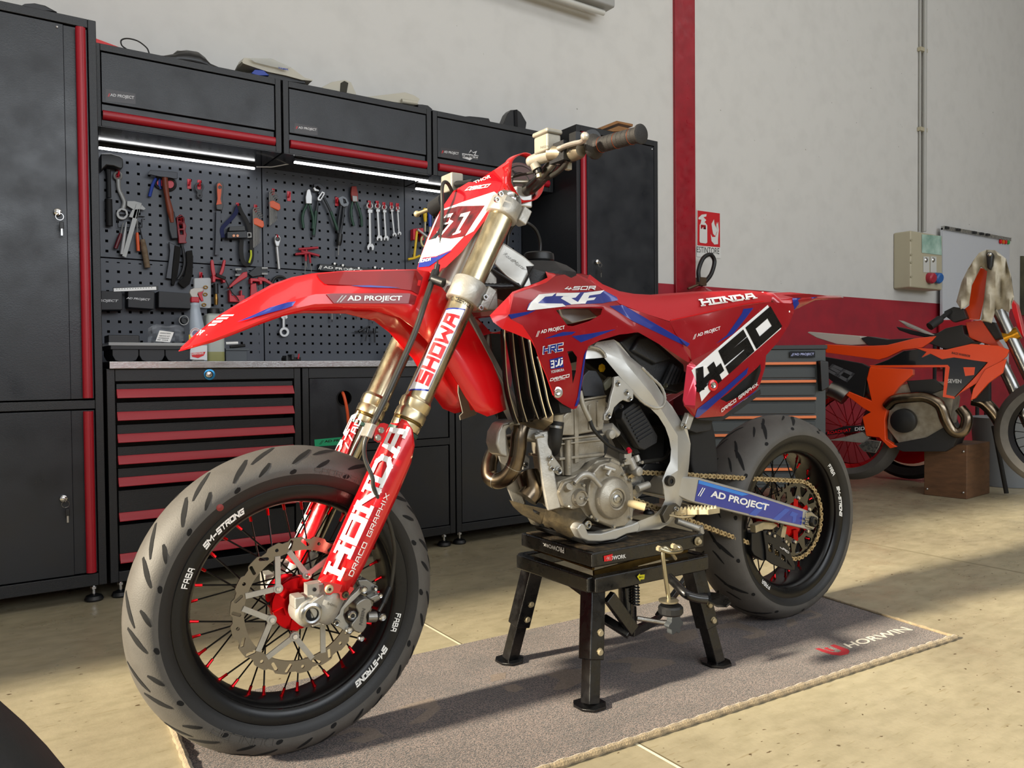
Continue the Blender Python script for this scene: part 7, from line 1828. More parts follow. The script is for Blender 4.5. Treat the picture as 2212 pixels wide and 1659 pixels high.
# power outlet box
p0, p1 = PY('8', 1625, 1410, WY-.14), PY('8', 1812, 1135, WY-.14); BEI = mat('box_beige', '#b3ac94', .5)
pb_ = thing('power_box', 'beige electrical box with a tinted flap and red and blue sockets on the wall', 'electrical box', (p0.x, WY, p0.z))
MB().box((PY('8', 1655, 1400, WY-.14).x, WY-.14, p0.z), (p1.x, WY, PY('8', 1700, 1140, WY-.14).z)).build('housing', BEI, pb_, world=True, bevel=.012)
PBF = Flat(-(WY-.1415), SPW)
def pd_(l, nm, m, lift=0.0): return decal(PBF, '8', [l], nm, m, pb_, world=True, lift=lift)
pd_([(1710, 1152), (1806, 1160), (1808, 1255), (1710, 1242)], 'tinted_flap', mat('tinted_flap', '#6f9c8c', .1, coat=1.0, col2='#b8d8cc', vscale=9), .002)
for x in (1717, 1752): 
    pd_([(x, 1260), (x+30, 1262), (x+30, 1340), (x, 1338)], 'socket_plate', mat('socket_white', '#c9cac6', .4), .001); p = PY('8', x+14, 1278, WY-.143); MB().lathe(p, (0, -1, 0), [(0, .01), (.012, .008), (.02, 0)], 16).build('socket_knob', STEEL, pb_, world=True)
for x, m in ((1742, mat('socket_red', '#a8283c', .4)), (1776, mat('socket_blue', '#2a62a8', .4))):
    p = PY('8', x, 1366, WY-.14); MB().lathe(p, (-.1, -1, -.2), [(0, .05), (.032, .05), (.042, .04), (.042, 0)], 20).build('industrial_socket', m, pb_, world=True)
for y in (1180, 1252, 1290, 1360): pd_([(1660+5*math.cos(a), y+6*math.sin(a)) for a in [i*PI/6 for i in range(12)]], 'knockout', mat('knockout', '#a59f87', .6), .0005)
# cable conduit
tp, bt = PY('8', 1715, -60, WY-.02), PY('8', 1726, 1140, WY-.02)
cx2 = (bt.x+PY('8', 1712, 640, WY-.02).x)/2
cn = thing('cable_conduit', 'pale grey conduit running up the wall from the power box', 'conduit', (cx2, WY, bt.z))
MB().tube([(cx2, WY-.025, bt.z), (cx2, WY-.025, 5.15)], .016, 12).tube([(cx2-.05, WY-.014, bt.z), (cx2-.05, WY-.014, 5.15)], .008, 8).build('pipe', mat('conduit_grey', '#a9a9a5', .5), cn, world=True)
for y in (245, 637): z = PY('8', 1712, y, WY-.02).z; MB().cbox((cx2-.02, WY-.018, z), (.10, .03, .03)).build('clip', BEI, cn, world=True)
# whiteboard on a stand
wx0 = PY('8', 1812, 1300, WY-.06); w1 = PY('8', 2140, 1300, WY-.06)
wb = thing('whiteboard', 'whiteboard with small magnets along its top edge, right of the power box', 'whiteboard', (wx0.x, WY, .9))
wt = PY('8', 1812, 1120, WY-.06).z
MB().box((wx0.x, WY-.06, .72), (w1.x, WY-.04, wt)).build('board', mat('board_white', '#c4c8d0', .12, coat=.5), wb, world=True)
for a, b in (((wx0.x, wt), (w1.x, wt)), ((wx0.x, .72), (w1.x, .72)), ((wx0.x, .72), (wx0.x, wt)), ((w1.x, .72), (w1.x, wt))): MB().bar((a[0], WY-.06, a[1]), (b[0], WY-.06, b[1]), .03, .03).build('frame_rail', STEEL, wb, world=True)
for i, (x, m) in enumerate(((2095, REDPR), (2108, mat('magnet_orange', '#d86a20', .5)), (2120, REDPR), (2133, mat('magnet_green', '#3a9a4a', .5)))): MB().lathe(PY('8', x, 1188+i, WY-.065), (0, -1, 0), [(0, .012), (.018, .010), (.02, 0)], 12).build('magnet', m, wb, world=True)
for x in (1828, 1885, 1965, 2000, 2030): MB().cbox(PY('8', x, 1118+(x-1812)*.17, WY-.07), (.05, .03, .02)).build('clip', BLACK, wb, world=True)
MB().box((w1.x+.35, WY-.02, 1.2), (w1.x+1.3, WY-.001, 1.75)).build('poster', mat('poster_dark', '#2a2c22', .6, col2='#5b5a42', vscale=6), None, world=True); tag(bpy.data.objects['poster'], 'dark framed picture on the wall at the end of the room', 'poster')
# hanging tube lamp near the ceiling
a, b = PY('p', 1225, -5, 3.3), PY('p', 1316, 23, 3.3); zl = (a.z+b.z)/2
tl_ = thing('ceiling_lamp', 'grey tube lamp batten hanging high over the workbench', 'lamp', ((b.x-1.0), 3.3, zl))
MB().box((b.x-1.6, 3.25, zl), (b.x, 3.35, zl+.05)).build('batten', mat('batten_grey', '#9a9a98', .4), tl_, world=True, bevel=.01); MB().tube([(b.x-1.5, 3.30, zl-.02), (b.x-.04, 3.30, zl-.02)], .015, 12).build('tube', mat('tube_glass', '#c9c9c4', .3), tl_, world=True)
for x in (b.x-1.3, b.x-.3): MB().tube([(x, 3.3, zl+.05), (x, 3.3, 5.2)], .004, 6).build('hanger', STEEL, tl_, world=True)
# tyre at the lower left corner, close to the viewer
tc0 = CAM+ray('p', 52, 1598)*(.25/abs(ray('p', 52, 1598).z)); rt_ = .30
tcn = tc0-cr*.225; tcn.z = .302
nt = thing('loose_wheel', 'dark tyre of another wheel cut off by the lower left corner of the picture', 'wheel', (tcn.x, tcn.y, 0))
MB().lathe(tcn, cd, [(.22, .05), (.25, .06), (.275, .052), (.292, .03), (.30, 0), (.292, -.03), (.275, -.052), (.25, -.06), (.22, -.05)], 80).build('tyre', RUB, nt, world=True); MB().lathe(tcn, cd, [(.19, .02), (.222, .05), (.222, -.05), (.19, -.02)], 60).build('rim', RIMB, nt, world=True)

# ================================================================== tools hung on the perforated panels
TCH_ = mat('tool_chrome', '#b9babb', .42, .55); TST_ = mat('tool_steel', '#8d8d8b', .48, .55)
GREENH = mat('green_grip', '#1f4234', .5); ORANGE = mat('orange_plastic', '#d8592a', .45); REDK = mat('red_hook', '#c3142a', .4)
WOOD = mat('hickory', '#8a4028', .5, var=.35, vscale=30, stretch=(1, 1, .15)); DARKST = mat('dark_steel', '#3b3c3f', .4, .8); YEL = mat('yellow_grip', '#d9b412', .4)
BLUEH = mat('blue_grip', '#1f3fa0', .4); SLATE = mat('slate_grip', '#25292f', .5); BRASS = mat('brass', '#9c7a44', .35, 1.0); RUST = mat('rusty_grip', '#5b4632', .8, col2='#7a6a55', vscale=60, bump=.4)
CLEAR = mat('clear_plastic', '#dfe3e6', .15, trans=.0, alpha=.45); SKYB = mat('pale_liquid_plastic', '#a9b6c6', .3, alpha=.85)
def wp(c, x, y, off=.010): return PY(c, x, y, PGY-off)
def tool(name, label, cat, c, x, y, group=None): return thing(name, label, cat, tuple(wp(c, x, y, .0)), group=group)
def fl(par, name, m, c, pts, th=.008, off=.006, bevel=.0008, holes=()):
    mb = MB().prism([wp(c, x, y, off) for x, y in pts], (0, -th, 0), [[wp(c, x, y, off) for x, y in h] for h in holes])
    return mb.build(name, m, par, world=True, bevel=bevel)
def rod(par, name, m, c, pts, r, off=.014, n=10, smooth_=True, flat=1.0):
    P = [wp(c, p[0], p[1], p[2] if len(p) > 2 else off) for p in pts]
    if smooth_ and len(P) > 2: 
        k = 4; P = bez(P, k); 
        if isinstance(r, (list, tuple)): r = [r[min(len(r)-1, i//k)]+(r[min(len(r)-1, i//k+1)]-r[min(len(r)-1, i//k)])*((i % k)/k) for i in range(len(P))]
    return MB().tube(P, r, n, flat=flat, up=(0, 1, 0)).build(name, m, par, world=True)
def ringt(par, name, m, c, x, y, rpx, rt, off=.012, n=24, sq=1.0):
    P = [wp(c, x+rpx*math.cos(2*PI*i/n), y+rpx*sq*math.sin(2*PI*i/n), off) for i in range(n)]
    return MB().tube(P, rt, 8, closed=True).build(name, m, par, world=True)
def circ(x, y, r, n=16, a0=0): return [(x+r*math.cos(2*PI*i/n+a0), y+r*math.sin(2*PI*i/n+a0)) for i in range(n)]
def hook(c, x, y, label, s=1.0):
    t = thing('tool_hook', label, 'hook', tuple(wp(c, x, y, 0)), group='red tool hooks')
    k = .18083*s
    fl(t, 'back_plate', REDK, c, [(x-22*s, y-10*s), (x+22*s, y-6*s), (x+22*s, y+110*s), (x-22*s, y+106*s)], .0035, -.0005)
    MB().tube([wp(c, x, y+60*s, .003), wp(c, x+6, y+50*s, .020), wp(c, x+18*s, y+4*s, .026)], .0035, 8).build('prong', REDK, t, world=True)
    return t
# mallet
t = tool('mallet', 'black rubber mallet with a long black handle hanging at the edge of the tool panel', 'mallet', '3', 200, 300)
fl(t, 'head', BLACK, '3', [(78, 205), (200, 202), (310, 235), (345, 265), (346, 372), (300, 388), (230, 360), (150, 350), (80, 420)], .045, .004, .008)
rod(t, 'handle', BLACK, '3', [(185, 370), (190, 480), (195, 700)], [.0105, .008, .0085], .022)
rod(t, 'grip', BLACKM, '3', [(192, 720), (196, 900), (200, 1040)], [.012, .0125, .012], .022, 14)
# curved ring spanner
t = tool('ring_spanner', 'curved bare-metal ring spanner with a hexagon end beside the mallet', 'spanner', '3', 340, 700)
rod(t, 'shank', TST_, '3', [(305, 480), (315, 600), (350, 680), (380, 760), (362, 840)], [.0085, .0075, .008, .0085, .009], .014, 10, flat=.5)
ringt(t, 'ring_end', TST_, '3', 300, 440, 42, .0045, .014)
fl(t, 'hexagon_end', TST_, '3', circ(350, 900, 70, 24), .010, .010, .001, [circ(352, 898, 46, 6, .3)])
hook('3', 300, 385, 'red hook carrying the curved ring spanner')
# vernier caliper
t = tool('vernier_caliper', 'grey steel vernier caliper hanging at a slant over the small screwdrivers', 'caliper', '3', 470, 1000)
fl(t, 'beam', TST_, '3', [(520, 780), (585, 775), (400, 1420), (352, 1400)], .004, .024, .0005)
fl(t, 'fixed_jaw', TST_, '3', [(410, 745), (500, 745), (585, 770), (580, 810), (490, 850), (410, 800)], .005, .020, .0005)
fl(t, 'slider', TST_, '3', [(470, 850), (560, 840), (530, 960), (430, 935)], .007, .021, .0005)
fl(t, 'inner_jaw', TST_, '3', [(585, 790), (632, 835), (610, 852), (560, 840)], .004, .022, .0004)
# wire rack with its small tools
t = tool('wire_rack', 'black wire rack holding small screwdrivers behind the vernier caliper', 'rack', '3', 450, 1000)
rod(t, 'wire', BLACK, '3', [(290, 900), (305, 1060), (460, 1060), (590, 1055), (585, 960), (625, 962)], .0018, .016, 6, False)
rod(t, 'wire', BLACK, '3', [(300, 900), (620, 930)], .0018, .010, 6, False)
def sdriver(label, c, a, b, q, m, r=.0075, shaft=TST_, group='small tools in the wire rack', nm='screwdriver'):
    t = tool(nm, label, nm.split('_')[-1], c, *b, group=group)
    rod(t, 'shaft', shaft, c, [a, b], .0024, .020, 8, False)
    rod(t, 'handle', m, c, [b, ((b[0]*2+q[0])/3, (b[1]*2+q[1])/3), q], [r*.75, r, r*.95], .020, 12)
    return t
sdriver('short screwdriver with a dark red handle in the wire rack', '3', (365, 1005), (338, 1130), (272, 1310), mat('dark_red_grip', '#5a1620', .4))
sdriver('short screwdriver with an orange and black handle in the wire rack', '3', (533, 970), (532, 1120), (545, 1340), ORANGE, .0065)
sdriver('old file with a long rusty brown handle hanging from the wire rack', '3', (545, 985), (595, 1200), (655, 1540), RUST, .0115, DARKST, None, 'hand_file')
t = tool('punch', 'bright tapered steel punch in the wire rack', 'punch', '3', 370, 1200, 'small tools in the wire rack')
rod(t, 'shank', TCH_, '3', [(404, 995), (385, 1120), (365, 1250), (345, 1380)], [.0015, .005, .0068, .0065], .024, 10)
# hammer
t = tool('hammer', 'hammer with a brown wooden handle hanging by its steel head', 'hammer', '3', 850, 420)
hd_ = MB().loft([[wp('3', x, y0, o) for y0, o in ((y-h, .016), (y-h, .042), (y+h, .042), (y+h, .016))] for x, y, h in ((660, 425, 8), (690, 400, 28), (800, 415, 38), (900, 425, 36), (960, 432, 42), (1015, 438, 40))], closed=True)
hd_.build('head', DARKST, t, world=True, bevel=.002)
rod(t, 'handle', WOOD, '3', [(862, 430), (870, 560), (890, 700), (925, 860), (948, 1000)], [.0105, .0115, .0095, .0125, .007], .030, 14)
# pliers behind the hammer
t = tool('blue_pliers', 'blue-handled pliers half hidden behind the hammer head', 'pliers', '3', 720, 560)
rod(t, 'handle', BLUEH, '3', [(755, 470), (715, 560), (680, 690)], [.005, .006, .006], .016)
rod(t, 'handle', BLUEH, '3', [(800, 470), (800, 560), (815, 600)], [.005, .006, .005], .010)
fl(t, 'jaws', DARKST, '3', [(745, 480), (810, 470), (800, 400), (760, 410)], .008, .008)
t = tool('tape_reel', 'red and black tape reel hanging behind the hammer handle', 'reel', '3', 930, 540)
ringt(t, 'rim', BLACK, '3', 925, 545, 62, .006, .010); fl(t, 'hub', REDK, '3', circ(925, 545, 50, 20), .008, .004)
ringt(t, 'rim', BLACK, '3', 805, 530, 52, .005, .010); fl(t, 'hub', REDK, '3', circ(805, 530, 42, 20), .008, .004)
# brushes
t = tool('wire_brush', 'wire brush with a dark blue-grey grip and curved black bristles', 'brush', '3', 930, 1200)
fl(t, 'grip', SLATE, '3', [(880, 870), (965, 870), (1000, 1060), (1008, 1200), (930, 1205), (905, 1120)], .022, .010, .005)
fl(t, 'metal_back', DARKST, '3', [(905, 1235), (975, 1270), (960, 1420), (945, 1560), (935, 1680), (870, 1670), (900, 1480), (915, 1340)], .012, .010, .002)
fl(t, 'bristles', mat('bristle', '#151414', .9, bump=1.0, scale=900), '3', [(975, 1275), (1045, 1300), (1030, 1480), (1010, 1620), (965, 1760), (935, 1740), (945, 1560), (965, 1400)], .014, .009, .002)
t = tool('wire_brush', 'wire brush with an openwork red grip and a curved metal neck', 'brush', '3', 1060, 1150)
fl(t, 'grip', mat('deep_red_grip', '#7e1320', .45), '3', [(990, 945), (1040, 910), (1085, 945), (1090, 1010), (1108, 1050), (1095, 1100), (1112, 1150), (1100, 1220), (1118, 1252), (1015, 1255), (1012, 1180), (1000, 1080)], .020, .012, .003,
   [[(1010, 965), (1060, 950), (1070, 1000), (1020, 1010)], [(1020, 1030), (1060, 1030), (1065, 1075), (1025, 1080)], [(1030, 1100), (1070, 1100), (1072, 1150), (1035, 1150)]])
rod(t, 'neck', DARKST, '3', [(1065, 1260), (1085, 1350), (1098, 1480), (1070, 1600), (1020, 1680)], [.0045, .006, .0065, .0065, .006], .022)
fl(t, 'bristles', MATS['bristle'], '3', [(1112, 1345), (1180, 1335), (1192, 1450), (1185, 1620), (1150, 1740), (1085, 1790), (1010, 1720), (1090, 1640), (1118, 1500)], .016, .012, .002)
hook('3', 1050, 915, 'red hook carrying the red openwork wire brush', .8)
hook('3', 1152, 490, 'empty red hook right of the hammer')
h = hook('3', 1272, 500, 'red hook carrying the small dark ring tag')
t = tool('ring_tag', 'small dark grey ring-shaped tool on a red hook', 'tool', '3', 1272, 620)
fl(t, 'body', mat('graphite', '#2c2f34', .5), '3', circ(1272, 580, 58, 22)[:0] or [(1215, 575), (1230, 535), (1272, 520), (1315, 535), (1330, 575), (1318, 610), (1300, 640), (1312, 680), (1300, 705), (1275, 712), (1250, 700), (1240, 675), (1248, 640), (1225, 612)], .006, .014, .001, [circ(1273, 575, 34, 16), circ(1276, 680, 10, 8)])
# file
t = tool('hand_file', 'flat steel file with an orange and grey handle', 'file', '3', 1500, 800)
fl(t, 'handle', mat('grey_grip', '#4d4e50', .5), '3', [(1465, 560), (1480, 520), (1510, 510), (1545, 525), (1555, 580), (1540, 720), (1550, 800), (1540, 860), (1470, 850), (1462, 800), (1475, 720)], .018, .008, .003)
fl(t, 'inlay', ORANGE, '3', [(1490, 540), (1515, 528), (1540, 560), (1535, 650), (1525, 720), (1540, 780), (1475, 790), (1490, 720), (1485, 620)], .004, .0255, .001, [circ(1517, 580, 22, 12)])
fl(t, 'blade', DARKST, '3', [(1474, 860), (1530, 865), (1528, 1200), (1505, 1392), (1458, 1388), (1465, 1200)], .005, .014, .0006)
# head torch
t = tool('head_torch', 'head torch with blue and black straps and two orange lenses', 'torch', '3', 1740, 1150)
rod(t, 'strap', mat('blue_strap', '#141d4a', .8), '3', [(1740, 790), (1700, 900), (1600, 1010), (1545, 1080), (1560, 1180)], .009, .020, 6, True, .3)
rod(t, 'strap', BLACKM, '3', [(1740, 790), (1780, 880), (1840, 980), (1880, 1100), (1890, 1180)], .009, .022, 6, True, .3)
fl(t, 'battery_box', BLACK, '3', [(1610, 1060), (1800, 1050), (1810, 1110), (1600, 1115)], .03, .010, .004)
fl(t, 'lamp_body', SLATE, '3', [(1580, 1125), (1820, 1115), (1830, 1195), (1580, 1200)], .034, .012, .004)
for x in (1685, 1730): fl(t, 'lens', mat('orange_lens', '#d07a30', .2), '3', circ(x, 1158, 17, 12), .003, .046)
fl(t, 'buckle', TST_, '3', [(1840, 1115), (1895, 1120), (1898, 1180), (1842, 1185)], .004, .030, .001, [[(1855, 1130), (1882, 1132), (1884, 1165), (1857, 1168)]])
rod(t, 'hanging_strap', BLACKM, '3', [(1780, 1200), (1775, 1350), (1800, 1470), (1860, 1500), (1900, 1420), (1900, 1200)], .010, .024, 6, True, .3)
rod(t, 'yellow_edge', mat('lime_strap', '#c9d43a', .7), '3', [(1890, 1330), (1892, 1400), (1870, 1480)], .004, .036, 6)
hook('3', 1728, 770, 'red hook carrying the head torch', .8)
# hex key sets
def hexset(c, x, y, label, n=6, L=330, s=1.0, sx=16):
    t = tool('hex_key_set', label, 'hex keys', c, x, y, 'hex key sets in orange holders')
    for i in range(n):
        xx = x+i*sx*s; top = y+i*22*s
        rod(t, 'hex_key', TST_, c, [(xx+60*s-i*4, top-8), (xx+10*s, top), (xx, top+16*s), (xx+4, y+(L+30-i*12)*s)], .0030-.0003*i, .024-.001*i, 8, False)
    fl(t, 'holder', ORANGE, c, [(x-14, y+128*s), (x+30, y+118*s), (x+110*s, y+160*s), (x+118*s, y+215*s), (x+95*s, y+240*s), (x-10, y+195*s)], .016, .012, .003)
    return t
hexset('3', 1920, 830, 'chromed hex key set in an orange holder left of the panel seam', 6, 440)
hook('3', 1942, 792, 'red hook above the hex keys left of the panel seam', .8)
hexset('4', 125, 625, 'chromed hex key set in an orange holder right of the panel seam', 6, 380)
hook('4', 165, 600, 'red hook above the hex keys right of the panel seam', .7)
hook('4', 352, 635, 'empty red hook between the hex keys and the green pliers')
# combination pliers
def pliers(label, c, jaw, jm, hl, hr, hm, jawm2=None):
    t = tool('pliers', label, 'pliers', c, *jaw[0])
    fl(t, 'jaws', jm, c, jaw, .012, .012, .002)
    for h in (hl, hr): rod(t, 'handle', hm, c, h, [.0045, .0062, .0062, .0058], .018, 12)
    return t
pliers('combination pliers with green handles and bright jaws', '4', [(575, 605), (598, 610), (620, 690), (618, 780), (548, 778), (545, 700), (560, 620)], TCH_, [(570, 780), (530, 870), (515, 960), (530, 1065)], [(600, 780), (625, 870), (645, 960), (640, 1075)], GREENH)
t = pliers('pincer pliers with red-taped jaws and green handles', '4', [(1095, 570), (1150, 570), (1168, 660), (1170, 750), (1125, 760), (1100, 740), (1085, 660)], mat('red_tape', '#8e2a22', .5), [(1115, 750), (1098, 850), (1105, 950), (1130, 1040)], [(1160, 750), (1195, 850), (1220, 950), (1225, 1045)], GREENH)
fl(t, 'pivot', TST_, '4', [(1110, 680), (1165, 685), (1170, 750), (1115, 750)], .004, .0245)
t = tool('water_pump_pliers', 'black water pump pliers with crossing handles and green tips', 'pliers', '4', 740, 690)
fl(t, 'upper_jaw', DARKST, '4', [(640, 545), (700, 530), (745, 560), (785, 600), (790, 680), (740, 700), (690, 660), (720, 600), (690, 570), (640, 590)], .012, .012, .002)
fl(t, 'lower_jaw', TCH_, '4', [(635, 590), (655, 580), (672, 605), (705, 612), (705, 632), (655, 625)], .010, .016, .001)
fl(t, 'slot_plate', TCH_, '4', [(745, 628), (778, 640), (775, 670), (730, 742), (695, 738), (692, 705)], .005, .026, .001, [[(750, 650), (765, 655), (725, 722), (710, 715)]])
rod(t, 'handle', SLATE, '4', [(705, 720), (685, 850), (670, 1000), (650, 1170)], [.0055, .006, .006, .0058], .018)
rod(t, 'handle', SLATE, '4', [(770, 700), (850, 860), (900, 1000), (945, 1120)], [.0055, .006, .006, .0058], .024)
rod(t, 'green_tip', GREENH, '4', [(855, 870), (900, 990), (935, 1090)], .0064, .025); rod(t, 'green_tip', GREENH, '4', [(678, 860), (668, 980), (650, 1150)], .0064, .019)
t = tool('adjustable_spanner', 'grey adjustable spanner with its jaw up, beside the water pump pliers', 'spanner', '4', 990, 740)
fl(t, 'jaw', mat('grey_steel', '#63666a', .45, .7), '4', [(930, 710), (985, 685), (1030, 710), (1065, 770), (1050, 810), (1000, 820), (960, 790)], .012, .014, .002, [[(990, 720), (1015, 730), (1030, 770), (1000, 775)]])
rod(t, 'handle', SLATE, '4', [(975, 800), (960, 900), (945, 1010), (945, 1130)], [.006, .0068, .0068, .006], .018, 12)
rod(t, 'handle', SLATE, '4', [(1010, 810), (1000, 930), (985, 1030), (965, 1130)], [.005, .006, .006, .005], .014, 12)
hook('4', 925, 705, 'red hook behind the adjustable spanner', .9)
sdriver('stubby black screwdriver hanging point down below the adjustable spanner', '4', (945, 1390), (950, 1270), (965, 1135), BLACK, .0125, TST_, None)
# ratcheting spanners
for i, (x, y, r, x2, y2, w_, rank) in enumerate(((1320, 800, 40, 1326, 1300, .0062, 'largest and first'), (1414, 802, 34, 1432, 1195, .0054, 'second'), (1493, 818, 30, 1512, 1195, .0050, 'third and middle'), (1582, 820, 24, 1612, 1150, .0042, 'fourth'), (1655, 830, 22, 1670, 1135, .0040, 'smallest and last'))):
    t = tool('spanner', f'{rank} of five ring spanners hanging in a row from the pliers', 'spanner', '4', x, y, 'ratchet ring spanners in a row')
    ringt(t, 'ring_end', TCH_, '4', x, y, r*.82, w_*.62, .020, sq=1.05)
    fl(t, 'collar', TCH_, '4', [(x-r*.75, y+r*1.15), (x+r*.75, y+r*1.15), (x+r*.7, y+r*2.2), (x-r*.7, y+r*2.2)], .007, .015, .002)
    rod(t, 'shank', TCH_, '4', [(x, y+r), (x+(x2-x)*.5, (y+y2)/2), (x2, y2-r*1.0)], w_, .019, 8, False, .5)
    k = r*1.05
    fl(t, 'open_end', TCH_, '4', [(x2-k*.55, y2-k*1.1), (x2+k*.55, y2-k*1.1), (x2+k*1.0, y2-k*.3), (x2+k*.8, y2+k*.7), (x2+k*.35, y2+k*.8), (x2+k*.3, y2), (x2-k*.05, y2-k*.25), (x2-k*.4, y2), (x2-k*.45, y2+k*.75), (x2-k*.9, y2+k*.5), (x2-k*1.0, y2-k*.3)], .006, .015, .001)
    hook('4', x-8, y-55, f'red hook carrying the {rank} ring spanner of the row', .8)
# ratchet
t = tool('ratchet', 'chromed ratchet handle hanging below the hex keys', 'ratchet', '4', 210, 1210)
fl(t, 'head', TCH_, '4', [(170, 1180), (190, 1155), (225, 1155), (250, 1185), (245, 1230), (225, 1290), (195, 1290), (172, 1230)], .012, .012, .003, [circ(210, 1200, 24, 14)])
fl(t, 'drive', BLACK, '4', circ(210, 1200, 22, 14), .010, .012); rod(t, 'handle', TCH_, '4', [(210, 1290), (216, 1350), (226, 1450), (236, 1555)], [.0060, .0068, .0060, .0060], .018, 14)
# T handles
for a, b, c_, d_, lab in (((470, 1318), (702, 1300), (565, 1310), (545, 1610), 'topmost red T-handle key of the bunch of three'), ((430, 1378), (590, 1362), (550, 1370), (570, 1540), 'lowest red T-handle key of the bunch of three'), ((500, 1340), (715, 1395), (598, 1365), (625, 1600), 'slanting red T-handle key of the bunch of three')):
    t = tool('hex_t_key', lab, 't-handle key', '4', *c_, 'red T-handle keys')
    rod(t, 'crossbar', mat('red_grip_bar', '#a01228', .4), '4', [a, b], .0055, .024, 12, False)
    rod(t, 'stem', MATS['red_grip_bar'], '4', [c_, ((c_[0]+d_[0])/2, (c_[1]+d_[1])/2)], [.0055, .004], .022, 10, False)
    rod(t, 'blade', TST_, '4', [((c_[0]+d_[0])/2, (c_[1]+d_[1])/2), d_], .0018, .022, 6, False)
# screwdriver rail and its screwdrivers (handles behind the mudguard)
t = tool('screwdriver_rail', 'black shelf rail with white lettering holding a row of screwdrivers', 'tool rail', '4', 1100, 1580)
fl(t, 'rail', BLACK, '4', [(690, 1500), (1640, 1590), (1640, 1660), (690, 1580)], .035, .0, .001)
words_on(Flat(-(PGY-.0355), SPW), '4', [(765, 1553), (1230, 1600), (1232, 1562), (768, 1517)], 'AD PROJECT', 'lettering', WHITE, t, world=True, bold=.02)
words_on(Flat(-(PGY-.0355), SPW), '4', [(708, 1556), (745, 1560), (752, 1514), (718, 1510)], '//', 'lettering', WHITE, t, world=True, bold=.02)
for i, (x, y0, yb, ht, nt) in enumerate(((870, 600, 750, 1490, 'first'), (968, 600, 700, 1510, 'second'), (1065, 600, 650, 1555, 'third'), (1158, 600, 712, 1545, 'fourth'), (1352, 600, 770, 1535, 'fifth'), (1438, 600, 715, 1550, 'sixth'), (1612, 600, 785, 1570, 'seventh'))):
    t = tool('screwdriver', f'{nt} screwdriver along the rail behind the red mudguard, counted from the bottles', 'screwdriver', '6', x, yb, 'screwdrivers in the rail')
    rod(t, 'shaft', TST_, '6', [(x-6, 240), (x, yb-30)], .0030, .022, 8, False); rod(t, 'tip', DARKST, '6', [(x, yb-30), (x+1, yb)], .0024, .022, 8, False)
    rod(t, 'handle', BLACK, '4', [(x+30, ht), (x+15, ht+90), (x-4, ht+250)], [.0125, .014, .009], .024, 12)
    fl(t, 'end_mark', WHITE, '4', circ(x+30, ht, 14, 10), .002, .037)
# yellow T wrench in a red holder, right panel
t = tool('t_wrench', 'yellow T-shaped wrench in a red holder behind the front number plate', 'wrench', '4', 1860, 1250)
fl(t, 'holder', REDK, '4', [(1805, 1085), (1925, 1075), (1935, 1220), (1905, 1225), (1900, 1140), (1835, 1150), (1825, 1220), (1805, 1215)], .03, .002, .002)
rod(t, 'shaft', YEL, '4', [(1885, 1100), (1868, 1260), (1850, 1420)], .0055, .036, 10); rod(t, 'crossbar', YEL, '4', [(1778, 1438), (1850, 1425), (1920, 1395)], .0055, .036, 10)
for lab, m, x, y0, y1 in (('yellow and black screwdriver behind the brake lever', YEL, 1978, 830, 990), ('blue-handled screwdriver behind the brake lever', BLUEH, 2035, 810, 1050)):
    t = tool('screwdriver', lab, 'screwdriver', '4', x, y0); rod(t, 'handle', m, '4', [(x, y0), (x+2, (y0+y1)/2), (x+6, y1)], [.008, .0095, .007], .02, 12); rod(t, 'shaft', mat('cream_shaft', '#c8bf9a', .5), '4', [(x+6, y1), (x+2, y1+120)], .004, .02, 8, False)
t = tool('socket_bar', 'chromed socket extension sticking out beside the yellow wrench', 'socket', '4', 1960, 1130)
rod(t, 'bar', TCH_, '4', [(1890, 1080), (2030, 1190)], .0055, .045, 12, False); ringt(t, 'ring', mat('cream_ring', '#cfc690', .5), '4', 1970, 1220, 36, .005, .03, sq=1.8)
# lower panel: red pliers, crimpers, holders
t = tool('snap_ring_pliers', 'red-handled pliers standing handles up in a red holder', 'pliers', '5', 1480, 150)
fl(t, 'handle', mat('bright_red_grip', '#b81a28', .4), '5', [(1400, 25), (1418, 5), (1438, 20), (1465, 200), (1425, 215), (1405, 120)], .012, .022, .003)
fl(t, 'handle', MATS['bright_red_grip'], '5', [(1552, 15), (1572, 5), (1585, 25), (1560, 150), (1520, 220), (1500, 190), (1530, 110)], .012, .022, .003)
fl(t, 'holder', REDK, '5', [(1408, 205), (1565, 215), (1562, 290), (1530, 285), (1525, 250), (1445, 245), (1440, 285), (1410, 280)], .035, .002, .002)
fl(t, 'dark_sleeve', BLACKM, '5', [(1475, 165), (1590, 215), (1580, 250), (1465, 205)], .010, .036, .002)
t = tool('air_nozzle', 'black and brass air nozzle hanging below the red pliers holder', 'nozzle', '5', 1470, 450)
rod(t, 'body', BLACK, '5', [(1470, 290), (1472, 350), (1474, 410)], .010, .024, 12, False); rod(t, 'brass_fitting', BRASS, '5', [(1474, 415), (1475, 470), (1476, 545)], [.006, .0085, .007], .024, 12)
fl(t, 'valve', BLACK, '5', [(1410, 585), (1540, 590), (1545, 635), (1405, 630)], .03, .01, .003)
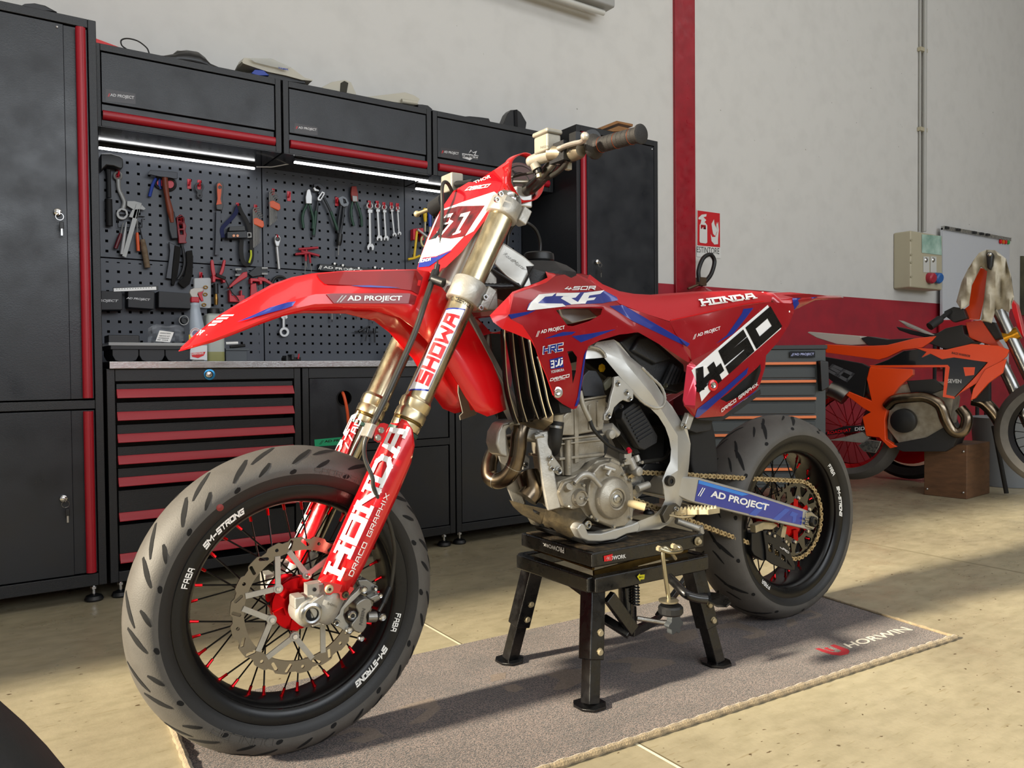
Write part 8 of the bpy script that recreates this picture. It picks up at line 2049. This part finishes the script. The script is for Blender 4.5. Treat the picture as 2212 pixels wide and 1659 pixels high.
for lab, body, hl, teeth in (('red and black crimping pliers spread open beside the red holder', [(1700, 140), (1760, 110), (1835, 130), (1850, 210), (1800, 220), (1720, 180)], [(1840, 150), (1840, 215), (1750, 270), (1620, 355), (1602, 345), (1680, 260), (1790, 160)], (1735, 155)),
                             ('red and black crimping pliers nearest the red mudguard', [(1850, 175), (1950, 90), (2080, 95), (2085, 170), (1990, 200), (1900, 215)], [(1970, 215), (2040, 220), (2200, 330), (2190, 350), (2050, 270), (1960, 250)], (2050, 140))):
    t = tool('crimping_pliers', lab, 'pliers', '5', *body[0]); fl(t, 'head', SLATE, '5', body, .012, .010, .002); fl(t, 'handle', MATS['bright_red_grip'], '5', hl, .012, .020, .003)
    x, y = teeth
    for s_ in (-1, 1):
        z = []; 
        for i in range(6): z += [(x-33+i*12, y+s_*34), (x-27+i*12, y+s_*14)]
        z += [(x+38, y+s_*34), (x+38, y+s_*44), (x-33, y+s_*44)]
        fl(t, 'toothed_jaw', TST_, '5', z, .005, .022, .0)
t = tool('tool_holder', 'red plastic tool holder with a black cable through it', 'holder', '5', 1700, 450)
fl(t, 'bracket', REDK, '5', [(1610, 370), (1635, 375), (1640, 440), (1745, 440), (1748, 375), (1762, 380), (1762, 435), (1795, 440), (1790, 520), (1615, 515)], .03, .001, .002)
rod(t, 'cable', BLACK, '5', [(1590, 250), (1660, 390), (1720, 450), (1750, 500)], .0022, .04, 8)
t = tool('tool_holder', 'red plastic tool holder with a hanging red handle under the crimpers', 'holder', '5', 1920, 280)
fl(t, 'bracket', REDK, '5', [(1860, 235), (2000, 240), (2002, 305), (1975, 305), (1970, 275), (1890, 270), (1885, 300), (1862, 298)], .03, .001, .002)
fl(t, 'handle', MATS['bright_red_grip'], '5', [(1880, 300), (1945, 285), (1960, 420), (1875, 450)], .012, .012, .003)
# organiser box, gauge, marker ruler
t = tool('organiser_box', 'clear plastic organiser box with brass bits hanging on a red hook', 'box', '5', 1300, 400)
fl(t, 'case', CLEAR, '5', [(1200, 230), (1385, 225), (1403, 240), (1405, 570), (1390, 588), (1215, 575), (1200, 560)], .02, .006, .003)
for x, y in ((1350, 335), (1345, 420), (1330, 545)): ringt(t, 'brass_ring', BRASS, '5', x, y, 22, .0025, .028, sq=.7)
hook('5', 1290, 160, 'red hook carrying the clear organiser box', .8)
t = tool('pressure_gauge', 'round black gauge with a bright rim above the plastic bag', 'gauge', '5', 1085, 735)
MB().lathe(wp('5', 1085, 735, .002), (0, -1, 0), [(0, .02), (.009, .02), (.009, .026), (.0128, .026), (.0128, .02), (.0135, 0)], 28).build('case', BLACK, t, world=True)
ringt(t, 'rim', TCH_, '5', 1090, 730, 55, .0022, .030)
t = tool('label_ruler', 'long white scale in a dark frame lying over the black bins', 'ruler', '5', 500, 360)
fl(t, 'frame', BLACK, '5', [(240, 340), (775, 320), (782, 372), (245, 395)], .012, .060, .001); fl(t, 'scale', WHITE, '5', [(250, 348), (758, 328), (762, 366), (252, 386)], .001, .0725, 0)
for i in range(14): fl(t, 'tick', BLACKM, '5', [(285+i*32, 362-i*1.3), (292+i*32, 362-i*1.3), (292+i*32, 352-i*1.3), (285+i*32, 352-i*1.3)], .0004, .0738, 0)
# bins
def bin_(lab, pts, txt=None, q=None, dpt=.07):
    t = tool('storage_bin', lab, 'bin', '5', *pts[0], 'black bins on the lower panel')
    fl(t, 'tub', mat('bin_black', '#25262a', .55), '5', pts, dpt, .001, .003)
    if txt: words_on(Flat(-(PGY-dpt-.002), SPW), '5', q, txt, 'lettering', GREYW, t, world=True, bold=.03, shear=.15)
bin_('black hanging bin half hidden by the tall cabinet, white lettering on it', [(70, 395), (322, 405), (325, 620), (70, 622)], 'AD PROJECT', [(-70, 512), (305, 520), (310, 482), (-65, 474)])
bin_('black hanging bin with full white lettering under the ruler', [(385, 378), (702, 405), (697, 612), (385, 590)], 'AD PROJECT', [(402, 480), (685, 505), (690, 472), (408, 450)])
bin_('wide black hanging bin without lettering beside the spray bottle', [(745, 398), (1165, 430), (1160, 605), (745, 590)])
# hanging combination spanner, adapters
t = tool('combination_spanner', 'bright combination spanner hanging ring down under the mudguard', 'spanner', '6', 293, 800)
fl(t, 'ring_end', TCH_, '6', circ(293, 870, 58, 22), .009, .012, .001, [circ(292, 872, 30, 12)]); rod(t, 'shank', TCH_, '6', [(295, 650), (292, 740), (292, 815)], .0062, .017, 8, False, .5)
fl(t, 'open_end', TCH_, '6', [(265, 640), (325, 640), (335, 700), (310, 720), (300, 690), (285, 690), (275, 720), (255, 700)], .007, .014, .001)
for lab, a, b, r in (('socket adapter lying slanted on the small rack', (1190, 865), (1315, 795), .0042), ('dark socket adapter hanging first from the small rack', (1300, 825), (1268, 980), .0042), ('dark socket adapter hanging second from the small rack', (1375, 825), (1380, 995), .0045)):
    t = tool('socket_adapter', lab, 'socket', '6', *a, 'socket adapters'); rod(t, 'bar', DARKST, '6', [a, b], r*.8, .03, 8, False)
    m_ = ((a[0]*2+b[0])/3, (a[1]*2+b[1])/3); rod(t, 'socket', DARKST, '6', [a, m_], r*1.5, .03, 10, False)
t = tool('bit_rack', 'small black rack under the screwdrivers', 'rack', '6', 1280, 865); rod(t, 'wire', BLACK, '6', [(1140, 862), (1420, 870)], .0025, .024, 8, False)
hook('4', 212, 1150, 'red hook hidden behind the chromed ratchet', .5)
# air hose coil behind the mudguard
t = tool('hose_coil', 'black coiled cable behind the top edge of the red mudguard', 'cable', '6', 240, 260)
ringt(t, 'coil', BLACK, '6', 245, 290, 85, .006, .02)

# ================================================================== things standing on the worktop
WT = .787
def on(c, x, y, wy): return PY(c, x, y, wy)
def bx(par, name, m, c, a, b, y0, y1, zb=None, bevel=.002):
    p, q = PY(c, a[0], a[1], y0), PY(c, b[0], b[1], y0)
    z0 = min(p.z, q.z) if zb is None else zb
    return MB().box((min(p.x, q.x), y0, z0), (max(p.x, q.x), y1, max(p.z, q.z))).build(name, m, par, world=True, bevel=bevel)
t = thing('parts_tray', 'black three-lobed parts tray with a clear lid at the end of the worktop', 'tray', tuple(PY('5', 680, 1215, 2.93)))
P0_, P1_ = PY('5', 235, 1215, 2.93), PY('5', 1168, 1215, 2.93)
zt1 = PY('5', 700, 1075, 2.93).z
w3 = (P1_.x-P0_.x)/3
for i in range(3):
    x0 = P0_.x+w3*i; pts = [(x0+.001, WT+.022), (x0+.01, WT+.004), (x0+.022, WT+.0005), (x0+w3-.022, WT+.0005), (x0+w3-.01, WT+.004), (x0+w3-.001, WT+.022), (x0+w3-.001, zt1), (x0+.001, zt1)]
    MB().prism([(x, 2.93, z) for x, z in pts], (0, .22, 0)).build('compartment', MATS['bin_black'], t, world=True, bevel=.002)
bx(t, 'rim', MATS['bin_black'], '5', (215, 1078), (1172, 1030), 2.925, 3.16)
bx(t, 'lid', CLEAR, '5', (190, 1030), (1172, 1000), 2.92, 3.165)
zl = PY('5', 700, 1000, 2.93).z
MB().box((PY('5', 185, 900, 3.0).x, 3.0, zl), (PY('5', 560, 900, 3.0).x, 3.1, PY('5', 300, 905, 3.0).z)).build('black_box', BLACK, None, world=True, bevel=.003)
tag(bpy.data.objects['black_box'], 'flat dark box lying on the clear lid of the parts tray', 'box')
# plastic bag with a label
rows = []
random.seed(3)
for i in range(9):
    u = i/8; r = []
    for k in range(9):
        v_ = k/8; x = 660+u*430; y = 990-v_*(215+25*math.sin(u*9))*(.75+.25*math.sin(u*PI))
        p = PY('5', x, y, 3.0+.015*math.sin(u*11+v_*4)+.012*random.random()); r.append(p)
    rows.append(r)
bag = MB().loft(rows).build('plastic_bag', mat('bag_film', '#aab0b8', .1, alpha=.28), None, world=True, solid=.0006, smooth=20)
tag(bag, 'crumpled clear plastic bag with a printed label on the parts tray', 'bag')
LBL = Flat(-2.975, SPW)
lb = decal(LBL, '5', [[(752, 980), (925, 992), (972, 872), (800, 850)]], 'printed_label', WHITE, None, world=True); lb.parent = bag; lb.location = lb.location-bag.location
for i, yy in enumerate((880, 912, 938, 960)):
    w_ = words_on(LBL, '5', [(808-i*12, yy+8), (935-i*12, yy+16), (938-i*12, yy+2), (812-i*12, yy-6)], ('IDENTIFIX', 'SERVICE KIT', 'WORKSHOP', '00 1534')[i], 'label_print', DARKST, None, world=True); w_.parent = bag; w_.location = w_.location-bag.location
# spray bottle
BYY = 2.965
c0 = PY('5', 1268, 1212, BYY); k_ = (PY('5', 1368, 1212, BYY).x-PY('5', 1168, 1212, BYY).x)/200
t = thing('spray_bottle', 'translucent spray bottle with a red trigger and a round cockerel label', 'bottle', (c0.x, BYY, WT))
zz = lambda y: PY('5', 1268, y, BYY).z
pr = [(0, WT), (97*k_, WT+.001), (100*k_, WT+.006), (100*k_, zz(1000)), (96*k_, zz(900)), (84*k_, zz(760)), (62*k_, zz(620)), (54*k_, zz(560)), (62*k_, zz(540)), (48*k_, zz(520)), (0, zz(519))]
rows = [[Vector((PY('5', 1268 if z < zz(950) else (1245 if z > zz(700) else 1256), 900, BYY).x-.0+r*math.cos(a), BYY+.0+r*.72*math.sin(a), z)) for a in [2*PI*i/28 for i in range(28)]] for r, z in pr]
rows = [[Vector((PY('5', 1266-34*max(0, min(1, (rows[i][0].z-zz(1000))/(zz(650)-zz(1000)))), 900, BYY).x+pr[i][0]*math.cos(2*PI*j/28), BYY+pr[i][0]*.72*math.sin(2*PI*j/28), pr[i][1])) for j in range(28)] for i in range(len(pr))]
MB().loft(rows, closed=True).build('bottle_body', SKYB, t, world=True, smooth=50)
bx(t, 'collar', mat('trigger_red', '#b3152c', .4), '5', (1178, 515), (1280, 452), BYY-.012, BYY+.012, bevel=.004)
MB().prism([PY('5', x, y, BYY-.008) for x, y in [(1185, 455), (1160, 400), (1170, 360), (1210, 345), (1290, 340), (1325, 345), (1322, 385), (1260, 400), (1250, 455)]], (0, .016, 0)).build('spray_head', mat('pale_head', '#b5b2b0', .4), t, world=True, bevel=.003)
MB().prism([PY('5', x, y, BYY-.006) for x, y in [(1262, 345), (1322, 340), (1328, 380), (1310, 420), (1328, 500), (1300, 505), (1270, 440), (1255, 400)]], (0, .012, 0)).build('trigger', MATS['trigger_red'], t, world=True, bevel=.002)
LF = Flat(-(BYY-.73*98*k_-.001), SPW)
def ld(pts, nm, m, lift=0.0): return decal(LF, '5', [pts], nm, m, t, world=True, lift=lift)
ld([(1165, 1195), (1368, 1205), (1368, 1030), (1300, 1030), (1165, 1010)], 'label', mat('label_white', '#dfe2e6', .4)); ld([(1175, 1120), (1350, 1105), (1330, 1150), (1260, 1180), (1190, 1165)], 'label_red_band', REDPR, .0012)
ld(circ(1230, 885, 68, 24), 'label_disc', MATS['label_white'], .0006); ld(circ(1232, 890, 42, 20), 'label_disc_core', mat('label_blue_grey', '#7d6f93', .4), .0012); ld([(1150, 900), (1190, 900), (1190, 980), (1150, 960)], 'label_patch', YEL, .0004)
words_on(LF, '5', [(1180, 1145), (1325, 1135), (1325, 1112), (1180, 1122)], 'SUPERPOTENTE', 'label_lettering', WHITE, t, world=True, bold=.02, lift=.002)
v, f = glyph_mesh('CHANTECLAIR', .02)
mb = MB()
for a, b in v:
    th = PI*(1.02-a*.9); rr_ = 50+b*16; mb.v.append(LF.P(*px('5', [(1230+rr_*math.cos(th), 888-rr_*math.sin(th))])[0], .0022))
mb.f = f; mb.build('label_arc_lettering', mat('label_red', '#a02038', .4), t, world=True)
# jug
JY = 2.98
c0 = PY('5', 1478, 1212, JY)
t = thing('fluid_jug', 'milky square plastic bottle with a black cap and amber fluid in the bottom', 'bottle', (c0.x, JY, WT))
JM = mat('milky_plastic', '#a9b0ac', .35); p0, p1 = PY('5', 1368, 1210, JY), PY('5', 1588, 1210, JY)
rx = (p1.x-p0.x)/2; cx_ = (p0.x+p1.x)/2
def sq(r, z, cr=.25): return [Vector((cx_+max(-r, min(r, 1.25*r*math.cos(a))), JY+rx+max(-r, min(r, 1.25*r*math.sin(a))), z)) for a in [2*PI*i/32 for i in range(32)]]
zj = lambda y: PY('5', 1478, y, JY).z
MB().loft([sq(rx*.96, WT), sq(rx, WT+.004), sq(rx, zj(1105))], closed=True).build('fluid', mat('amber_fluid', '#8f8f5c', .4), t, world=True)
MB().loft([sq(rx, zj(1105)), sq(rx, zj(720)), sq(rx*.94, zj(670)), sq(rx*.7, zj(648)), sq(rx*.55, zj(645))], closed=True).build('jug_body', JM, t, world=True)
MB().lathe((cx_, JY+rx, zj(648)), (0, 0, 1), [(0, .02), (.020, .02), (.022, .016), (.022, 0), (0, 0)], 20).build('cap', BLACK, t, world=True, smooth=20)
t = thing('small_box', 'small grey plastic box with a white pen and bits in it, beside the bottles', 'box', tuple(PY('5', 1720, 1214, 3.05)))
bx(t, 'tub', mat('grey_box', '#4b5157', .5), '5', (1592, 1214), (1845, 1070), 3.05, 3.17, zb=WT); bx(t, 'rim', MATS['grey_box'], '5', (1588, 1090), (1875, 1065), 3.045, 3.175)
MB().tube([PY('5', 1590, 1005, 3.06), PY('5', 1735, 1000, 3.06)], .0055, 12).build('white_pen', WHITE, t, world=True)
MB().tube([PY('5', 1640, 1050, 3.06), PY('5', 1820, 1030, 3.06)], .006, 10).build('black_bit', BLACKM, t, world=True)
t = thing('spanner', 'small bright spanner lying at the front edge of the worktop', 'spanner', tuple(PY('5', 1260, 1210, 2.90)))
MB().tube([(PY('5', 1215, 1205, 2.89).x, 2.89, WT+.003), (PY('5', 1345, 1205, 2.89).x, 2.91, WT+.003)], .003, 8).build('shank', TST_, t, world=True)
MB().tube([Vector((PY('5', 1205, 1205, 2.89).x+.006*math.cos(a), 2.89+.006*math.sin(a), WT+.003)) for a in [i*PI/6 for i in range(12)]], .0024, 6, closed=True).build('ring_end', TST_, t, world=True)
t = thing('small_vice', 'small black clamp standing on the worktop under the mudguard', 'clamp', tuple(PY('6', 400, 1212, 3.15)))
bx(t, 'base', BLACKM, '6', (310, 1212), (500, 1170), 3.15, 3.20, zb=WT); bx(t, 'jaw', BLACK, '6', (320, 1212), (350, 1150), 3.14, 3.19, zb=WT); bx(t, 'jaw', BLACK, '6', (385, 1200), (420, 1135), 3.14, 3.19)
MB().tube([PY('6', 465, 1190, 3.14), PY('6', 475, 1130, 3.14)], .003, 8).build('red_lever', REDK, t, world=True)
t = thing('white_case', 'white plastic case standing on the worktop between the fork legs', 'case', tuple(PY('6', 1930, 1212, 3.1)))
bx(t, 'shell', mat('case_white', '#b9bcc2', .4), '6', (1835, 1212), (2100, 1000), 3.1, 3.2, zb=WT, bevel=.006)

# ================================================================== things stored on top of the cabinets
TOPZ = 1.883; BAGF = mat('bag_haze', '#c9cbc8', .12, alpha=.5); CREAMP = mat('cream_fairing', '#b9b5a6', .35); BLKF = mat('black_fairing', '#16171a', .35)
def top(name, label, cat, c, pts, wy, th, m, zfloor=True, bevel=.004):
    t = thing(name, label, cat, tuple(PY(c, pts[0][0], pts[0][1], wy)))
    P = [PY(c, x, y, wy) for x, y in pts]
    for p in P: p.z = max(p.z, TOPZ+.001) if zfloor else p.z
    MB().prism(P, (0, th, 0)).build('shell', m, t, world=True, bevel=bevel)
    return t
t = top('red_fairing', 'red plastic fairing lying on the overhead cabinet beside the tall cabinet', 'fairing', '1', [(600, 235), (662, 262), (830, 325), (830, 350), (600, 350)], 3.12, .12, PRED)
tag(MB().tube(bez([PY('1', 865, 336, 3.1), PY('1', 832, 310, 3.1), PY('1', 828, 275, 3.1), PY('1', 870, 263, 3.1), PY('1', 940, 280, 3.1), PY('1', 1000, 325, 3.1), PY('1', 1018, 362, 3.1)], 6), .0026, 8).build('cable_loop', BLACK, None, world=True), 'thin black cable looping up from the top of the overhead cabinet', 'cable')
# black arched mudguard: a real curved shell
t = thing('black_mudguard', 'black arched mudguard lying on the overhead cabinet above the hammers', 'mudguard', tuple(PY('1', 1290, 400, 3.12)))
rows = []
for x, yt, yb_, arch in ((1060, 376, 378, .2), (1120, 358, 385, .4), (1200, 325, 400, .7), (1230, 300, 405, 1), (1300, 290, 415, 1), (1370, 300, 430, 1), (1415, 345, 440, .9), (1440, 395, 450, .5), (1510, 455, 462, .2)):
    a = PY('1', x, yt, 3.10); b = PY('1', x, yb_, 3.10); b.z = max(b.z, TOPZ+.001); a.z = max(a.z, b.z+.002)
    rows.append([Vector((a.x, 3.10-.0+.11*(1-math.cos(f_))/1, b.z+(a.z-b.z)*math.sin(f_))) for f_ in [PI*i/8 for i in range(9)]])
MB().loft(rows).build('shell', BLKF, t, world=True, solid=.003)
MB().prism([PY('1', x, y, 3.13) for x, y in [(1160, 385), (1210, 345), (1300, 350), (1330, 380), (1300, 420), (1180, 395)]], (0, .004, 0)).build('grey_inner_patch', mat('faded_grey', '#4c4a44', .7), t, world=True)
# bagged white fairings
def wedge(name, label, c, up, lo, wy, dep, m, group=None):
    t = thing(name, label, 'fairing', tuple(PY(c, lo[0][0], lo[0][1], wy)), group=group)
    rows = []
    for (x, y), (x2, y2) in zip(up, lo):
        a, b = PY(c, x, y, wy), PY(c, x2, y2, wy); a.z = max(a.z, TOPZ+.004); b.z = max(b.z, TOPZ+.002)
        rows.append([b, a, a+Vector((0, dep*.5, .006)), a+Vector((.0, dep, -.01)), b+Vector((0, dep, 0))])
    MB().loft(rows, closed=True).build('shell', m, t, world=True, bevel=.002, smooth=40)
    return t
t = wedge('bagged_fairing', 'white fairing with blue underside wrapped in clear film, tallest on the cabinets', '1', [(1652, 420), (1665, 395), (1860, 402), (2000, 470), (2080, 530), (2135, 545)], [(1660, 432), (1680, 440), (1830, 490), (1950, 515), (2060, 545), (2132, 552)], 3.10, .14, CREAMP)
MB().prism([PY('1', x, y, 3.09) for x, y in [(1715, 500), (1740, 475), (1800, 480), (1840, 515), (1760, 515)]], (0, .05, 0)).build('blue_underside', BLUEH, t, world=True, bevel=.002)
MB().prism([PY('1', x, y, 3.11) for x, y in [(1680, 497), (1830, 492), (2080, 545), (2090, 572), (1900, 545)]], (0, .12, 0)).build('dark_base', BLKF, t, world=True, bevel=.002)
MB().prism([PY('1', x, y, 3.085) for x, y in [(1700, 398), (1850, 400), (1990, 460), (1940, 470), (1860, 455), (1740, 425)]], (0, .0015, 0)).build('film', BAGF, t, world=True)
words_on(Flat(-3.083, SPW), '1', [(1895, 468), (1968, 482), (1970, 470), (1900, 456)], 'YAMA', 'lettering', BLUEPR, t, world=True)
t = wedge('bagged_fairing', 'small upright fairing in clear film with a dark slot on the middle cabinet', '2', [(300, 598), (370, 560), (460, 545), (500, 562), (535, 640)], [(300, 602), (370, 620), (440, 632), (500, 642), (535, 648)], 3.10, .10, CREAMP)
MB().prism([PY('2', x, y, 3.095) for x, y in [(428, 628), (432, 565), (455, 552), (482, 566), (470, 636)]], (0, .01, 0)).build('dark_slot', mat('olive_dark', '#2c2a1e', .7), t, world=True)
t = wedge('bagged_fairing', 'long low white fairing in clear film near the end of the middle cabinet', '2', [(610, 660), (720, 648), (870, 630), (930, 650), (970, 675)], [(612, 664), (730, 685), (800, 698), (900, 712), (950, 712)], 3.10, .14, CREAMP)
MB().tube([PY('2', 845, 690, 3.09), PY('2', 950, 705, 3.09)], .010, 12).build('rolled_edge', CREAMP, t, world=True)
t = wedge('black_fairing', 'low black fairing strip across the joint of the last two overhead cabinets', '2', [(960, 712), (990, 714), (1025, 720), (1055, 745)], [(958, 735), (985, 742), (1020, 750), (1055, 760)], 3.07, .1, BLKF)
t = wedge('black_fairing', 'low black fairing with white specks on the last overhead cabinet', '2', [(1250, 797), (1310, 793), (1380, 800), (1440, 808), (1452, 834)], [(1252, 802), (1320, 815), (1380, 828), (1430, 838), (1452, 842)], 3.10, .1, BLKF)
t = top('black_fin', 'tall pointed black plastic fin standing on the last overhead cabinet', 'fairing', '2', [(1538, 855), (1570, 775), (1592, 750), (1635, 747), (1660, 765), (1700, 835), (1692, 890), (1600, 880)], 3.12, .05, BLKF)
MB().prism([PY('2', x, y, 3.115) for x, y in [(1615, 750), (1635, 747), (1640, 880), (1620, 880)]], (0, .004, 0)).build('keel', mat('black_gloss', '#1d1e22', .15), t, world=True)
# wood on the far tall cabinet
for lab, pts, wy in (('upper light wooden board on the far tall cabinet', [(1075, 262), (1285, 170), (1480, 210), (1478, 240), (1300, 200), (1110, 275)], 2.98), ('lower wooden board under the upper one on the far tall cabinet', [(1170, 285), (1310, 230), (1440, 262), (1430, 290), (1240, 300)], 2.96)):
    P = [PY('G', x, y, wy) for x, y in pts]
    for p in P: p.z = max(p.z, CZ1+.001)
    o = MB().prism(P, (0, .18, 0)).build('wooden_board', mat('light_wood', '#9a6a3a', .6, var=.3, vscale=20, stretch=(1, 8, 8)), None, world=True, bevel=.002)
    tag(o, lab, 'board', 'boards on the tall cabinet')
t = top('black_cover', 'dark domed cover on top of the near tall cabinet', 'cover', '1', [(140, 40), (170, 24), (240, 20), (310, 36), (395, 82), (140, 60)], 3.05, .15, BLKF, False)
for p in t.children: pass
